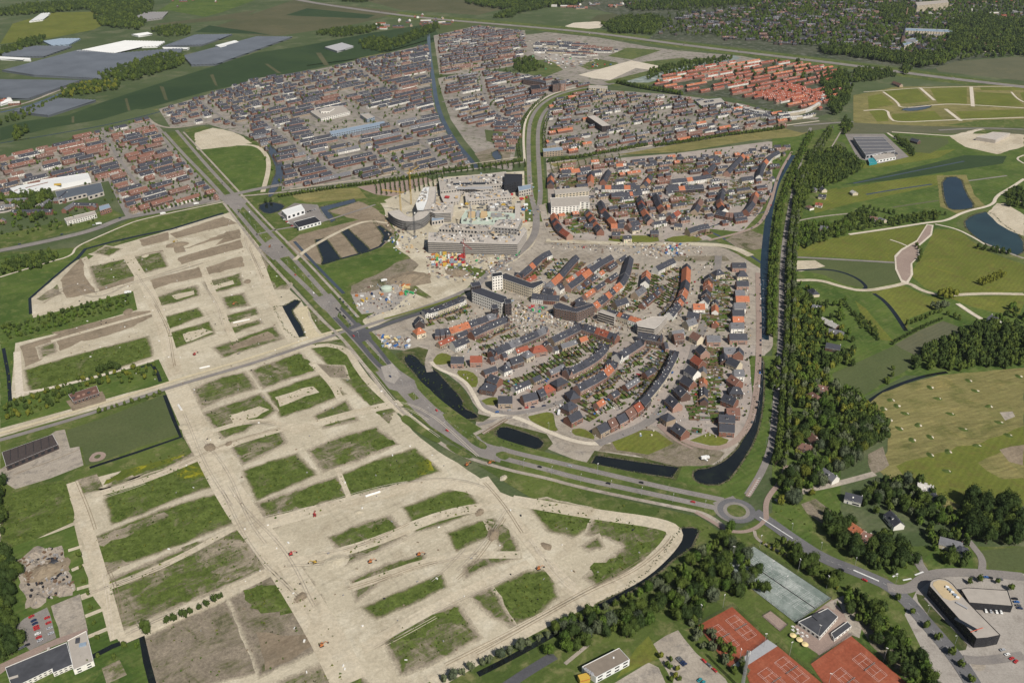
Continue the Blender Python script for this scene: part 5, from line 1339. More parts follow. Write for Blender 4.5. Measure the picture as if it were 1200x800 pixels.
for a in range(4):
    t = a * 1.6 + .4; _tk.bar((0, 0, .55 + a * .08), (math.cos(t) * 4.5, math.sin(t) * 4.5, 1.0 + a * .05), .35, 'bark', 4)
TRUNK = bpy.data.meshes.new('trunk'); TRUNK.from_pydata(_tk.v, [], _tk.f); TRUNK.materials.append(MATS['bark'])
TREES = []
TONE = dict(round='mid-green', dark='dark green', tall='mid-green', willow='grey-green', yellow='yellowish', fresh='bright green')
_hg = {}
for h in HOUSES: _hg.setdefault((int(h['x'] // 20), int(h['y'] // 20)), []).append(h)
def clear_of_houses(x, y, r):
    k = (int(x // 20), int(y // 20))
    for i in (-1, 0, 1):
        for j in (-1, 0, 1):
            for h in _hg.get((k[0] + i, k[1] + j), ()):
                if math.hypot(h['x'] - x, h['y'] - y) < r + 4.5: return False
    return True
def tree(x, y, r, kind='round', label=None, group=None, hf=1.0):
    TREES.append(dict(x=x, y=y, r=r, h=r * 1.75 * hf, kind=kind, label=label, group=group))
def row(desc, pts, step, r, kind='round', jit=.6, hf=1.0, two=0, mix=None, plain=False):
    P = chaikin(GP(pts), 1); i = 0; s = 0
    for a, b in zip(P, P[1:]):
        L = math.hypot(b[0] - a[0], b[1] - a[1])
        while s < L:
            t = s / L; x, y = a[0] + (b[0] - a[0]) * t, a[1] + (b[1] - a[1]) * t
            for q in ((0,) if not two else (-two, two)):
                nx, ny = -(b[1] - a[1]) / L * q, (b[0] - a[0]) / L * q
                kk = R.choice(mix) if mix else kind
                lab = ("tree in the %s" % desc) if plain else ("%s tree along the %s" % (ordinal(i), desc))
                tree(x + nx + R.uniform(-jit, jit), y + ny + R.uniform(-jit, jit), r * R.uniform(.8, 1.15), kk, lab, desc, hf)
                i += 1
            s += step * R.uniform(.85, 1.15)
        s -= L
def wood(desc, poly, step, r0, r1, mix=('round', 'dark', 'round', 'fresh'), dens=1.0, hf=1.0, avoid=True):
    P = GP(poly); xs = [p[0] for p in P]; ys = [p[1] for p in P]
    mx, my, ex, ey = (min(xs) + max(xs)) / 2, (min(ys) + max(ys)) / 2, (max(xs) - min(xs)) / 2, (max(ys) - min(ys)) / 2
    def side_of(a, b):
        u, w = (a - mx) / ex, (b - my) / ey; s = ('far' if w > .33 else 'near' if w < -.33 else '') ; t = ('east' if u > .33 else 'west' if u < -.33 else '')
        return {'farwest': 'north-west part', 'fareast': 'north-east part', 'nearwest': 'south-west part', 'neareast': 'south-east part', 'far': 'north part', 'near': 'south part', 'east': 'east part', 'west': 'west part', '': 'middle'}[s + t]
    y = min(ys); k = 0
    while y < max(ys):
        x = min(xs) + (step / 2 if k % 2 else 0)
        while x < max(xs):
            px, py = x + R.uniform(-.4, .4) * step, y + R.uniform(-.4, .4) * step
            if R.random() < dens and inside(P, px, py):
                r = R.uniform(r0, r1)
                if not avoid or clear_of_houses(px, py, r * .6): kk = R.choice(mix); tree(px, py, r, kk, "%s %s tree, %s of the %s" % ('small' if r < r0 + (r1 - r0) * .33 else 'large' if r > r0 + (r1 - r0) * .67 else 'middling', TONE[kk], side_of(px, py), desc), desc, hf)
            x += step
        y += step * .87; k += 1
# near woods and rows
row("dense belt between the sand road and the courts, ditch side", "650,740 690,722 730,706 770,690 810,662 840,640 858,622", 7.5, 5.2, mix=['round', 'willow', 'fresh', 'round'])
wood("belt between ditch and red courts", "640,768 660,746 700,728 740,716 775,700 815,668 850,642 866,640 882,668 902,690 898,702 872,704 850,700 828,708 822,730 800,736 776,722 752,738 735,752 700,752 668,770", 8.5, 4.6, 6.6, ('round', 'round', 'fresh', 'dark', 'willow'))
row("willow row on the sand road's outer edge", "520,800 560,782 600,765 640,748 672,733", 8, 4.6, 'willow')
wood("trees by the tennis car park", "806,722 822,728 832,742 850,756 866,774 880,796 868,800 848,784 830,768 812,752", 7.5, 3.6, 4.8, ('round', 'willow'))
wood("bushes by the lower car park", "770,770 782,768 800,790 806,805 790,806", 6, 2.6, 3.6, ('fresh', 'yellow', 'round'))
row("hedge beside the green courts", "894,638 930,660 968,684 985,694", 5.5, 2.4, 'yellow')
row("avenue between the courts and the main road", "912,640 930,652 950,668 965,678 985,690", 8, 5.4, 'round', two=5)
wood("wood strip down to the south-east corner", "985,690 1000,694 1020,708 1045,732 1070,762 1096,800 1110,822 1084,822 1058,800 1040,775 1016,748 996,722 984,702", 7.2, 4.0, 6.0, ('round', 'dark', 'dark', 'fresh'))
row("young trees on the path by the school road", "1052,704 1066,716 1078,727 1090,740 1104,755 1118,772 1130,788 1140,802", 14, 4.6, 'round')
row("trees along the north road by the school", "1134,684 1152,680 1166,682 1185,692 1196,700", 12, 4.0, mix=['fresh', 'round'])
wood("villa wood across from the school", "962,604 985,600 1002,626 1020,634 1040,628 1062,636 1074,652 1070,666 1048,674 1026,672 1004,660 985,648 966,628", 8.5, 5.0, 7.2, ('round', 'dark', 'dark'))
wood("wood by the eastern villas", "1078,592 1110,600 1130,612 1140,640 1136,668 1112,668 1092,650 1084,628 1070,612", 9, 4.5, 6.5, ('round', 'dark', 'fresh'))
wood("dark wood south of the hay field", "1020,568 1048,562 1078,562 1092,578 1104,600 1080,612 1050,598 1024,604 1010,590", 8.5, 4.6, 6.6, ('dark', 'round', 'dark', 'willow'))
wood("grove at the east edge", "1128,584 1160,588 1200,592 1205,640 1160,640 1130,628", 9, 5.5, 8.0, ('dark', 'dark', 'round'), hf=1.2)
wood("thicket between lake road and hay field", "914,560 930,548 925,505 930,440 945,425 968,438 985,455 1002,462 1020,478 1034,496 1040,515 1022,530 1000,545 985,560 960,578 930,592 912,592", 8.5, 5.0, 7.2, ('round', 'dark', 'dark', 'willow', 'yellow', 'fresh'), .84)
wood("round dense grove at the hay field's corner", "980,470 1000,464 1022,480 1036,500 1038,516 1018,528 1000,530 990,505", 7.5, 5.5, 7.0, ('dark', 'round'))
wood("wood north of the hay field", "1068,424 1085,408 1110,400 1130,388 1150,380 1180,385 1205,395 1205,430 1140,434 1100,438 1072,436", 9.5, 5.5, 8.0, ('dark', 'dark', 'round'))
wood("scattered bushes in the green meadow", "1020,440 1040,425 1060,440 1040,452", 14, 3, 4.5, ('round',), .7)
row("poplar avenue along the lake road, east side", "972,155 955,185 940,215 932,250 928,290 926,330 926,370 924,410 921,450 919,490 917,520 913,548", 8.0, 5.6, 'tall', hf=1.35, mix=['tall', 'round', 'dark', 'willow'], two=4)
row("avenue along the lake road, canal side", "950,158 935,190 922,220 913,250 908,290 905,330 904,360 903,395", 8.5, 5.6, 'round', two=3, mix=['round', 'dark', 'fresh'])
wood("grove between the canal and the avenue", "906,420 912,424 912,455 905,462 902,440", 8, 5, 6.5, ('round', 'dark'))
wood("wood along the top of the lake road", "930,205 948,195 985,200 1000,196 985,215 960,222 946,232 936,260 930,250", 10, 5.5, 8, ('dark', 'round', 'round'))
wood("wood south of the works hall", "945,180 985,176 1005,190 1012,200 985,212 950,206", 10, 5.5, 8, ('dark', 'dark', 'round'))
wood("garden trees of the lakeside farms", "930,265 990,262 1000,270 970,284 948,290 930,300", 11, 5, 7, ('round', 'dark', 'fresh'))
wood("hedge trees by the big lawn", "1000,250 1015,246 1030,258 1090,250 1112,252 1100,258 1040,266 1000,272 975,278 960,276", 9, 3.8, 5.2, ('round', 'dark'))
wood("gardens of the lake road farms", "926,318 948,336 960,350 1000,350 1010,372 1000,400 1012,430 985,440 940,430 926,400", 13, 3.5, 6, ('round', 'dark', 'fresh', 'yellow'), .45)
row("hedge down the long farm lane", "988,356 1002,370 1018,388 1030,400", 6, 3, 'dark')
row("hedge round the grey-green field", "1046,404 1070,390 1092,380 1106,374", 6, 3, 'dark')
row("shrubby row beside the lake farms", "1012,244 1030,248 1048,252", 9, 4.6, 'dark')
wood("garden of the house with the pond", "926,345 948,340 952,358 968,362 966,372 944,378 926,372", 10, 4.5, 6.5, ('round', 'dark', 'yellow'), .8)
wood("trees round the big barn", "926,380 958,376 966,392 990,396 990,402 960,400 966,420 990,415 1010,410 1000,424 975,436 945,428 928,410", 9.5, 5, 7, ('round', 'dark', 'dark', 'yellow'), .95)
wood("orchard bushes below the lanes", "996,366 1004,362 1022,380 1032,394 1026,398 1010,386", 7, 2.6, 3.6, ('round', 'dark'), .8)
row("dark bushes on the lake shore", "1146,291 1156,293 1170,296 1184,298", 9, 4.8, 'dark', two=3)
row("bushes in the olive field", "1150,334 1158,330 1168,327 1176,322", 9, 5.2, 'yellow', two=3)
row("trees by the curved junction", "1074,290 1080,296 1076,308", 9, 4.2, 'round')
row("trees at the sand path crossing", "1104,350 1112,348 1120,346", 9, 7.0, 'yellow', two=4)
row("trees south of the sand path crossing", "1094,362 1104,360 1112,364", 9, 6.2, 'willow', two=3)
wood("wood at the far lake shore", "1178,226 1190,222 1205,228 1205,246 1180,243", 9, 5, 7, ('dark', 'round'))
row("tree row on the ditch by the olive field", "1062,382 1080,376 1100,366 1112,370 1130,378", 10, 4.4, 'round')
wood("bushes of the south-east villas", "1140,395 1165,376 1200,352 1205,392 1160,392", 13, 5, 7, ('dark', 'round', 'fresh'), .6)
# west side
wood("wood on the western edge", "-10,560 4,566 8,590 0,640 20,656 24,690 12,730 30,750 26,766 0,776 -12,776", 8, 5, 7.5, ('dark', 'dark', 'round'))
row("clipped row on the soil plots", "196,731 204,728 212,724 220,720 229,716 238,712 246,709 256,704 262,701", 6.5, 4.6, 'dark')
row("single trees at the plot corner", "172,742 178,740", 12, 5.5, 'round')
row("bushes in the little garden plots", "94,652 97,675 103,700 111,730 118,757", 17, 3.2, 'round')
wood("scrub strip north of the crossing", "2,384 36,376 60,370 100,358 150,346 156,358 100,374 60,386 10,398", 7, 2.4, 4.0, ('dark', 'round', 'fresh'), .8)
wood("scrub by the ruin", "2,478 24,468 60,456 84,447 120,438 150,432 180,424 186,440 150,452 120,450 84,466 60,480 2,496", 7.5, 2.6, 4.4, ('round', 'dark', 'yellow'), .7)
row("dark copse by the ditch", "118,436 124,433 130,430 140,434", 7, 5.2, 'dark', two=2)
row("small trees on the sports field edge", "116,484 122,482 130,479 180,466 188,462", 7, 3.4, 'round')
row("flowering shrubs by the long hall", "8,545 20,541 32,537 44,532 56,527 64,522", 8, 2.4, 'yellow')
wood("wood by the western road", "2,312 20,305 40,300 60,294 70,300 60,312 30,318 2,325", 8.5, 4, 6, ('dark', 'round', 'dark'))
wood("trees round the treatment tanks", "0,232 22,226 40,228 60,224 64,240 56,252 40,262 24,256 20,244 0,238", 9.5, 5, 7.5, ('dark', 'dark', 'round'), .9)
wood("wood on the corner south of the white hall", "20,226 45,224 60,228 46,232 24,234", 10, 4, 6, ('dark', 'round'))
wood("scrub on the corner plot", "90,770 130,762 162,752 168,765 130,775 110,785", 8, 2.5, 4, ('round', 'fresh'), .5)
row("pond island trees", "312,238 318,237", 8, 5, 'dark')
# hedged lines of the estates
for d_, s, r, st in [("green hedge line south of the old estates", "328,231 360,226 400,220 440,215 480,209 520,202 548,198", 3.6, 5.5), ("second hedge line by the parkway", "566,197 590,193 610,189", 3.6, 6), ("hedge line north of the meadow strip", "642,191 680,185 720,178 758,171", 4.0, 5.5), ("hedge line along the path to the lake road", "768,172 800,168 840,161 880,156 920,151", 4.0, 5.5),
                     ("willow hedge by the red-roof estate", "724,98 745,103 770,107 800,112", 6.5, 9), ("green line by the western road", "170,250 200,243 250,230", 3.2, 8), ("parkway trees, west", "610,190 606,170 610,150 618,132 640,112", 3, 16), ("east parkway trees", "638,180 637,150 648,128 672,110", 3, 16)]:
    row(d_, s, st, r, mix=['round', 'dark'], two=2.5, plain=True)
for k in range(15):
    t = k / 14.0; x = 440 + 78 * t; y = 222 - 7 * t
    row("nursery rows beside the crane site", "%g,%g %g,%g" % (x, y - 5 + (-1) * 2, x + 2, y + 8), 9, 2.2, 'dark', plain=True, hf=1.6)
for k in range(15):
    t = k / 14.0; x = 520 + 95 * t; y = 199 - 8 * t
    row("nursery rows beside the crane site", "%g,%g %g,%g" % (x, y - 1, x + 1, y + 6), 9, 2.2, 'dark', plain=True, hf=1.6)
for k in range(11):
    t = k / 10.0; x = 645 + 80 * t; y = 195 - 12 * t
    row("nursery rows beside the meadow", "%g,%g %g,%g" % (x, y - 2, x + 3, y + 8), 9, 1.9, 'round', plain=True)
# far woods
def mass(poly, step, r0, r1, mix=('dark', 'dark', 'round'), dens=.9): wood('far woods', poly, step, r0, r1, mix, dens, 1.0)
mass("0,60 30,50 54,42 50,52 30,60 0,66", 16, 7, 11)
mass("0,14 30,8 90,4 180,0 180,16 150,22 120,20 100,12 60,16 0,20", 18, 8, 12)
mass("110,22 150,20 172,26 165,36 140,34 120,32", 16, 8, 11)
mass("178,36 205,31 225,34 222,42 200,44 182,42", 15, 6, 9)
mass("116,90 140,80 165,72 200,64 215,68 215,78 190,85 160,95 120,95", 14, 6, 10)
mass("72,108 90,100 120,96 142,98 140,106 100,112 75,116", 13, 5, 8, ('yellow', 'round', 'dark'))
mass("0,142 20,136 60,120 90,104 98,102 60,124 30,140 0,150", 14, 5, 8, dens=.7)
mass("10,156 30,148 34,156 18,166", 14, 5, 8)
mass("372,38 400,34 425,34 440,30 452,32 430,40 400,44 372,42", 14, 5, 8)
mass("420,50 440,44 460,48 500,32 512,28 516,34 480,52 450,62 425,58", 13, 5, 8, dens=.8)
mass("440,0 425,4 400,2 390,-4", 16, 7, 10)
mass("545,4 600,-4 604,8 590,12 560,8", 16, 8, 11)
mass("600,-6 690,-6 680,6 640,10 610,16 600,20", 17, 8, 12)
mass("575,22 590,16 605,12 602,22", 16, 7, 10)
mass("704,30 730,22 760,20 780,24 765,42 740,40 716,40", 14, 7, 11)
mass("730,4 800,2 880,-6 880,6 800,12 740,14", 18, 7, 11, dens=.7)
mass("760,26 800,12 840,6 900,0 900,14 860,26 820,34 780,44", 22, 5.5, 9, dens=.42)
mass("880,0 1210,-6 1210,66 1090,74 1050,68 1000,60 960,56 900,50 840,44 800,42 860,30", 21, 6, 10, ('dark', 'round', 'fresh'), dens=.72)
mass("960,58 1000,56 1050,62 1110,66 1108,76 1080,80 1040,74 990,66 962,64", 14, 8, 12)
mass("1030,10 1060,6 1072,16 1060,30 1036,28", 14, 8, 11, ('dark', 'round'))
mass("1110,28 1150,20 1205,30 1205,66 1160,62 1110,62", 15, 8, 13)
mass("760,84 790,76 830,70 850,66 860,70 820,82 780,92 755,94", 14, 5, 8, dens=.6)
mass("840,80 930,72 990,84 990,110 970,135 950,130 920,112 880,104 850,100", 24, 6, 9, dens=.4)
mass("960,90 990,84 1000,100 990,128 975,140 968,120", 12, 6, 10, dens=.85)
mass("1000,82 1040,84 1050,90 1020,96 1000,98", 13, 6, 9)
mass("1055,84 1060,78 1068,82 1062,90", 12, 7, 10)
mass("600,72 620,68 640,80 620,86 604,84", 14, 5, 8, dens=.8)
mass("1045,160 1055,162 1075,180 1068,184", 9, 4, 6)
mass("990,140 1000,150 990,160 985,150", 9, 5, 7)
for p, n, rr_ in [("200,128 300,95 400,78 500,54 508,130 550,196 330,222 290,160", 620, (2.2, 4.2)), ("516,44 612,36 620,80 600,130 560,140 515,110", 260, (2.2, 4.5)), ("640,182 645,120 700,106 930,132 800,168", 420, (2.2, 4.2)), ("0,186 172,138 258,234 150,250", 330, (2.0, 3.8)),
                  ("645,196 900,170 930,175 905,235 870,270 660,280", 330, (1.6, 2.8)), ("520,380 600,330 830,300 885,330 885,480 850,515 700,500 600,470 540,430", 520, (1.2, 2.4)), ("0,252 120,245 118,262 60,272 0,282", 60, (2.5, 4.5))]:
    P = GP(p); xs = [q[0] for q in P]; ys = [q[1] for q in P]; c = 0; t = 0
    while c < n and t < n * 20:
        t += 1; x, y = R.uniform(min(xs), max(xs)), R.uniform(min(ys), max(ys))
        if inside(P, x, y) and clear_of_houses(x, y, R.uniform(-.5, .5)):
            tree(x, y, R.uniform(*rr_), R.choice(['round', 'fresh', 'dark']), None, None); c += 1
def tvis(t):
    px, py = P2(t['x'], t['y'], t['h'] / 2); return -25 < px < 1225 and -15 < py < 830
TREES = [t for t in TREES if tvis(t)]
TREES.sort(key=lambda t: (0 if t['label'] else 1, math.hypot(t['x'], t['y'], CAM_H) / t['r']))
print('TREES', len(TREES))
NT = 300
for i, t in enumerate(TREES[:NT]):
    r = empty('tree', (t['x'], t['y'], .3), R.uniform(0, 6.28), t['label'], 'tree', t['group'])
    c = link('crown', CROWNS[(t['kind'], i % 3)], r); c.location = (0, 0, t['h'] * .16); c.scale = (t['r'] * 1.15, t['r'] * R.uniform(1.0, 1.2), t['h'] * 1.05)
    k = link('trunk', TRUNK, r); k.scale = (t['r'] * .07, t['r'] * .07, t['h'] * .5)
def bake(name, items, kinds):
    V, F, M = [], [], []; mats = sorted(set(kinds)); off = 0
    for (x, y, r, h, kd, z0) in items:
        v, f = _LOW[R.randint(0, 4)]; v = np.array(v); a = R.uniform(0, 6.28); ca, sa = math.cos(a), math.sin(a)
        w = np.empty_like(v); w[:, 0] = x + r * (v[:, 0] * ca - v[:, 1] * sa); w[:, 1] = y + r * (v[:, 0] * sa + v[:, 1] * ca); w[:, 2] = z0 + np.maximum(v[:, 2], 0) * h
        V.append(w); F += [tuple(q + off for q in g) for g in f]; M += [mats.index(kd)] * len(f); off += len(v)
    me = bpy.data.meshes.new(name); me.from_pydata(np.concatenate(V).tolist(), [], F)
    for m in mats: me.materials.append(MATS[m])
    me.polygons.foreach_set('material_index', M); me.update()
    o = link(name, me); o['kind'] = 'stuff'; return o
KM = dict(round='leaf_mid', dark='leaf_dark', tall='leaf_mid', willow='leaf_grey', yellow='leaf_yellow', fresh='leaf_fresh')
bake('woodland', [(t['x'], t['y'], t['r'], t['h'] * 1.05, KM[t['kind']], .3) for t in TREES[NT:]], list(KM.values()))
bake('shrubbery', [(x, y, r, r * 1.6, R.choice(['leaf_mid', 'leaf_fresh', 'leaf_dark']), .3) for x, y, r in SHRUB], list(KM.values()))

# weeds standing on the parcels and rough margins
tv, tf = [], []
def tufts(P, n, s0, s1):
    xs = [p[0] for p in P]; ys = [p[1] for p in P]
    for _ in range(n):
        x, y = R.uniform(min(xs), max(xs)), R.uniform(min(ys), max(ys))
        if not inside(P, x, y): continue
        q = R.uniform(s0, s1)
        for _k in range(3):
            a = R.uniform(0, 6.28); k = len(tv); hx, hy = q * math.cos(a), q * math.sin(a); ox, oy = R.uniform(-q, q) * .5, R.uniform(-q, q) * .5
            tv.extend([(x + ox - hx, y + oy - hy, .25), (x + ox + hx, y + oy + hy, .25), (x + ox + hy * .5, y + oy - hx * .5, .3 + q * R.uniform(.7, 1.3))]); tf.append((k, k + 1, k + 2))
for P, m in WEEDS:
    A = abs(sum(P[i][0] * P[(i + 1) % len(P)][1] - P[(i + 1) % len(P)][0] * P[i][1] for i in range(len(P)))) / 2
    tufts(P, int(A * (.060 if m == 'weeds_thick' else .030 if m == 'weeds_half' else .012)), .35, 1.3)
for s, d in [("0,378 40,372 156,341 161,363 60,392 18,402 12,470 0,478", .06), ("0,582 76,561 88,611 40,632 8,646 0,640", .05), ("905,592 935,590 952,612 950,640 915,625", .02), ("560,545 700,578 820,606 850,628 800,630 770,612 640,594", .02), ("464,414 498,420 540,452 556,484 530,494 490,458", .04)]:
    P = GP(s); A = abs(sum(P[i][0] * P[(i + 1) % len(P)][1] - P[(i + 1) % len(P)][0] * P[i][1] for i in range(len(P)))) / 2; tufts(P, int(A * d), .4, 1.2)
me = bpy.data.meshes.new('weeds'); me.from_pydata(tv, [], tf); me.materials.append(MATS['leaf_mid']); me.materials.append(MATS['leaf_fresh']); me.materials.append(MATS['leaf_yellow']); me.polygons.foreach_set('material_index', [(i // 3) % 7 % 3 for i in range(len(tf))]); me.update()
link('weeds', me)['kind'] = 'stuff'
# loose building stuff lying about the sites
lt = MB()
def litter(poly, n, mats, a=(.6, 2.6), z=(.3, 1.6), base=None):
    if base is not None: poly = [P2(*G(p[0], p[1], base)) for p in PTS(poly)]
    P = GP(poly); xs = [p[0] for p in P]; ys = [p[1] for p in P]; c = 0
    for _ in range(n * 6):
        if c >= n: break
        x, y = R.uniform(min(xs), max(xs)), R.uniform(min(ys), max(ys))
        if not inside(P, x, y) or not clear_of_houses(x, y, 1.5): continue
        c += 1; t = R.uniform(0, 3.14); ca, sa = math.cos(t), math.sin(t); w, d = R.uniform(*a), R.uniform(*a) * .6
        lt.box(-w, w, -d, d, (base or GZ) - .3, (base or GZ) + R.uniform(*z), R.choice(mats), lambda p: (x + p[0] * ca - p[1] * sa, y + p[0] * sa + p[1] * ca, p[2]))
MX = ['conc_raw', 'conc_grey', 'roof_grey', 'sand_pale', 'soil', 'conc_grey', 'yard', 'frame_white', 'conc_raw', 'conc_grey', 'frame_white', 'plywood', 'roof_brown', 'charcoal', 'steel_blue', 'sand_pale', 'wood', 'conc_grey', 'conc_raw', 'brick_pink', 'sand_pale', 'roof_grey', 'roof_brown']
litter("500,300 612,298 590,318 560,332 530,330 500,322", 260, MX); litter("450,250 500,262 500,300 470,300 452,285", 100, MX); litter("514,205 620,202 640,240 620,275 520,270 500,240", 260, MX)
litter("412,340 470,328 490,340 478,362 430,374 415,360", 130, MX, (.5, 1.8)); litter("585,360 660,366 740,372 745,392 700,384 640,384 600,392", 420, MX, (.4, 1.6)); litter("440,392 486,396 480,408 450,408", 90, MX, (.5, 1.6))
litter("640,284 820,286 830,300 760,300 700,296 645,292", 150, MX, (.5, 1.8)); litter("740,285 800,286 808,298 780,304 745,300", 90, MX); litter("20,655 70,640 88,690 40,710", 150, ['conc_grey', 'conc_raw', 'rubble', 'charcoal', 'wood'], (.5, 1.8))
litter("620,48 700,56 700,80 640,78", 160, MX, (2, 6)); litter("500,390 600,340 700,350 800,300 880,320 885,470 840,515 720,510 640,480 560,460", 900, MX, (.3, 1.1)); litter("650,200 900,175 900,240 860,265 660,275", 700, MX, (.5, 1.6)); litter("600,352 640,360 700,370 640,380 590,372", 120, MX)
for s in ("100,300 268,250 400,400 330,420 200,448 40,420", "210,450 400,400 560,560 800,620 560,770 300,800 160,700"): litter(s, 120, ['frame_white', 'conc_grey', 'soil', 'charcoal', 'paint_white', 'soil'], (.3, 1.2), (.2, .8))
DK = ['conc_raw', 'conc_grey', 'frame_white', 'charcoal', 'roof_gravel', 'plywood', 'steel_grey', 'scaffold', 'conc_raw']
for s, n, b in [("504,282 604,284 612,270 506,274", 130, 18.6), ("516,211 590,204 592,214 520,222", 110, 11.6), ("548,227 592,222 598,230 550,234", 50, 8.7), ("574,238 597,236 598,246 576,247", 40, 7.7), ("504,248 508,239 530,238 526,248", 50, 16.7), ("542,261 602,261 602,251 548,248", 60, 7.7), ("516,268 574,269 577,265 524,262", 50, 14.7), ("488,238 497,221 502,221 498,240", 30, 17.7), ("578,265 604,266 610,258 586,258", 40, 10.7)]:
    litter(s, n, DK, (.8, 3.2), (.4, 2.4), b)
lt.build('site_debris')['kind'] = 'stuff'
# reeds along the water's edge
tv, tf = [], []
for P in SHORES:
    for a, b in zip(P, P[1:] + P[:1]):
        L = math.hypot(b[0] - a[0], b[1] - a[1])
        for _ in range(int(L * .9)):
            t = R.random(); tufts([(a[0] + (b[0] - a[0]) * t + dx, a[1] + (b[1] - a[1]) * t + dy) for dx, dy in ((-1.5, -1.5), (1.5, -1.5), (1.5, 1.5), (-1.5, 1.5))], 1, .3, .9)
me = bpy.data.meshes.new('reeds'); me.from_pydata(tv, [], tf); me.materials.append(MATS['leaf_mid']); me.materials.append(MATS['leaf_grey']); me.polygons.foreach_set('material_index', [(i // 3) % 2 for i in range(len(tf))]); me.update(); link('reeds', me)['kind'] = 'stuff'
# wheel tracks worn into the sand
wt = MB(); m = 'yard'
TR = ["205,450 228,500 275,590 330,660 380,740 410,800", "150,300 175,340 190,380 207,440", "285,265 300,300 318,350 345,400", "112,344 158,330 235,308 290,292", "236,310 262,372 275,400", "85,565 108,640 125,700 138,748", "95,700 190,665 290,610", "140,750 230,712 320,668", "110,580 180,560 270,520 340,500", "290,620 400,590 520,560 600,590", "340,660 430,640 520,600 600,590", "565,560 610,620 665,690 700,705",
      "505,800 600,745 690,700 745,676 780,645 795,622 770,612 700,603 600,586", "300,424 400,396 430,450 500,505 565,560", "340,505 430,480 480,470 560,540", "408,690 520,650 610,650", "425,760 520,705 620,660", "226,512 300,490 345,500", "380,740 340,690 300,650 250,560 215,480", "40,360 90,330 110,350 150,330", "620,282 700,288 820,288", "520,330 560,300 600,300 620,285", "330,660 370,660 440,650 520,610", "600,590 560,640 520,680 430,740"]
for s in TR:
    base = chaikin(GP(s), 3)
    for _ in range(3):
        i0_ = R.randint(0, len(base) // 2); sub_ = base[i0_:i0_ + max(6, int(len(base) * R.uniform(.25, .5)))]
        o0, ph, am = R.uniform(-7, 7), R.uniform(0, 6), R.uniform(1, 4); Q = []
        acc = 0
        for i, p in enumerate(sub_):
            a, b = sub_[max(0, i - 1)], sub_[min(len(sub_) - 1, i + 1)]; l = math.hypot(b[0] - a[0], b[1] - a[1]) or 1; acc += l / 2
            off = o0 + am * math.sin(acc * .03 + ph); Q.append((p[0] - (b[1] - a[1]) / l * off, p[1] + (b[0] - a[0]) / l * off))
        for sd in (-1.1, 1.1):
            L0, _q = strip_pts(Q, 2 * abs(sd)); C_ = L0 if sd > 0 else _q; A, B_ = strip_pts(C_, .5); m = R.choice(['sand_pale', 'yard', 'sand_road', 'yard', 'soil']) if sd < 0 else m
            for i in range(len(A) - 1): wt.face([(B_[i][0], B_[i][1], .549), (B_[i + 1][0], B_[i + 1][1], .549), (A[i + 1][0], A[i + 1][1], .549), (A[i][0], A[i][1], .549)], m)
wt.build('wheel_tracks')['kind'] = 'stuff'
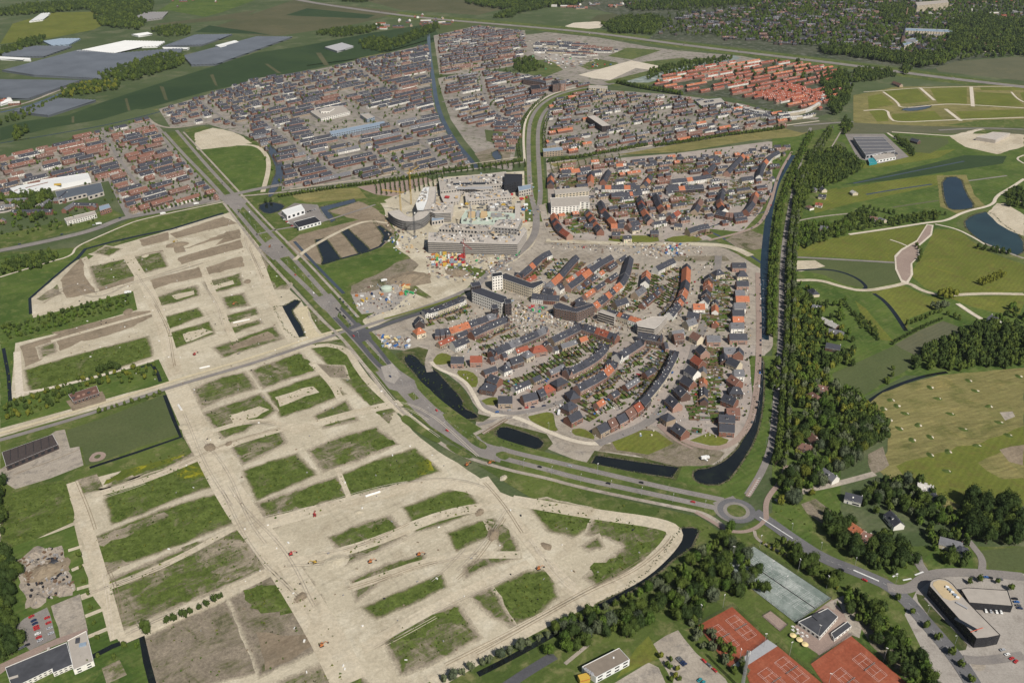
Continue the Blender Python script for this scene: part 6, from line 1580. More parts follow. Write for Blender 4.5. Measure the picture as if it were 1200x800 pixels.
# ------------------------------------------------------------------ larger buildings
def poly_at(pts, h): return [G(p[0], p[1], h) for p in (PTS(pts) if isinstance(pts, str) else pts)]
def block(name, label, cat, pts, h, wall, roof, floors=2, bay=4.0, parapet=.5, group=None, win='glass_dark', windows=True, z0=None, bands=False, wmax=150):
    F_ = poly_at(pts, h); z0 = GZ - .2 if z0 is None else z0
    cx = sum(p[0] for p in F_) / len(F_); cy = sum(p[1] for p in F_) / len(F_)
    F_ = [(p[0] - cx, p[1] - cy) for p in F_]
    if sum(F_[i][0] * F_[(i + 1) % len(F_)][1] - F_[(i + 1) % len(F_)][0] * F_[i][1] for i in range(len(F_))) < 0: F_ = F_[::-1]
    root = empty(name, (cx, cy, z0), 0, label, cat, group)
    H = h - z0
    mb = MB(); n = len(F_)
    for i in range(n):
        p, q = F_[i], F_[(i + 1) % n]
        mb.face([(p[0], p[1], 0), (q[0], q[1], 0), (q[0], q[1], H), (p[0], p[1], H)], wall)
    # parapet: inner faces and coping
    ins = []
    for i in range(n):
        a, b, c = Vector(F_[i - 1]), Vector(F_[i]), Vector(F_[(i + 1) % n])
        d1 = (b - a).normalized(); d2 = (c - b).normalized()
        n1 = Vector((-d1.y, d1.x)); n2 = Vector((-d2.y, d2.x)); m = n1 + n2
        k = .45 / max(.35, m.length_squared / 2 if m.length_squared > 0 else 1)
        q = b + m * k * .5 * 1.0; ins.append((q.x, q.y))
    for i in range(n):
        j = (i + 1) % n
        mb.face([(F_[i][0], F_[i][1], H), (F_[j][0], F_[j][1], H), (ins[j][0], ins[j][1], H), (ins[i][0], ins[i][1], H)], 'white_metal' if wall != 'charcoal' else 'charcoal')
        mb.face([(ins[j][0], ins[j][1], H), (ins[j][0], ins[j][1], H - parapet), (ins[i][0], ins[i][1], H - parapet), (ins[i][0], ins[i][1], H)], wall)
    mb.build('wall', root)
    rb = MB(); i0 = 0; rb.v = [(p[0], p[1], H - parapet) for p in ins]
    for t in tessellate_polygon([[Vector((p[0], p[1], 0)) for p in ins]]):
        rb.f.append(_up(ins, t)); rb.m.append(rb.mi(roof))
    rb.build('roof', root)
    if windows:
        fh = H / floors; cnt = 0; rest = MB()
        for i in range(n):
            p, q = Vector(F_[i]), Vector(F_[(i + 1) % n]); L = (q - p).length
            if L < 3: continue
            d = (q - p) / L; rz = math.atan2(d.y, d.x)
            if Vector((d.y, -d.x)).dot(Vector((cx + p.x, cy + p.y))) > 0 and Vector((d.y, -d.x)).y > .5: continue   # hidden far side
            k = max(1, int(L / bay))
            for f in range(floors):
                for b in range(k):
                    c = p + d * (L * (b + .5) / k)
                    if bands: continue
                    if cnt < wmax:
                        piece('window', root, 'wind' if wall in ('charcoal', 'brick_dark', 'scaffold') else 'win', (round(min(bay * .62, L / k * .7), 2), 0, round(fh * .5, 2)), win, (c.x, c.y, f * fh + fh * .28), rz); cnt += 1
                    else:
                        ca, sa = math.cos(rz), math.sin(rz); T_ = lambda v_: (c.x + v_[0] * ca - v_[1] * sa, c.y + v_[0] * sa + v_[1] * ca, v_[2])
                        w_ = min(bay * .62, L / k * .7); zz = f * fh + fh * .28
                        rest.box(-w_ / 2, w_ / 2, -.08, .05, zz, zz + fh * .5, win, T_)
                if bands:
                    ca, sa = math.cos(rz), math.sin(rz); c = p + d * (L / 2); T_ = lambda v_: (c.x + v_[0] * ca - v_[1] * sa, c.y + v_[0] * sa + v_[1] * ca, v_[2])
                    m_ = MB(); m_.box(-L / 2 - .2, L / 2 + .2, -.9, .05, f * fh + fh * .82, f * fh + fh, 'conc_raw', T_); m_.build('floor_slab', root)
                    m_ = MB(); m_.box(-L / 2 + .3, L / 2 - .3, -.06, .05, f * fh + fh * .1, f * fh + fh * .8, win, T_); m_.build('window_band', root)
        if rest.v: rest.build('window_row', root)['kind'] = 'stuff'
    return root, H
def roof_box(root, H, px, py, h, w, d, z, mat, deg=0, name='roof_unit'):
    g = G(px, py, h); x, y = g[0] - root.location.x, g[1] - root.location.y
    m_ = MB(); m_.box(-w / 2, w / 2, -d / 2, d / 2, 0, z, mat); return m_.build(name, root, (x, y, H - .45), math.radians(deg))
# school by the south-east crossing
sch, H = block('school', "long dark-walled school with a rounded tan roof end by the crossing", 'school', "1089.5,686 1090.5,681 1094,678 1100,677 1107,677.6 1112,680 1117,684 1125,694 1133,703.5 1172.5,743.5 1158,746.5 1144.5,747.5", 10.5, 'charcoal', 'roof_gravel', 3, 4.2)
t_ = poly_at("1093,685.5 1094,681.5 1100,679.3 1107,680 1112,682.5 1127,698 1124,702 1113,703 1105,700", 10.0)
m_ = MB(); m_.prism([(p[0] - sch.location.x, p[1] - sch.location.y) for p in t_], H - .5, H - .3, 'roof_tan', 'roof_tan'); m_.build('tan_roof', sch)
for k in range(5): roof_box(sch, H, 1110 + k * 3, 688 + k * 3, 10.5, 2.6, 2.2, 1.4, 'steel_blue' if k % 2 else 'white_metal', -35, 'roof_unit')
roof_box(sch, H, 1127, 709, 10.5, 1.6, 9, .9, 'steel_grey', 42, 'duct')
roof_box(sch, H, 1132, 731, 10.5, 3.4, 17, .5, 'glass_dark', 42, 'skylight')
a_, b_ = G(1137, 740, 10.6), G(1152, 735, 10.6)
m_ = MB(); m_.bar((a_[0] - sch.location.x, a_[1] - sch.location.y, H + .1), (b_[0] - sch.location.x, b_[1] - sch.location.y, H + .1), .35, 'red_trim'); m_.build('red_beam', sch)
for k in range(7):
    p = G(1094 + k * 6.2, 693.5 + k * 7.0, 5.5); m_ = MB(); m_.box(-1.6, 1.6, -.25, .1, -2.6, 2.6, 'brick_red'); m_.build('brick_panel', sch, (p[0] - sch.location.x, p[1] - sch.location.y - .1, 5.5), math.atan2(G(1144, 747)[1] - G(1090, 686)[1], G(1144, 747)[0] - G(1090, 686)[0]))
block('school_wing', "lower east wing of the school with a pale gravel roof", 'school', "1126,689.5 1134,688 1181,691 1187,709.5 1136,705.5", 7.5, 'charcoal', 'roof_gravel', 2, 5)
# tennis club
cl, H = block('clubhouse', "black flat-roofed tennis clubhouse with a white front", 'clubhouse', "935.5,728 970,712 982,722 961,745.5", 4.5, 'wall_white', 'bitumen', 1, 3.5)
roof_box(cl, H, 958, 722, 4.5, 7, 6, .8, 'bitumen', 30, 'roof_step')
block('club_annex', "narrow dark-roofed store beside the tennis clubhouse", 'shed', "974,741 993,727.5 998,733 978,748.5", 3.2, 'wall_white', 'bitumen', 1, 4)
for k, (x, y) in enumerate([(929.5, 744), (937, 749), (943.5, 754.5)]):
    g = G(x, y, 2.5); r_ = empty('parasol', (g[0], g[1], GZ), 0, "%s yellow parasol from the green courts on the club terrace" % ORD[k], 'parasol', 'parasols on the club terrace')
    m_ = MB(); m_.bar((0, 0, 0), (0, 0, 2.6), .06, 'white_metal'); m_.build('pole', r_)
    m_ = MB(); n = 10
    for j in range(n):
        a, b = 2 * math.pi * j / n, 2 * math.pi * (j + 1) / n
        m_.face([(2.6 * math.cos(a), 2.6 * math.sin(a), 2.1), (2.6 * math.cos(b), 2.6 * math.sin(b), 2.1), (0, 0, 2.9)], 'parasol_yellow')
    m_.build('canopy', r_)
for k in range(7):
    g = G(927 + (k % 4) * 5.5 + 2, 735 + (k % 4) * 3.6 + (k // 4) * 4); r_ = empty('terrace_table', (g[0], g[1], GZ), R.uniform(0, 3), "%s white table from the mini court on the club terrace" % ORD[k], 'table', 'tables on the club terrace')
    m_ = MB(); m_.box(-.9, .9, -.5, .5, .7, .78, 'frame_white', bottom=True); m_.build('tabletop', r_)
    m_ = MB(); m_.bar((0, 0, 0), (0, 0, .7), .08, 'steel_grey'); m_.build('leg', r_)
    for s in (-1, 1):
        m_ = MB(); m_.box(-.9, .9, s * 1.1 - .2, s * 1.1 + .2, .4, .46, 'frame_white', bottom=True); m_.build('bench', r_)
# white-faced hall by the ditch
ah, H = block('hall', "taupe-roofed hall with a bright white front by the ditch", 'hall', "682,780.5 725.5,758.5 738,772 698.5,793", 7, 'white_metal', 'roof_taupe', 2, 7)
for k in range(4): roof_box(ah, H, 686 + k * 2.5, 784 + k * 1.8, 7, 2.4, 2.2, 1.2, 'steel_grey', 30)
roof_box(ah, H, 719, 770, 7, 1.2, 1.2, .8, 'white_metal', 0, 'vent')
g = G(684, 798); m_ = MB(); m_.box(-4, 4, -2.5, 2.5, 0, 5, 'paint_yellow'); m_.box(-3.6, 3.6, -2.54, -2.45, 3, 4, 'paint_orange'); tag(m_.build('kiosk', None, (g[0], g[1], GZ), .3), "bright yellow box hut before the white-fronted hall", 'hut')
# hall in the south-west corner
sw, H = block('depot', "dark-roofed depot with white window strips at the corner car park", 'depot', "6,781.5 78,752 85,778 62,788 61,783 14,806", 4.5, 'wall_white', 'bitumen', 2, 3.2)
roof_box(sw, H, 57, 760, 4.5, 1.8, 1.8, 1.4, 'conc_raw', 20, 'vent'); roof_box(sw, H, 16, 793, 4.5, 6, 1.5, .9, 'conc_raw', 25, 'vent')
sw2, H = block('depot_annex', "pale concrete box adjoining the dark depot roof", 'depot', "79,750 101,738.5 109.5,774 86,784.5", 5.5, 'wall_white', 'roof_gravel', 2, 5)
roof_box(sw2, H, 91, 750, 5.5, 3, 5, 1, 'bitumen', 20); roof_box(sw2, H, 97, 755, 5.5, 5, 3, 1.2, 'steel_blue', 20)
# long hall by the sports field
lh, H = block('riding_hall', "long mauve-brown roofed hall beside the sports field", 'hall', "2,529.5 61.5,508.5 68,520.5 7,546", 6, 'brick_dark', 'thatch', 1, 6)
for k in range(6): roof_box(lh, H, 12 + k * 9, 532.5 - k * 3.3, 6, .5, 20, .35, 'charcoal', 28, 'roof_ridge')
rn, H = block('ruin', "roofless brown farm ruin in the scrub", 'ruin', "80,462 113,451.5 116.5,460 86,470.5", 4.5, 'brick_brown', 'roof_brown', 1, 4)
for k in range(5): roof_box(rn, H, 86 + k * 6, 466 - k * 2, 4.5, 3, 2.4, R.uniform(.6, 1.6), R.choice(['roof_taupe', 'brick_pink', 'bitumen']), k * 20, 'rubble_heap')
# west: white and blue-grey halls, offices
wh, H = block('warehouse', "long white-roofed warehouse on the western road", 'warehouse', "10.5,219.5 47,213.5 47.5,211 103,202.5 106,209 18,227", 9, 'white_metal', 'glasshouse_white', 1, 12, windows=False)
roof_box(wh, H, 68, 218, 7, 12, 4, 3, 'paint_yellow', 12, 'sign_box')
block('warehouse', "blue-grey hall beside the long white-roofed warehouse", 'warehouse', "64.5,224 118,213.5 121.5,224.5 103,230 101,226.5 68,234.5", 8, 'conc_raw', 'glasshouse', 1, 8)
block('office', "small red office with a blue-grey roof in the western works", 'office', "116,241.5 127,238.5 130,243 117,247", 9, 'brick_red', 'steel_blue', 2, 4)
for k, s in enumerate(["75,256 85,253.5 88,257 78,260", "86,253 111,247 113,251 88,257.5", "128,203 138,200 140,204 130,207"]):
    block('office', "%s of the white offices along the western road" % ORD[k], 'office', s, 7, 'wall_white', 'roof_gravel', 2, 4, group='white offices along the western road')
for k, (x, y) in enumerate([(34, 240.5), (4, 246)]):
    g = G(x, y); r_ = empty('settling_tank', (g[0], g[1], GZ), 0, ["round treatment tank inside the western grove", "round treatment tank cut by the west edge"][k], 'tank', 'treatment tanks')
    m_ = MB(); m_.cyl(0, 0, 0, 2.2, 19, 19, 'conc_raw', 32); m_.build('wall', r_)
    m_ = MB(); m_.cyl(0, 0, 2.2, 2.23, 17.8, 17.8, 'water_black', 32); m_.build('water', r_)
    m_ = MB(); m_.box(-18, 0, -.5, .5, 2.5, 2.8, 'steel_grey'); m_.build('scraper_bridge', r_)
# car dealer by the avenue
block('showroom', "white barrel-roofed hall in the lot beside the avenue", 'hall', "330,246.5 353,239.5 357,245.5 336,252.5", 9, 'white_metal', 'glasshouse_white', 1, 8)
block('showroom', "dark-roofed pavilion with white walls beside the avenue", 'hall', "344,260 369,253.5 376,259.5 350,266.5", 6, 'white_metal', 'charcoal', 1, 6)
# works hall east
wk, H = block('works_hall', "grey ribbed works hall by the lake road", 'hall', "1000,160.5 1035,160.5 1049,176 1015,182", 9, 'steel_grey', 'roof_grey', 1, 10)
for k in range(5): roof_box(wk, H, 1019 + k * 3.0, 162.5 + k * 4, 9, 68, 1.6, .9, 'conc_grey', 2, 'roof_ridge')
block('works_hall', "low white loading hall before the grey works hall", 'hall', "1022,182.5 1047,177.5 1050,184 1027,188", 6, 'white_metal', 'roof_gravel', 1, 8)
block('works_hall', "turquoise store at the works yard corner", 'hall', "1017,186 1026,184.5 1028,190 1019,191.5", 5, 'paint_teal', 'paint_teal', 1, 8, windows=False)
# unfinished viaduct
vd, H = block('viaduct', "unfinished concrete viaduct on the sand by the eastern road", 'bridge', "1144,160.5 1164,154.5 1184,156 1167,164", 8, 'conc_raw', 'conc_raw', 1, 9, windows=False)
# estate school and flats
for k, (lab, s, h, w, r, f) in enumerate([("white flat-roofed school complex in the old estate", "364,131 372,126 402,124 410,131 376,139", 8, 'wall_white', 'roof_gravel', 2), ("upper storey block of the white estate school", "374,128.5 382,126 392,127 386,130.5 376,131", 12, 'wall_white', 'roof_gravel', 1),
        ("long pale blue school wing in the old estate", "386,154 450,142 452,145 388,157.5", 8, 'steel_blue', 'steel_blue', 2), ("small blue-and-white school hall", "422,134 432,132.5 439,137 430,139.5", 9, 'steel_blue', 'roof_gravel', 2),
        ("low terrace of flats with a stepped roof", "688,136 706,148 716,147 697,135", 14, 'brick_dark', 'conc_raw', 4), ("blue-roofed flats at the parkway corner", "636,174 658,172 660,176 637,178", 12, 'brick_buff', 'steel_blue', 3),
        ("dark apartment tower west of the parkway", "646,95 654,94 656,98 648,99", 22, 'brick_brown', 'charcoal', 5), ("brick apartment tower west of the parkway", "656,94 662,93.5 663,98 657,98.5", 20, 'brick_pink', 'roof_grey', 5),
        ("dark block with brick end by the green strip", "621,100 632,99 634,104 623,105", 16, 'brick_red', 'charcoal', 4), ("long dark flats by the green strip", "614,90.5 640,95 640,97.5 613,93", 14, 'brick_brown', 'roof_slate', 3),
        ("white arcade of shops north of the estate", "690,100 712,101 712,104 690,103", 10, 'wall_cream', 'roof_gravel', 2), ("pavilion with a curved roof in the green strip", "815,118 845,115 850,120 822,124", 6, 'steel_blue', 'roof_gravel', 1),
        ("cream gallery flats of the north quarter", "650,222 689,219 690,224 651,228", 12, 'wall_cream', 'roof_gravel', 3), ("big white court block of the north quarter", "645,232 690,229 691,237.5 680,236.5 679,241 646,243", 13, 'wall_white', 'roof_gravel', 4),
        ("church hall with a long pale roof in the town", "1056,48 1072,44 1076,48 1060,54", 14, 'wall_cream', 'steel_blue', 2), ("pale ribbed hall among the town trees", "1152,50 1174,46 1177,54 1155,57", 12, 'wall_cream', 'brick_pink', 1),
        ("long blue-and-white block in the town", "1060,33 1116,35 1116,38 1060,36", 16, 'wall_cream', 'steel_blue', 4), ("tall cream flats at the town's far edge", "1073,3 1110,0 1112,3 1075,7", 28, 'wall_cream', 'roof_gravel', 6)]):
    block('building', lab, 'building', s, h, w, r, f, 6 if k < 14 else 9, wmax=36)
ch = G(1056, 54); r_ = empty('church', (ch[0], ch[1], 0), 0, "church with a tall thin grey spire among the town trees", 'church')
m_ = MB(); m_.box(-5, 5, -5, 5, 0, 34, 'brick_brown'); m_.build('tower', r_)
m_ = MB(); n = 8
for j in range(n):
    a, b = 2 * math.pi * j / n, 2 * math.pi * (j + 1) / n
    m_.face([(5.4 * math.cos(a), 5.4 * math.sin(a), 34), (5.4 * math.cos(b), 5.4 * math.sin(b), 34), (0, 0, 78)], 'roof_slate')
m_.build('spire', r_)
m_ = MB(); wall_mb(m_, 40, 18, 12, 22, 'brick_brown', False, lambda p: (p[0] + 25, p[1], p[2])); m_.build('nave', r_)
m_ = MB(); roof_mb(m_, 40, 18, 12, 22, 'roof_grey', False, lambda p: (p[0] + 25, p[1], p[2])); m_.build('roof', r_)
# chimney of the town
g = G(1061, 22); m_ = MB(); m_.cyl(0, 0, 0, 42, 3, 2, 'brick_pink', 12); tag(m_.build('chimney', None, (g[0], g[1], 0)), "pink brick factory chimney beyond the church", 'chimney')
# big flats round the market
def flats(label, pts, h, depth_wall, roof='roof_slate', floors=4): return block('apartment_block', label, 'flats', pts, h, depth_wall, roof, floors, 3.2, group=None)
flats("slate-topped white apartment block by the parkway bend", "553,337 557,334.5 593,347 596,352 588,355 553,342", 17, 'wall_white')
flats("square black-capped corner tower of the white block", "551,331 562,329.5 564,334 553,336", 21, 'brick_dark')
flats("dark corner tower at the white block's low end", "575,357 583,356 584,361 577,362", 19, 'brick_dark')
flats("second dark corner tower by the market street", "591,350.5 599,349.5 599.5,355 592,356", 19, 'brick_dark')
flats("white tower with a black cap beside the parkway", "576,320 588,318 589,322.5 577,324.5", 22, 'wall_white', 'charcoal', 5)
flats("mansard-roofed market block with white shop fronts", "588,321.5 592,319.5 622,331 634,328 638,331 625,338 620,337 586,325.5", 16, 'wall_cream')
flats("corner flats facing the building works", "648,357 655,354 674,361 694,355 697,358 676,366 650,361", 15, 'brick_brown')
st1 = block('apartment_block', "gallery flats with dark floor bands above the brown terrace", 'flats', "701,365 706,362 721,368 720,371", 14, 'brick_dark', 'roof_gravel', 4, bands=True)
block('apartment_block', "wide stepped gallery flats in the middle of the quarter", 'flats', "746,377 764,371 782,370 772,381 767,385 748,382", 13, 'conc_raw', 'conc_raw', 4, bands=True)
# ------------------------------------------------------------------ the centre under construction
def shell(label, pts, h, wall='scaffold', roof='conc_raw', floors=4, bands=True, bay=5, **k):
    return block('concrete_shell', label, 'building', pts, h, wall, roof, floors, bay, bands=bands, win='scaffold' if bands else 'glass_dark', **k)
shell("long scaffolded front block of the new centre", "502,283.5 606,286 617,270 614,266 604,277 503,272", 19, floors=6)
shell("bar with a row of dark openings behind the scaffolded front", "514,267.5 574,270.5 579,264 521,261.5", 15, 'conc_raw', 'roof_gravel', 2, bands=False)
shell("low deck east of the row of openings", "576,266 606,268 612,256 584,257", 11, 'conc_grey', 'conc_raw', 2, bands=False)
mc, H = shell("mint green insulated deck with two plywood boxes", "540,262.5 603,262 604,250 546,246 541,254", 8, 'mint', 'mint', 1, bands=False, windows=False)
for x, w_ in ((553, 11), (567, 11)): roof_box(mc, H, x, 252.5, 8, w_, 24, 4, 'plywood', 0, 'plywood_box')
roof_box(mc, H, 560, 251.5, 8, 5, 24, 3.4, 'steel_grey', 0, 'duct')
roof_box(mc, H, 582, 252, 8, 19, 18, 1.2, 'conc_grey', 0, 'deck')
shell("striped concrete frame with open floors", "502,247 505,238 531,237 528,249 510,250", 17, floors=6)
hs = chaikin(poly_at("461,247 468,254 480,258 491,255 498,247 502,236 504,225 504,219", 16), 2)
L_, Q_ = strip_pts(hs, 20); foot = L_ + Q_[::-1]
r_ = empty('concrete_shell', (hs[8][0], hs[8][1], GZ - .2), 0, "dark horseshoe-shaped shell round the yellow crane", 'building')
m_ = MB(); m_.prism([(p[0] - hs[8][0], p[1] - hs[8][1]) for p in foot], 0, 16, 'scaffold', 'conc_raw'); m_.build('wall', r_)
for z in (4, 8, 12, 15.6):
    m_ = MB(); L2, Q2 = strip_pts(hs, 21.4); m_.prism([(p[0] - hs[8][0], p[1] - hs[8][1]) for p in L2 + Q2[::-1]], z, z + .35, 'conc_grey', 'conc_grey'); m_.build('floor_slab', r_)
shell("pale roof deck on the horseshoe's east wing", "487,238 496,220 503,219 501,234 496,247 489,246", 18, 'conc_grey', 'glasshouse_white', 3, bands=False)
tr, H = shell("broad pale roof of the new centre's north side", "514,210 593,201 594,216 560,219 516,224", 12, 'conc_raw', 'roof_gravel', 2, bands=False)
roof_box(tr, H, 552, 215.5, 12, 66, 7, 1.6, 'glass_dark', 4, 'skylight'); roof_box(tr, H, 556, 221, 12, 66, 5, 2.6, 'steel_grey', 4, 'skylight')
for k in range(16): roof_box(tr, H, 534 + k * 2.4, 214.8 - k * .15, 12, 1.1, 7.4, 1.9, 'conc_raw', 4, 'rib')
shell("charcoal block at the north-east corner of the centre", "591,203.5 612,204 612,213 602,213.5 591,217", 20, 'charcoal', 'charcoal', 4, bands=False)
shell("arched blue roof at the centre's parkway side", "607,218 622,216 622,221 608,224", 12, 'conc_raw', 'steel_blue', 2, bands=False)
shell("concrete frame around the curved void", "545,226 594,221 600,231 546,236", 9, 'conc_raw', 'conc_raw', 2, bands=False)
shell("open-bay concrete frame in the centre's middle", "572,237 598,235 600,247 573,248", 8, 'conc_raw', 'conc_raw', 2, bands=False)
shell("narrow concrete spine north of the striped frame", "516,228 540,226 538,236 520,237", 7, 'conc_raw', 'conc_raw', 2, bands=False)
shell("long thin deck beside the parkway", "604,238 610,238 609,262 603,262", 8, 'conc_raw', 'conc_raw', 2, bands=False)
shell("blue-topped hall shell beside the spine", "506,255 521,251.5 520,257 506,259", 9, 'conc_raw', 'steel_blue', 1, bands=False)
for k, (x, y) in enumerate([(600, 228), (592, 227), (582, 240), (590, 240), (577, 243), (541, 240), (548, 239), (535, 231), (524, 231), (611, 233), (616, 240), (613, 246), (600, 244)]):
    g = G(x, y, 9); m_ = MB(); a = R.uniform(4, 9); m_.box(-a / 2, a / 2, -2.5, 2.5, 0, 2.6, R.choice(['paint_red', 'paint_white', 'paint_blue', 'conc_grey', 'plywood', 'paint_yellow']))
    tag(m_.build('material_stack', None, (g[0], g[1], 8.2), R.uniform(-.3, .3)), "%s stack of building material on the centre's decks, counted from the north" % ORD[k], 'material stack', 'material stacks on the decks')
# solid dark boxes on the decks; their colour stands in for shade in openings
for k, s in enumerate(["548,224 590,220 594,228 550,234", "560,238 600,236 602,246 562,248"]):
    P = poly_at(s, 9); m_ = MB()
    for i in range(9):
        for j in range(3):
            if (i * 3 + j * 5) % 7 < 3: continue
            u, v = (i + .5) / 9, (j + .5) / 3
            x = (P[0][0] * (1 - u) + P[1][0] * u) * v + (P[3][0] * (1 - u) + P[2][0] * u) * (1 - v); y = (P[0][1] * (1 - u) + P[1][1] * u) * v + (P[3][1] * (1 - u) + P[2][1] * u) * (1 - v)
            m_.box(x - 2.4, x + 2.4, y - 3.5, y + 3.5, 7.9, 9.12, 'scaffold')
    tag(m_.build('opening_shade_boxes', None, (0, 0, 0)), kind='stuff')
def crane(label, px, py, H, jib, deg, col, n_seg=10):
    g = G(px, py); r_ = empty('tower_crane', (g[0], g[1], GZ), math.radians(deg), label, 'tower crane', 'tower cranes at the new centre')
    def lattice(m_, a, b, w, seg, rad):
        a, b = Vector(a), Vector(b); d = (b - a).normalized(); u = d.orthogonal().normalized(); v = d.cross(u); cs = [(u + v) * w / 2, (u - v) * w / 2, (-u - v) * w / 2, (-u + v) * w / 2]
        for c in cs: m_.bar(a + c, b + c, rad * .75, col)
        for i in range(seg):
            for j in range(4):
                p = a + (b - a) * (i / seg) + cs[j]; q = a + (b - a) * ((i + 1) / seg) + cs[(j + 1) % 4]; m_.bar(p, q, rad * .6, col, 3)
    m_ = MB(); lattice(m_, (0, 0, 0), (0, 0, H), 2.0, n_seg, .22); m_.build('mast', r_)
    m_ = MB(); lattice(m_, (0, 0, H + 1), (jib, 0, H + 1), 1.5, n_seg, .2); m_.build('jib', r_)
    m_ = MB(); lattice(m_, (0, 0, H + 1), (-jib * .3, 0, H + 1), 1.5, 4, .2); m_.build('counter_jib', r_)
    m_ = MB(); m_.box(-jib * .3 - 1.5, -jib * .3 + 1.5, -1.2, 1.2, H - 1.5, H + 1.4, 'conc_grey'); m_.build('counterweight', r_)
    m_ = MB(); m_.box(.8, 3, -1.9, -.4, H - 1.8, H + .4, 'frame_white'); m_.build('cab', r_)
    m_ = MB(); m_.bar((0, 0, H), (0, 0, H + 8), .35, col); m_.bar((0, 0, H + 8), (jib * .7, 0, H + 2), .08, col, 3); m_.bar((0, 0, H + 8), (-jib * .28, 0, H + 2), .08, col, 3); m_.build('apex', r_)
crane("yellow tower crane inside the horseshoe shell", 482, 240, 58, 38, 70, 'paint_yellow'); crane("second yellow crane west of the horseshoe shell", 470, 252, 40, 34, 160, 'paint_yellow')
crane("dark tower crane before the centre's corner", 486, 278, 42, 32, 20, 'bitumen'); crane("green-grey crane behind the scaffolded front", 552, 275, 46, 36, 100, 'steel_grey'); crane("red crane by the coloured containers", 544, 308, 30, 26, -60, 'paint_red')
# containers, huts and vehicles of the sites
def small_box(name, label, cat, px, py, w, d, z, mat, deg, group=None, z0=None, roofm=None):
    g = G(px, py, 0); m_ = MB()
    m_.box(-w / 2, w / 2, -d / 2, d / 2, 0, z, mat)
    for k in range(int(w / .9)): m_.box(-w / 2 + .3 + k * .9, -w / 2 + .65 + k * .9, -d / 2 - .05, d / 2 + .05, .2, z - .15, mat)
    m_.box(-w / 2 - .06, w / 2 + .06, -d / 2 - .06, d / 2 + .06, z, z + .12, roofm or mat); m_.box(w / 2 - 1.6, w / 2 - .7, -d / 2 - .1, -d / 2 + .02, .1, 2.1, 'conc_grey')
    return tag(m_.build(name, None, (g[0], g[1], (z0 or 0) + GZ), math.radians(deg)), label, cat, group)
cols = ['paint_orange', 'paint_yellow', 'paint_white', 'paint_red', 'mint', 'paint_green', 'steel_blue', 'paint_yellow', 'paint_orange', 'parasol_yellow']
CN = {'paint_orange': 'orange', 'paint_yellow': 'yellow', 'paint_white': 'white', 'paint_red': 'red', 'mint': 'mint', 'paint_green': 'green', 'steel_blue': 'pale blue', 'parasol_yellow': 'sand-yellow', 'paint_blue': 'blue', 'paint_black': 'black', 'paint_silver': 'silver', 'paint_grey': 'grey', 'paint_navy': 'navy', 'paint_teal': 'teal', 'conc_grey': 'grey'}
k = 0
for rowi in range(5):
    for c in range(9):
        x = 508 + c * 4.4 + R.uniform(-.6, .6); y = 299.5 + rowi * 3.0 + R.uniform(-.4, .4); col = cols[(k * 7 + rowi) % len(cols)] if x < 528 else R.choice(['paint_red', 'steel_blue', 'paint_white', 'parasol_yellow', 'paint_red'])
        small_box('container', "%s container, %s in the %s row below the scaffolded front" % (CN[col], ordinal(c), ordinal(rowi)), 'container', x, y, 6, 2.5, 2.6 if R.random() < .7 else 5.2, col, R.choice([3, 5, 93]), 'containers below the scaffolded front'); k += 1
def heap_of(desc, n, x0, x1, y0, y1, cols, size=(2, 6), name='container', cat='container', per=True):
    for k in range(n):
        x, y = R.uniform(x0, x1), R.uniform(y0, y1); col = R.choice(cols)
        small_box(name, "%s %s, %s one of the %s" % (CN.get(col, 'grey'), cat, ordinal(k), desc), cat, x, y, R.uniform(*size), 2.4, R.uniform(1.5, 2.8), col, R.uniform(0, 180), desc)
heap_of("blue tents and crates by the first pond", 18, 447, 482, 395, 408, ['paint_blue', 'paint_blue', 'steel_blue', 'paint_white', 'parasol_yellow'], (3, 7), 'crate')
heap_of("crates in the contractors' yard", 14, 442, 470, 336, 356, ['paint_blue', 'conc_grey', 'paint_orange', 'paint_white', 'conc_grey', 'conc_grey', 'plywood'], (2, 5), 'crate')
heap_of("crates in the yard by the ditch", 8, 415, 440, 345, 366, ['paint_orange', 'paint_navy', 'paint_yellow', 'paint_white'], (3, 6), 'crate')
heap_of("orange and green crates by the roadworks", 10, 468, 486, 334, 346, ['paint_orange', 'paint_green', 'parasol_yellow'], (4, 8), 'crate')
heap_of("bright crates at the caravan site", 20, 779, 802, 287, 299, ['paint_blue', 'paint_white', 'paint_red', 'paint_white', 'paint_teal', 'paint_yellow', 'paint_blue'], (2, 5), 'crate')
heap_of("blue and orange crates below the horseshoe shell", 12, 455, 482, 276, 292, ['paint_blue', 'conc_grey', 'paint_white', 'plywood', 'conc_grey'], (2, 5), 'crate')
heap_of("site crates along the parkway", 14, 612, 622, 222, 262, ['paint_red', 'paint_orange', 'paint_white', 'paint_yellow', 'paint_teal'], (2, 5), 'crate')
heap_of("orange frames on the market works", 9, 618, 642, 358, 368, ['paint_orange', 'paint_red', 'paint_green', 'conc_grey'], (3, 8), 'crate')
heap_of("pallets on the market works", 16, 590, 735, 366, 386, ['paint_white', 'paint_blue', 'paint_yellow', 'conc_grey', 'conc_grey', 'conc_grey'], (1.5, 3), 'crate')
heap_of("crates east of the coloured containers", 16, 548, 610, 300, 320, ['paint_white', 'paint_green', 'paint_yellow', 'conc_grey', 'conc_grey'], (2, 6), 'crate')
heap_of("crates at the northern works", 30, 620, 720, 60, 82, ['paint_white', 'paint_red', 'paint_blue', 'paint_green', 'paint_white'], (5, 10), 'crate')
g = G(453, 340); r_ = empty('silo_dome', (g[0], g[1], GZ), 0, "round mint-green dome in the contractors' yard", 'dome')
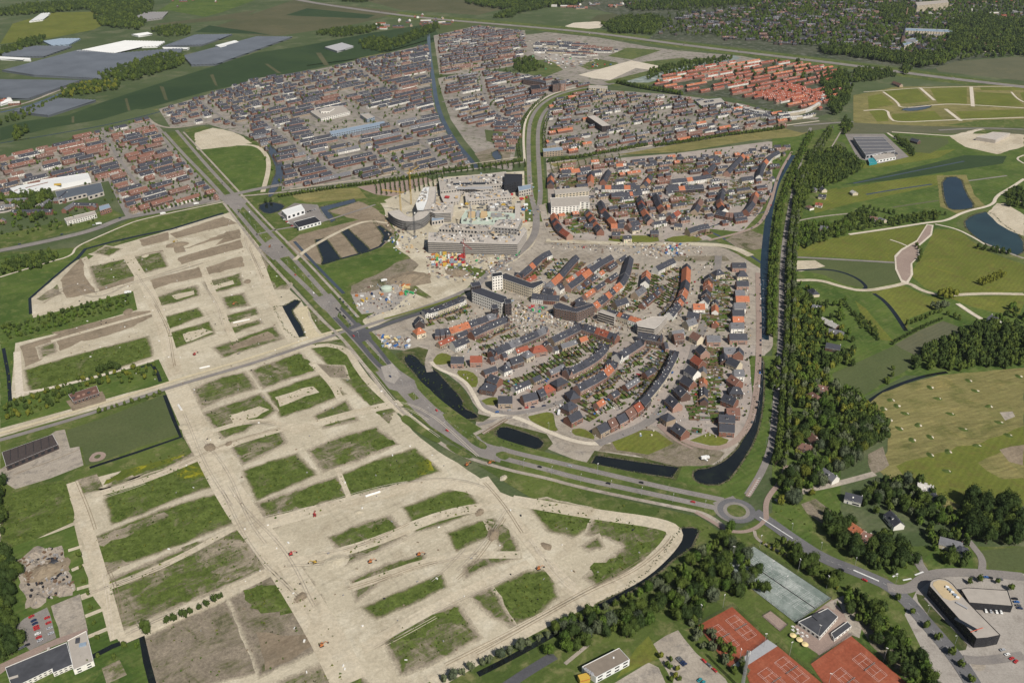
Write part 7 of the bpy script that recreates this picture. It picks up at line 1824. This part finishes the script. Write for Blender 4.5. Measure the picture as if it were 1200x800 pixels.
m_ = MB(); m_.cyl(0, 0, 0, 4, 8, 8, 'mint', 20); m_.build('wall', r_); m_ = MB(); m_.cyl(0, 0, 4, 6, 8, 3, 'mint', 20); m_.build('cap', r_)
# ------------------------------------------------------------------ vehicles
CARD = {}
def car_parts(col):
    if col in CARD: return CARD[col]
    b = MB(); L, W = 4.3, 1.76
    prof = [(-L / 2, .35), (-L / 2, .85), (-L / 2 + .25, .98), (-1.35, 1.02), (-.75, 1.42), (.85, 1.45), (1.55, 1.0), (L / 2, .88), (L / 2, .35)]
    for s in (-1, 1):
        w = [(W / 2 - (.16 if z > 1.1 else .03 if z > .9 else 0)) * s for _, z in prof]
        f = [(x, w[i], z) for i, (x, z) in enumerate(prof)]; b.face(f if s < 0 else f[::-1], col)
    for i in range(len(prof) - 1):
        (x0, z0), (x1, z1) = prof[i], prof[i + 1]; a = W / 2 - (.16 if z0 > 1.1 else .03 if z0 > .9 else 0); c = W / 2 - (.16 if z1 > 1.1 else .03 if z1 > .9 else 0)
        b.face([(x0, -a, z0), (x0, a, z0), (x1, c, z1), (x1, -c, z1)], col)
    gl = MB(); y = W / 2 - .1
    gl.face([(-1.28, -y + .1, 1.06), (-.80, -y + .12, 1.40), (-.80, y - .12, 1.40), (-1.28, y - .1, 1.06)][::-1], 'glass_dark')
    gl.face([(.92, -y + .12, 1.43), (1.5, -y + .1, 1.04), (1.5, y - .1, 1.04), (.92, y - .12, 1.43)][::-1], 'glass_dark')
    for s in (-1, 1):
        f = [(-1.15, s * (W / 2 - .01), 1.03), (1.3, s * (W / 2 - .01), 1.03), (.8, s * (W / 2 - .12), 1.38), (-.7, s * (W / 2 - .12), 1.38)]; gl.face(f if s < 0 else f[::-1], 'glass_dark')
    wh_ = MB(); n = 10
    for s in (-1, 1):
        f = [(.33 * math.cos(2 * math.pi * j / n), s * .11, .33 * math.sin(2 * math.pi * j / n)) for j in range(n)]; wh_.face(f if s < 0 else f[::-1], 'tyre')
    for j in range(n):
        a, c = 2 * math.pi * j / n, 2 * math.pi * (j + 1) / n
        wh_.face([(.33 * math.cos(a), -.11, .33 * math.sin(a)), (.33 * math.cos(c), -.11, .33 * math.sin(c)), (.33 * math.cos(c), .11, .33 * math.sin(c)), (.33 * math.cos(a), .11, .33 * math.sin(a))], 'tyre')
    out = []
    for nm, m_ in (('body', b), ('car_windows', gl), ('wheel', wh_)):
        me = bpy.data.meshes.new(nm); me.from_pydata(m_.v, [], m_.f)
        for x in m_.mats: me.materials.append(MATS[x])
        me.polygons.foreach_set('material_index', m_.m); me.update(); out.append(me)
    CARD[col] = out; return out
CARS = ['paint_black', 'paint_grey', 'paint_silver', 'paint_navy', 'paint_white', 'paint_black', 'paint_red', 'paint_blue', 'paint_silver', 'paint_black', 'paint_grey']
NCAR = [0]
def car(x, y, ang, label, group, col=None, sc=1.0):
    col = col or R.choice(CARS); NCAR[0] += 1
    r_ = empty('car', (x, y, GZ + .01), ang, label.replace('{c}', CN[col]), 'car', group); r_.scale = (sc, sc, sc)
    b, gl, wh_ = car_parts(col); link('body', b, r_); link('glass', gl, r_)
    if math.hypot(x, y) < 1400:
        for cx in (-1.35, 1.38):
            for s in (-1, 1): link('wheel', wh_, r_, (cx, s * .78, .33))
def car_row(desc, pts, n, off=0.0, cross=False, jit=.35, cols=None, fill=1.0):
    P = chaikin(GP(pts), 1 if len(PTS(pts)) > 2 else 0); seg = [math.hypot(b[0] - a[0], b[1] - a[1]) for a, b in zip(P, P[1:])]; L = sum(seg); k = 0
    for i in range(n):
        if R.random() > fill: continue
        s = (i + .5 + R.uniform(-jit, jit)) / n * L
        for (a, b), l in zip(zip(P, P[1:]), seg):
            if s <= l: break
            s -= l
        d = ((b[0] - a[0]) / l, (b[1] - a[1]) / l); x, y = a[0] + d[0] * s - d[1] * off, a[1] + d[1] * s + d[0] * off
        ang = math.atan2(d[1], d[0]) + (math.pi / 2 if cross else 0) + (math.pi if R.random() < .5 else 0) + R.uniform(-.04, .04)
        car(x, y, ang, "{c} car, %s along the %s" % (ordinal(k), desc), desc, R.choice(cols) if cols else None); k += 1
car_row("canal street kerb", "891,322 892,400 889,470 880,500", 17, 0, jit=.4)
car_row("main villa lane", "762,490 785,470 800,445 812,420 818,400", 11, -4.2); car_row("great curved terrace's kerb", "762,478 780,458 793,436", 5, 4)
car_row("inner court parking", "700,476 728,462 752,440 768,424", 12, 4.0, True, cols=['paint_black', 'paint_red', 'paint_navy', 'paint_silver', 'paint_grey']); car_row("inner court's far bays", "704,470 740,448 764,428", 7, -5, True)
car_row("pink parking court bays", "622,458 650,444 678,430 700,420", 12, 4.5, True); car_row("pink court's north bays", "626,450 660,434 690,424", 7, -5, True)
car_row("brick lane parking", "568,424 590,412 620,402 655,394", 8, 4, True); car_row("pond road kerb", "580,482 605,478 640,474", 6, -3)
car_row("sloping street by the curved terrace", "660,466 684,452 704,440 722,430", 8, -3.4); car_row("north arm of the east lane", "812,372 828,352 836,332 838,312", 9, 4.2); car_row("orange row's kerb", "800,372 812,350 818,330", 6, 4)
car_row("sand court between the orange rows", "752,352 766,338 778,322", 6, 0, True); car_row("third row's sand court", "690,338 704,326", 3, 0); car_row("second row's sand court", "634,328 650,316", 4, 3, True)
car_row("head street by the slate villas", "700,282 706,262 694,238 684,214", 11, 3.5); car_row("middle street of the north quarter", "776,280 768,256 760,228 774,208", 11, 3.5); car_row("east bend of the north quarter", "902,240 896,256 876,270", 6, 2.5)
car_row("parking court of the north quarter", "672,250 686,262 696,274", 9, 0, True); car_row("playground court of the north quarter", "722,240 738,250 750,256", 8, 0, True); car_row("lane of the north-east houses", "846,236 850,214 858,196", 6, 3)
car_row("dealer's lot, front bays", "329,254 340,264 350,270", 9, 0, True); car_row("dealer's lot, middle bays", "336,256 356,250 370,246", 12, 0, True, cols=['paint_red', 'paint_black', 'paint_silver', 'paint_white'])
car_row("lane of vans beside the soil heap", "462,333 476,328 490,322", 7, 2, cols=['paint_black', 'paint_navy']); car_row("second lane of vans beside the soil heap", "466,331 478,325 488,320", 6, -5, cols=['paint_black', 'paint_navy', 'paint_grey'])
car_row("dark row on the service road", "392,360 404,372 412,382", 7, 0, cols=['paint_navy', 'paint_black', 'paint_grey']); car_row("queue before the centre's crossing", "392,350 400,358 412,372", 5, 6)
car_row("sports park car park", "794,771 803,780", 4, 0, True, .1, ['paint_navy', 'paint_black', 'paint_grey', 'paint_blue']); car_row("sports park's tree edge", "818,774 836,790", 3, 3, False, .3, ['paint_grey', 'paint_red', 'paint_grey']); car_row("lower sports car park", "818,796 826,802", 2, 0, True, .1, ['paint_teal', 'paint_navy'])
car_row("depot car park, west side", "38,721 42,728 45,736 47,746 50,752", 8, -1, True, .25, ['paint_red', 'paint_red', 'paint_navy', 'paint_red', 'paint_silver', 'paint_white']); car_row("depot car park, east side", "55,722 58,734 61,746", 4, 0, True, .2, ['paint_silver', 'paint_red', 'paint_grey']); car_row("depot wall", "24,764 36,758", 3, 3, False, .2, ['paint_grey', 'paint_black'])
car_row("school car park", "1166,760 1180,774 1192,782", 4, 4, True, .3); car_row("school's east bays", "1188,700 1196,716", 4, 0, True, .2); car_row("bays behind the school wing", "1150,678 1176,682", 3, 2)
car_row("school wing's front", "1152,716 1176,718", 4, 0, True, .2, ['paint_white', 'paint_white', 'paint_silver']); car_row("road past the tennis courts", "950,650 1000,672 1040,690", 3, -2.5)
car_row("bypass eastbound lane", "600,541 680,561 760,579 830,594", 3, 1.7, cols=['paint_navy', 'paint_black', 'paint_red']); car_row("bypass westbound lane", "640,539 720,557 800,577", 2, -1.7); car_row("avenue's near carriageway", "275,245 320,300 365,342 425,408 488,478 540,520", 7, 1.7, cols=['paint_navy', 'paint_white', 'paint_red', 'paint_black'])
car_row("avenue's far carriageway", "252,205 337,295 412,378 500,472 560,514", 6, -1.7); car_row("western road", "0,292 60,280 140,256 230,238", 6, 2.5, cols=['paint_white', 'paint_silver', 'paint_navy']); car_row("lake road", "918,290 916,400 907,500 895,545", 5, 1.5)
car_row("parkway's near lanes", "622,138 620,200 628,250 605,300", 6, 1.8); car_row("highway", "420,12 600,30 800,53 1000,77 1180,100", 14, 7, cols=['paint_white', 'paint_silver', 'paint_black']); car_row("kerb by the mansard pair", "520,403 532,400 545,405", 3, 3); car_row("kerb by the dark villa", "566,454 572,462", 2, -2); car_row("brick square's kerb", "656,474 658,482", 2, 0, cols=['paint_white', 'paint_silver'])
car_row("sand lot by the field", "826,539 828,540", 1, 0, cols=['paint_white'])
print('CARS', NCAR[0])
def truck(px, py, deg, label, cab='paint_white', load='paint_white', L=9):
    g = G(px, py); r_ = empty('truck', (g[0], g[1], GZ), math.radians(deg), label, 'truck', 'trucks')
    m_ = MB(); m_.box(-L / 2, L / 2 - 2.4, -1.25, 1.25, 1.1, 3.7, load); m_.build('load_box', r_)
    m_ = MB(); m_.box(L / 2 - 2.2, L / 2, -1.2, 1.2, .8, 3.0, cab); m_.box(L / 2 - .1, L / 2 + .03, -1.0, 1.0, 1.8, 2.7, 'glass_dark'); m_.build('cab', r_)
    m_ = MB(); m_.box(-L / 2, L / 2, -.9, .9, .5, 1.0, 'charcoal'); m_.build('chassis', r_)
    for x in (-L / 2 + 1.2, -L / 2 + 2.4, L / 2 - 1.3):
        for s in (-1, 1):
            m_ = MB(); n = 10
            for j in range(n):
                a, c = 2 * math.pi * j / n, 2 * math.pi * (j + 1) / n
                m_.face([(x + .5 * math.cos(a), s * 1.0 - .16, .5 + .5 * math.sin(a)), (x + .5 * math.cos(c), s * 1.0 - .16, .5 + .5 * math.sin(c)), (x + .5 * math.cos(c), s * 1.0 + .16, .5 + .5 * math.sin(c)), (x + .5 * math.cos(a), s * 1.0 + .16, .5 + .5 * math.sin(a))], 'tyre')
            m_.face([(x + .5 * math.cos(2 * math.pi * j / n), s * 1.17, .5 + .5 * math.sin(2 * math.pi * j / n)) for j in range(n)], 'tyre'); m_.build('wheel', r_)
for x, y, dg, lb in [(191, 251.5, 40, "white truck on the western road near the crossing"), (116, 263.5, 35, "white truck by the western works"), (230, 240, 40, "white truck nearing the avenue crossing"), (826, 538, 15, "white lorry parked on the dry meadow by the canal"), (150, 344, 30, "white lorry on the upper sand lot"), (655, 485, 80, "white van-truck beside the tall brick gable"), (450, 330, 30, "long pale truck above the contractors' yard")]:
    truck(x, y, dg, lb)
def digger(px, py, deg, label, col='paint_yellow'):
    g = G(px, py); r_ = empty('excavator', (g[0], g[1], GZ - .1), math.radians(deg), label, 'excavator', 'excavators on the sand'); r_.scale = (.8, .8, .8)
    for s in (-1, 1):
        m_ = MB(); m_.box(-2, 2, s * 1.3 - .35, s * 1.3 + .35, 0, .95, 'charcoal'); m_.build('track', r_)
    m_ = MB(); m_.box(-2.2, 1.5, -1.4, 1.4, 1.1, 2.2, col); m_.box(-2.2, -1.2, -1.2, 1.2, 2.2, 2.6, 'charcoal'); m_.build('body', r_)
    m_ = MB(); m_.box(.1, 1.6, .3, 1.4, 2.2, 3.4, 'glass_dark'); m_.box(.05, 1.65, .25, 1.45, 3.4, 3.55, col); m_.build('cab', r_)
    bm_ = MB(); bm_.bar((1.2, -.3, 1.9), (4.2, -.3, 4.6), .3, col); bm_.bar((4.2, -.3, 4.6), (6.4, -.3, 1.9), .24, col); b = bm_.build('boom', r_)
    m_ = MB(); m_.box(6.0, 7.1, -.9, .3, .9, 2.0, 'charcoal'); m_.build('bucket', b)
for x, y, dg, lb, c in [(204, 284, 30, "yellow excavator on the upper sand fill", 'paint_yellow'), (369, 659.5, 200, "yellow excavator at the big sand crossing", 'paint_yellow'), (434, 659, 20, "orange excavator digging beside the crossing", 'paint_orange'), (341, 650, 25, "red and white tractor at the sand crossing", 'paint_red'), (369, 604.5, 100, "small red machine with green load on the parcel road", 'paint_red'),
                        (228, 416, 60, "small red roller by the asphalt road", 'paint_red'), (491, 650.5, 10, "small orange machine on the parcel road's end", 'paint_orange'), (631, 667, 20, "small orange machine by the round parcel", 'paint_orange'), (547, 545.5, 40, "orange machine at the roundabout end of the sand", 'paint_orange'), (274, 357, 20, "orange excavator on the small green plot", 'paint_orange'),
                        (574, 543, 10, "orange roller beside the avenue", 'paint_orange'), (684, 291, 10, "red excavator on the sand lane", 'paint_red'), (316, 290, 90, "orange roadworks machine on the avenue", 'paint_orange'), (377, 757, 30, "small orange digger on the soil plot", 'paint_orange'), (500, 262, 30, "yellow digger before the striped frame", 'paint_yellow'), (605, 300, 20, "green digger beside the parkway", 'paint_green'), (608, 297, 60, "second green machine beside the parkway", 'paint_green')]:
    digger(x, y, dg, lb, c)
# ------------------------------------------------------------------ small things
def log_pile(px, py, deg, L, label):
    g = G(px, py); r_ = empty('pipe_stack', (g[0], g[1], GZ), math.radians(deg), label, 'pipes')
    for j, (y, z) in enumerate([(-.9, .35), (-.3, .35), (.3, .35), (.9, .35), (-.6, .9), (0, .9), (.6, .9)]):
        m_ = MB(); m_.bar((-L / 2, y, z), (L / 2, y, z), .3, 'frame_white', 8); m_.build('pipe', r_)
log_pile(437, 579.5, 28, 15, "white pipes lying on the sand beside the thick parcel"); log_pile(283, 377, 28, 22, "pale blue pipes on the small ring parcel"); log_pile(240, 431, 26, 12, "white pipes by the asphalt road"); log_pile(211, 478, -55, 14, "white pipes beside the long sand road")
def mound(px, py, r, h, mat, label, seed):
    rr = random.Random(seed); g = G(px, py); m_ = MB(); n, rings = 18, 5; m_.v.append((0, 0, h)); k = m_.mi(mat)
    for q in range(1, rings + 1):
        t = q / rings
        for j in range(n):
            a = 2 * math.pi * j / n; rad = r * t * rr.uniform(.86, 1.12); m_.v.append((rad * 1.5 * math.cos(a), rad * math.sin(a), max(0, h * (math.cos(t * math.pi) * .5 + .5) * rr.uniform(.75, 1.15)) - (.05 if q == rings else 0)))
    for j in range(n): m_.f.append((0, 1 + j, 1 + (j + 1) % n)); m_.m.append(k)
    for q in range(rings - 1):
        for j in range(n):
            a, b = 1 + q * n + j, 1 + q * n + (j + 1) % n; m_.f.append((a, a + n, b + n, b)); m_.m.append(k)
    return tag(m_.build('mound', None, (g[0], g[1], GZ - .3), rr.uniform(0, 3)), label, 'mound', 'mounds')
hay = [(1091, 454), (1136, 446), (1144, 458), (1100, 467), (1045, 468.5), (1036, 479), (1052, 475.5), (1062, 484.5), (1043, 492), (1077, 498), (1055, 502), (1091, 512), (1070, 515.5), (1115, 485), (1130, 503), (1160, 476), (1172, 495), (1183, 510), (1146, 522), (1112, 529), (1091, 533), (1111, 552), (1195, 441)]
for k, (x, y) in enumerate(hay):
    mound(x - 1.4, y, 3.3, 1.4, 'verge', "%s grassy mound of the hay field, counted down from the wood" % ordinal(k), 40 + k)
    mound(x + 1.2, y + .2, 1.7, 1.2, 'sand_pale', "pale sandy top beside the %s grassy mound of the hay field" % ordinal(k), 140 + k)
for k, (x, y, r, h, m, lb) in enumerate([(578, 626, 6, 3, 'soil', "brown soil heap at the ring parcel's open end"), (56, 668, 13, 4, 'soil', "large brown spoil heap in the rubble yard"), (62, 662, 6, 3, 'bitumen', "grey heap beside the brown one in the rubble yard"), (246, 524, 6, 1.2, 'soil', "low dark soil strip on the long sand road"),
                                    (208, 287, 12, 3, 'soil', "dark heap beside the yellow excavator"), (536, 320, 14, 4, 'soil', "soil heap south of the coloured containers"), (478, 326, 22, 5, 'soil', "round-topped spoil heap by the row of vans"), (392, 658, 9, 1.5, 'sand', "low sand heap by the big crossing"), (74, 690, 8, 3, 'rubble', "rubble heap low in the yard"), (40, 650, 8, 2.5, 'rubble', "rubble heap at the yard's north rim"), (44, 703, 7, 2.5, 'rubble', "rubble heap at the yard's south rim")]):
    mound(x, y, r, h, m, lb, 300 + k)
def lamp(x, y, ang, label, group, H=9):
    r_ = empty('street_lamp', (x, y, GZ - .3), ang, label, 'street lamp', group)
    if 'pole' not in _WM:
        m_ = MB(); m_.bar((0, 0, 0), (0, 0, H), .11, 'steel_grey', 6); m_.bar((0, 0, H), (1.6, 0, H + .3), .08, 'steel_grey', 4); me = bpy.data.meshes.new('pole'); me.from_pydata(m_.v, [], m_.f); me.materials.append(MATS['steel_grey']); _WM['pole'] = me
        m_ = MB(); m_.box(1.2, 2.2, -.2, .2, H + .2, H + .38, 'frame_white', bottom=True); me = bpy.data.meshes.new('lamp_head'); me.from_pydata(m_.v, [], m_.f); me.materials.append(MATS['frame_white']); _WM['head'] = me
    link('pole', _WM['pole'], r_); link('lamp_head', _WM['head'], r_)
def lamps(desc, pts, step, off):
    P = chaikin(GP(pts), 2); s = step / 2; k = 0
    for a, b in zip(P, P[1:]):
        L = math.hypot(b[0] - a[0], b[1] - a[1])
        while s < L:
            t = s / L; nx, ny = -(b[1] - a[1]) / L, (b[0] - a[0]) / L
            lamp(a[0] + (b[0] - a[0]) * t + nx * off, a[1] + (b[1] - a[1]) * t + ny * off, math.atan2(-ny * off, -nx * off), "%s street lamp along the %s" % (ordinal(k), desc), desc); k += 1
            s += step
        s -= L
lamps("bypass by the sand fill", "600,540 640,550 675,560 760,578 838,595", 30, -6); lamps("long avenue", "275,245 320,300 365,342 395,375 425,408 462,450 488,478 520,507", 34, 6); lamps("pond path", "575,487 600,486 655,512 690,521 715,518", 28, 4); lamps("canal street", "890,330 890,402 886,470 876,505", 30, 5)
lamps("road to the school", "905,614 930,632 965,655 1010,672 1050,690 1090,735 1120,770", 32, 8); lamps("lake road", "918,290 916,330 915,400 911,450 907,500 902,530", 36, -5)
# fences and light masts of the courts
def fence(label, pts, H=3.0, step=6, solid=None):
    P = GP(pts); r_ = empty('court_fence', (P[0][0], P[0][1], GZ), 0, label, 'fence', 'fences round the courts')
    for a, b in zip(P, P[1:]):
        a = (a[0] - P[0][0], a[1] - P[0][1]); b = (b[0] - P[0][0], b[1] - P[0][1]); L = math.hypot(b[0] - a[0], b[1] - a[1]); n = max(1, int(L / step))
        for i in range(n + 1):
            t = i / n; m_ = MB(); m_.bar((a[0] + (b[0] - a[0]) * t, a[1] + (b[1] - a[1]) * t, 0), (a[0] + (b[0] - a[0]) * t, a[1] + (b[1] - a[1]) * t, H), .06, 'charcoal'); m_.build('post', r_)
        for z in (.1, H / 2, H):
            m_ = MB(); m_.bar((a[0], a[1], z), (b[0], b[1], z), .05, 'charcoal'); m_.build('rail', r_)
        m_ = MB(); n = int(L / .5)
        for i in range(n):
            t = i / n; x, y = a[0] + (b[0] - a[0]) * t, a[1] + (b[1] - a[1]) * t; m_.bar((x, y, 0), (x, y, H), .015, 'charcoal', 3)
        for i in range(6): m_.bar((a[0], a[1], H * (i + .5) / 6), (b[0], b[1], H * (i + .5) / 6), .015, 'charcoal', 3)
        m_.build('wire_mesh', r_)
fence("dark wire fence round the grey-green courts", "883.5,640 974.5,701 932,730 844.5,662 883.5,640"); fence("wire fence round the upper red courts", "858,710 899.5,749 854,782.5 817,733 858,710"); fence("wire fence round the middle red courts", "911,756 966,802 990,830"); fence("green-screened fence of the lower red courts", "950,778 997,744 1066,803 1090,825")
fence("wire fence round the mini court", "893,722 903,716 923,732 914,740 893,722", 2.0)
for k, (a, b) in enumerate(NETS):
    r_ = empty('tennis_net', (a[0], a[1], GZ), math.atan2(b[1] - a[1], b[0] - a[0]), "%s tennis net counted from the roundabout side" % ordinal(k), 'net', 'tennis nets'); L = math.hypot(b[0] - a[0], b[1] - a[1])
    for x in (0, L): m_ = MB(); m_.bar((x, 0, 0), (x, 0, 1.1), .06, 'charcoal'); m_.build('post', r_)
    m_ = MB(); m_.box(0, L, -.03, .03, .05, .95, 'charcoal'); m_.build('net', r_); m_ = MB(); m_.box(0, L, -.04, .04, .95, 1.03, 'frame_white'); m_.build('tape', r_)
for k, (x, y) in enumerate([(895, 758), (847, 712), (820, 724), (904, 672), (920, 690), (968, 690), (858, 655), (890, 642), (935, 670), (970, 805), (925, 768), (866, 776), (1035, 775), (700, 557), (660, 484), (958, 748)]):
    g = G(x, y); r_ = empty('light_mast', (g[0], g[1], GZ), k, "%s tall light mast among the courts and ponds" % ordinal(k), 'light mast', 'light masts')
    m_ = MB(); m_.bar((0, 0, 0), (0, 0, 14), .13, 'steel_grey', 6); m_.build('pole', r_); m_ = MB(); m_.box(-.9, .9, -.25, .25, 14, 14.3, 'frame_white', bottom=True); m_.build('lamp_head', r_)
g = G(869, 808); r_ = empty('telecom_mast', (g[0], g[1], GZ), .3, "tall pale lattice telecom mast between the red courts", 'mast')
m_ = MB(); Hm = 40
for c in ((-.9, -.9), (.9, -.9), (.9, .9), (-.9, .9)): m_.bar((c[0], c[1], 0), (c[0] * .6, c[1] * .6, Hm), .17, 'steel_grey')
cs = [(-.9, -.9), (.9, -.9), (.9, .9), (-.9, .9)]
for i in range(20):
    f0, f1 = 1 - .4 * i / 20, 1 - .4 * (i + 1) / 20
    for j in range(4):
        a, b = cs[j], cs[(j + 1) % 4]; m_.bar((a[0] * f0, a[1] * f0, Hm * i / 20), (b[0] * f1, b[1] * f1, Hm * (i + 1) / 20), .1, 'steel_grey', 3); m_.bar((b[0] * f0, b[1] * f0, Hm * i / 20), (a[0] * f1, a[1] * f1, Hm * (i + 1) / 20), .1, 'steel_grey', 3)
m_.build('lattice', r_)
for j in range(3):
    m_ = MB(); a = j * 2.1; m_.box(1.2 * math.cos(a) - .2, 1.2 * math.cos(a) + .2, 1.2 * math.sin(a) - .2, 1.2 * math.sin(a) + .2, Hm - 4, Hm - .5, 'frame_white'); m_.build('antenna', r_)
# footbridge at the pond, roundabout sculpture
a, b = G(566, 509), G(594, 492); L = math.hypot(b[0] - a[0], b[1] - a[1])
r_ = empty('footbridge', (a[0], a[1], GZ), math.atan2(b[1] - a[1], b[0] - a[0]), "pale footbridge over the pond by the avenue", 'bridge')
m_ = MB(); m_.box(0, L, -1.6, 1.6, .2, .6, 'yard'); m_.build('deck', r_)
for s in (-1, 1): m_ = MB(); m_.box(0, L, s * 1.6 - .08, s * 1.6 + .08, .6, 1.5, 'wood'); m_.build('railing', r_)
# glasshouses
def glasshouse(label, pts, h=6, mat='glasshouse', ridge=9.6):
    P = poly_at(pts, h); cx = sum(p[0] for p in P) / len(P); cy = sum(p[1] for p in P) / len(P)
    r_ = empty('glasshouse', (cx, cy, 0), 0, label, 'glasshouse', 'glasshouses')
    m_ = MB(); m_.prism([(p[0] - cx, p[1] - cy) for p in P], 0, h - 1.0, mat, mat); m_.build('wall', r_)
    Q = [(p[0] - cx, p[1] - cy) for p in P]; a, b = Vector(Q[0]), Vector(Q[1]); d = (b - a).normalized(); nn = Vector((-d.y, d.x))
    us = [Vector(q).dot(d) for q in Q]; vs = [Vector(q).dot(nn) for q in Q]; m_ = MB(); v = min(vs)
    def span(v_):
        xs = []
        for i in range(len(Q)):
            v0, v1 = vs[i], vs[(i + 1) % len(Q)]
            if (v0 > v_) != (v1 > v_): t = (v_ - v0) / (v1 - v0); xs.append(us[i] + (us[(i + 1) % len(Q)] - us[i]) * t)
        return (min(xs), max(xs)) if len(xs) >= 2 else None
    k = 0
    while v + ridge < max(vs):
        s = span(v + ridge / 2)
        if s:
            pt = lambda u_, v_, z: ((d * u_ + nn * v_).x, (d * u_ + nn * v_).y, z)
            m_.face([pt(s[0], v, h - 1), pt(s[1], v, h - 1), pt(s[1], v + ridge / 2, h + .6), pt(s[0], v + ridge / 2, h + .6)], mat); m_.face([pt(s[0], v + ridge / 2, h + .6), pt(s[1], v + ridge / 2, h + .6), pt(s[1], v + ridge, h - 1), pt(s[0], v + ridge, h - 1)], mat)
        v += ridge; k += 1
    m_.build('ridge_roof', r_)
for lb, s, m in [("largest white-screened glasshouse of the far west", "88,60 146,47.5 193,48.5 184,54 152,55 133,62", 'glasshouse_white'), ("huge grey glasshouse below the white one", "2,82 92,58 132,62.5 214,56 208,66 116,92 40,88", 'glasshouse'), ("west part of the grey glasshouses", "0,92.5 96,93.5 34,115 0,114", 'glasshouse'),
                 ("triangular grey glasshouse by the polder track", "14,130 66,114.5 112,117 56,135", 'glasshouse'), ("pale glasshouse beyond the track", "190,54 228,40.5 272,40 236,52.5", 'glasshouse'), ("far grey glasshouse against the fields", "214,65 300,42.5 342,43 252,75 224,76", 'glasshouse'), ("grey glasshouse at the west edge", "2,60 40,53.5 84,54 50,66 2,66", 'glasshouse'),
                 ("thin white-topped glasshouse by the track end", "252,53 275,47 279,49 258,56", 'glasshouse_white'), ("small white shed roof in the far meadow", "34,25 48,15.5 59,15 50,23", 'glasshouse_white'), ("small white hall beyond the big glasshouse", "154,40 172,37.5 178,39.5 162,42", 'glasshouse_white'), ("dark store roofs beyond the glasshouses", "50,48 70,45 94,45 80,52 60,53", 'steel_blue'),
                 ("white halls at the west edge", "0,117 10,114 14,118 0,122", 'glasshouse_white'), ("low grey sheds in the far fields", "152,26 166,14 196,14 190,21", 'conc_grey'), ("narrow white strip roof by the big glasshouse", "190,55 222,55.5 220,57 192,56.8", 'glasshouse_white'), ("second white strip by the west glasshouse", "0,66 36,68 36,70 0,68.5", 'glasshouse_white'), ("white building row west of the parkway works", "380,55 400,50 414,54 395,60", 'steel_grey')]:
    glasshouse(lb, s, 6, m)

# ------------------------------------------------------------------ the air
m = bpy.data.materials.new('haze'); m.use_nodes = True; nt = m.node_tree; nt.nodes.clear()
pv = nt.nodes.new('ShaderNodeVolumePrincipled'); pv.inputs['Color'].default_value = (0.80, 0.88, 1.0, 1); pv.inputs['Density'].default_value = 0.000018; pv.inputs['Anisotropy'].default_value = 0.2
om = nt.nodes.new('ShaderNodeOutputMaterial'); nt.links.new(pv.outputs[0], om.inputs['Volume'])
m_ = MB(); S = 27000; m_.v = [(x, y, z) for z in (-1, 530) for x, y in ((-S, -4000), (S, -4000), (S, 2 * S), (-S, 2 * S))]
m_.f = [(3, 2, 1, 0), (4, 5, 6, 7), (0, 1, 5, 4), (1, 2, 6, 5), (2, 3, 7, 6), (3, 0, 4, 7)]
me = bpy.data.meshes.new('haze'); me.from_pydata(m_.v, [], m_.f); me.materials.append(m); link('haze', me)['kind'] = 'stuff'

for k, (x, y, r) in enumerate([(216, 500, 5), (268, 520, 3.5), (352, 700, 5), (420, 600, 3.5), (562, 600, 4), (640, 640, 4), (170, 300, 5), (150, 365, 6), (290, 330, 5), (590, 560, 3.5)]):
    mound(x, y, r, r * .28, 'soil' if k % 3 else 'sand', "%s spoil heap on the sand fill, counted along its roads" % ordinal(k), 500 + k)
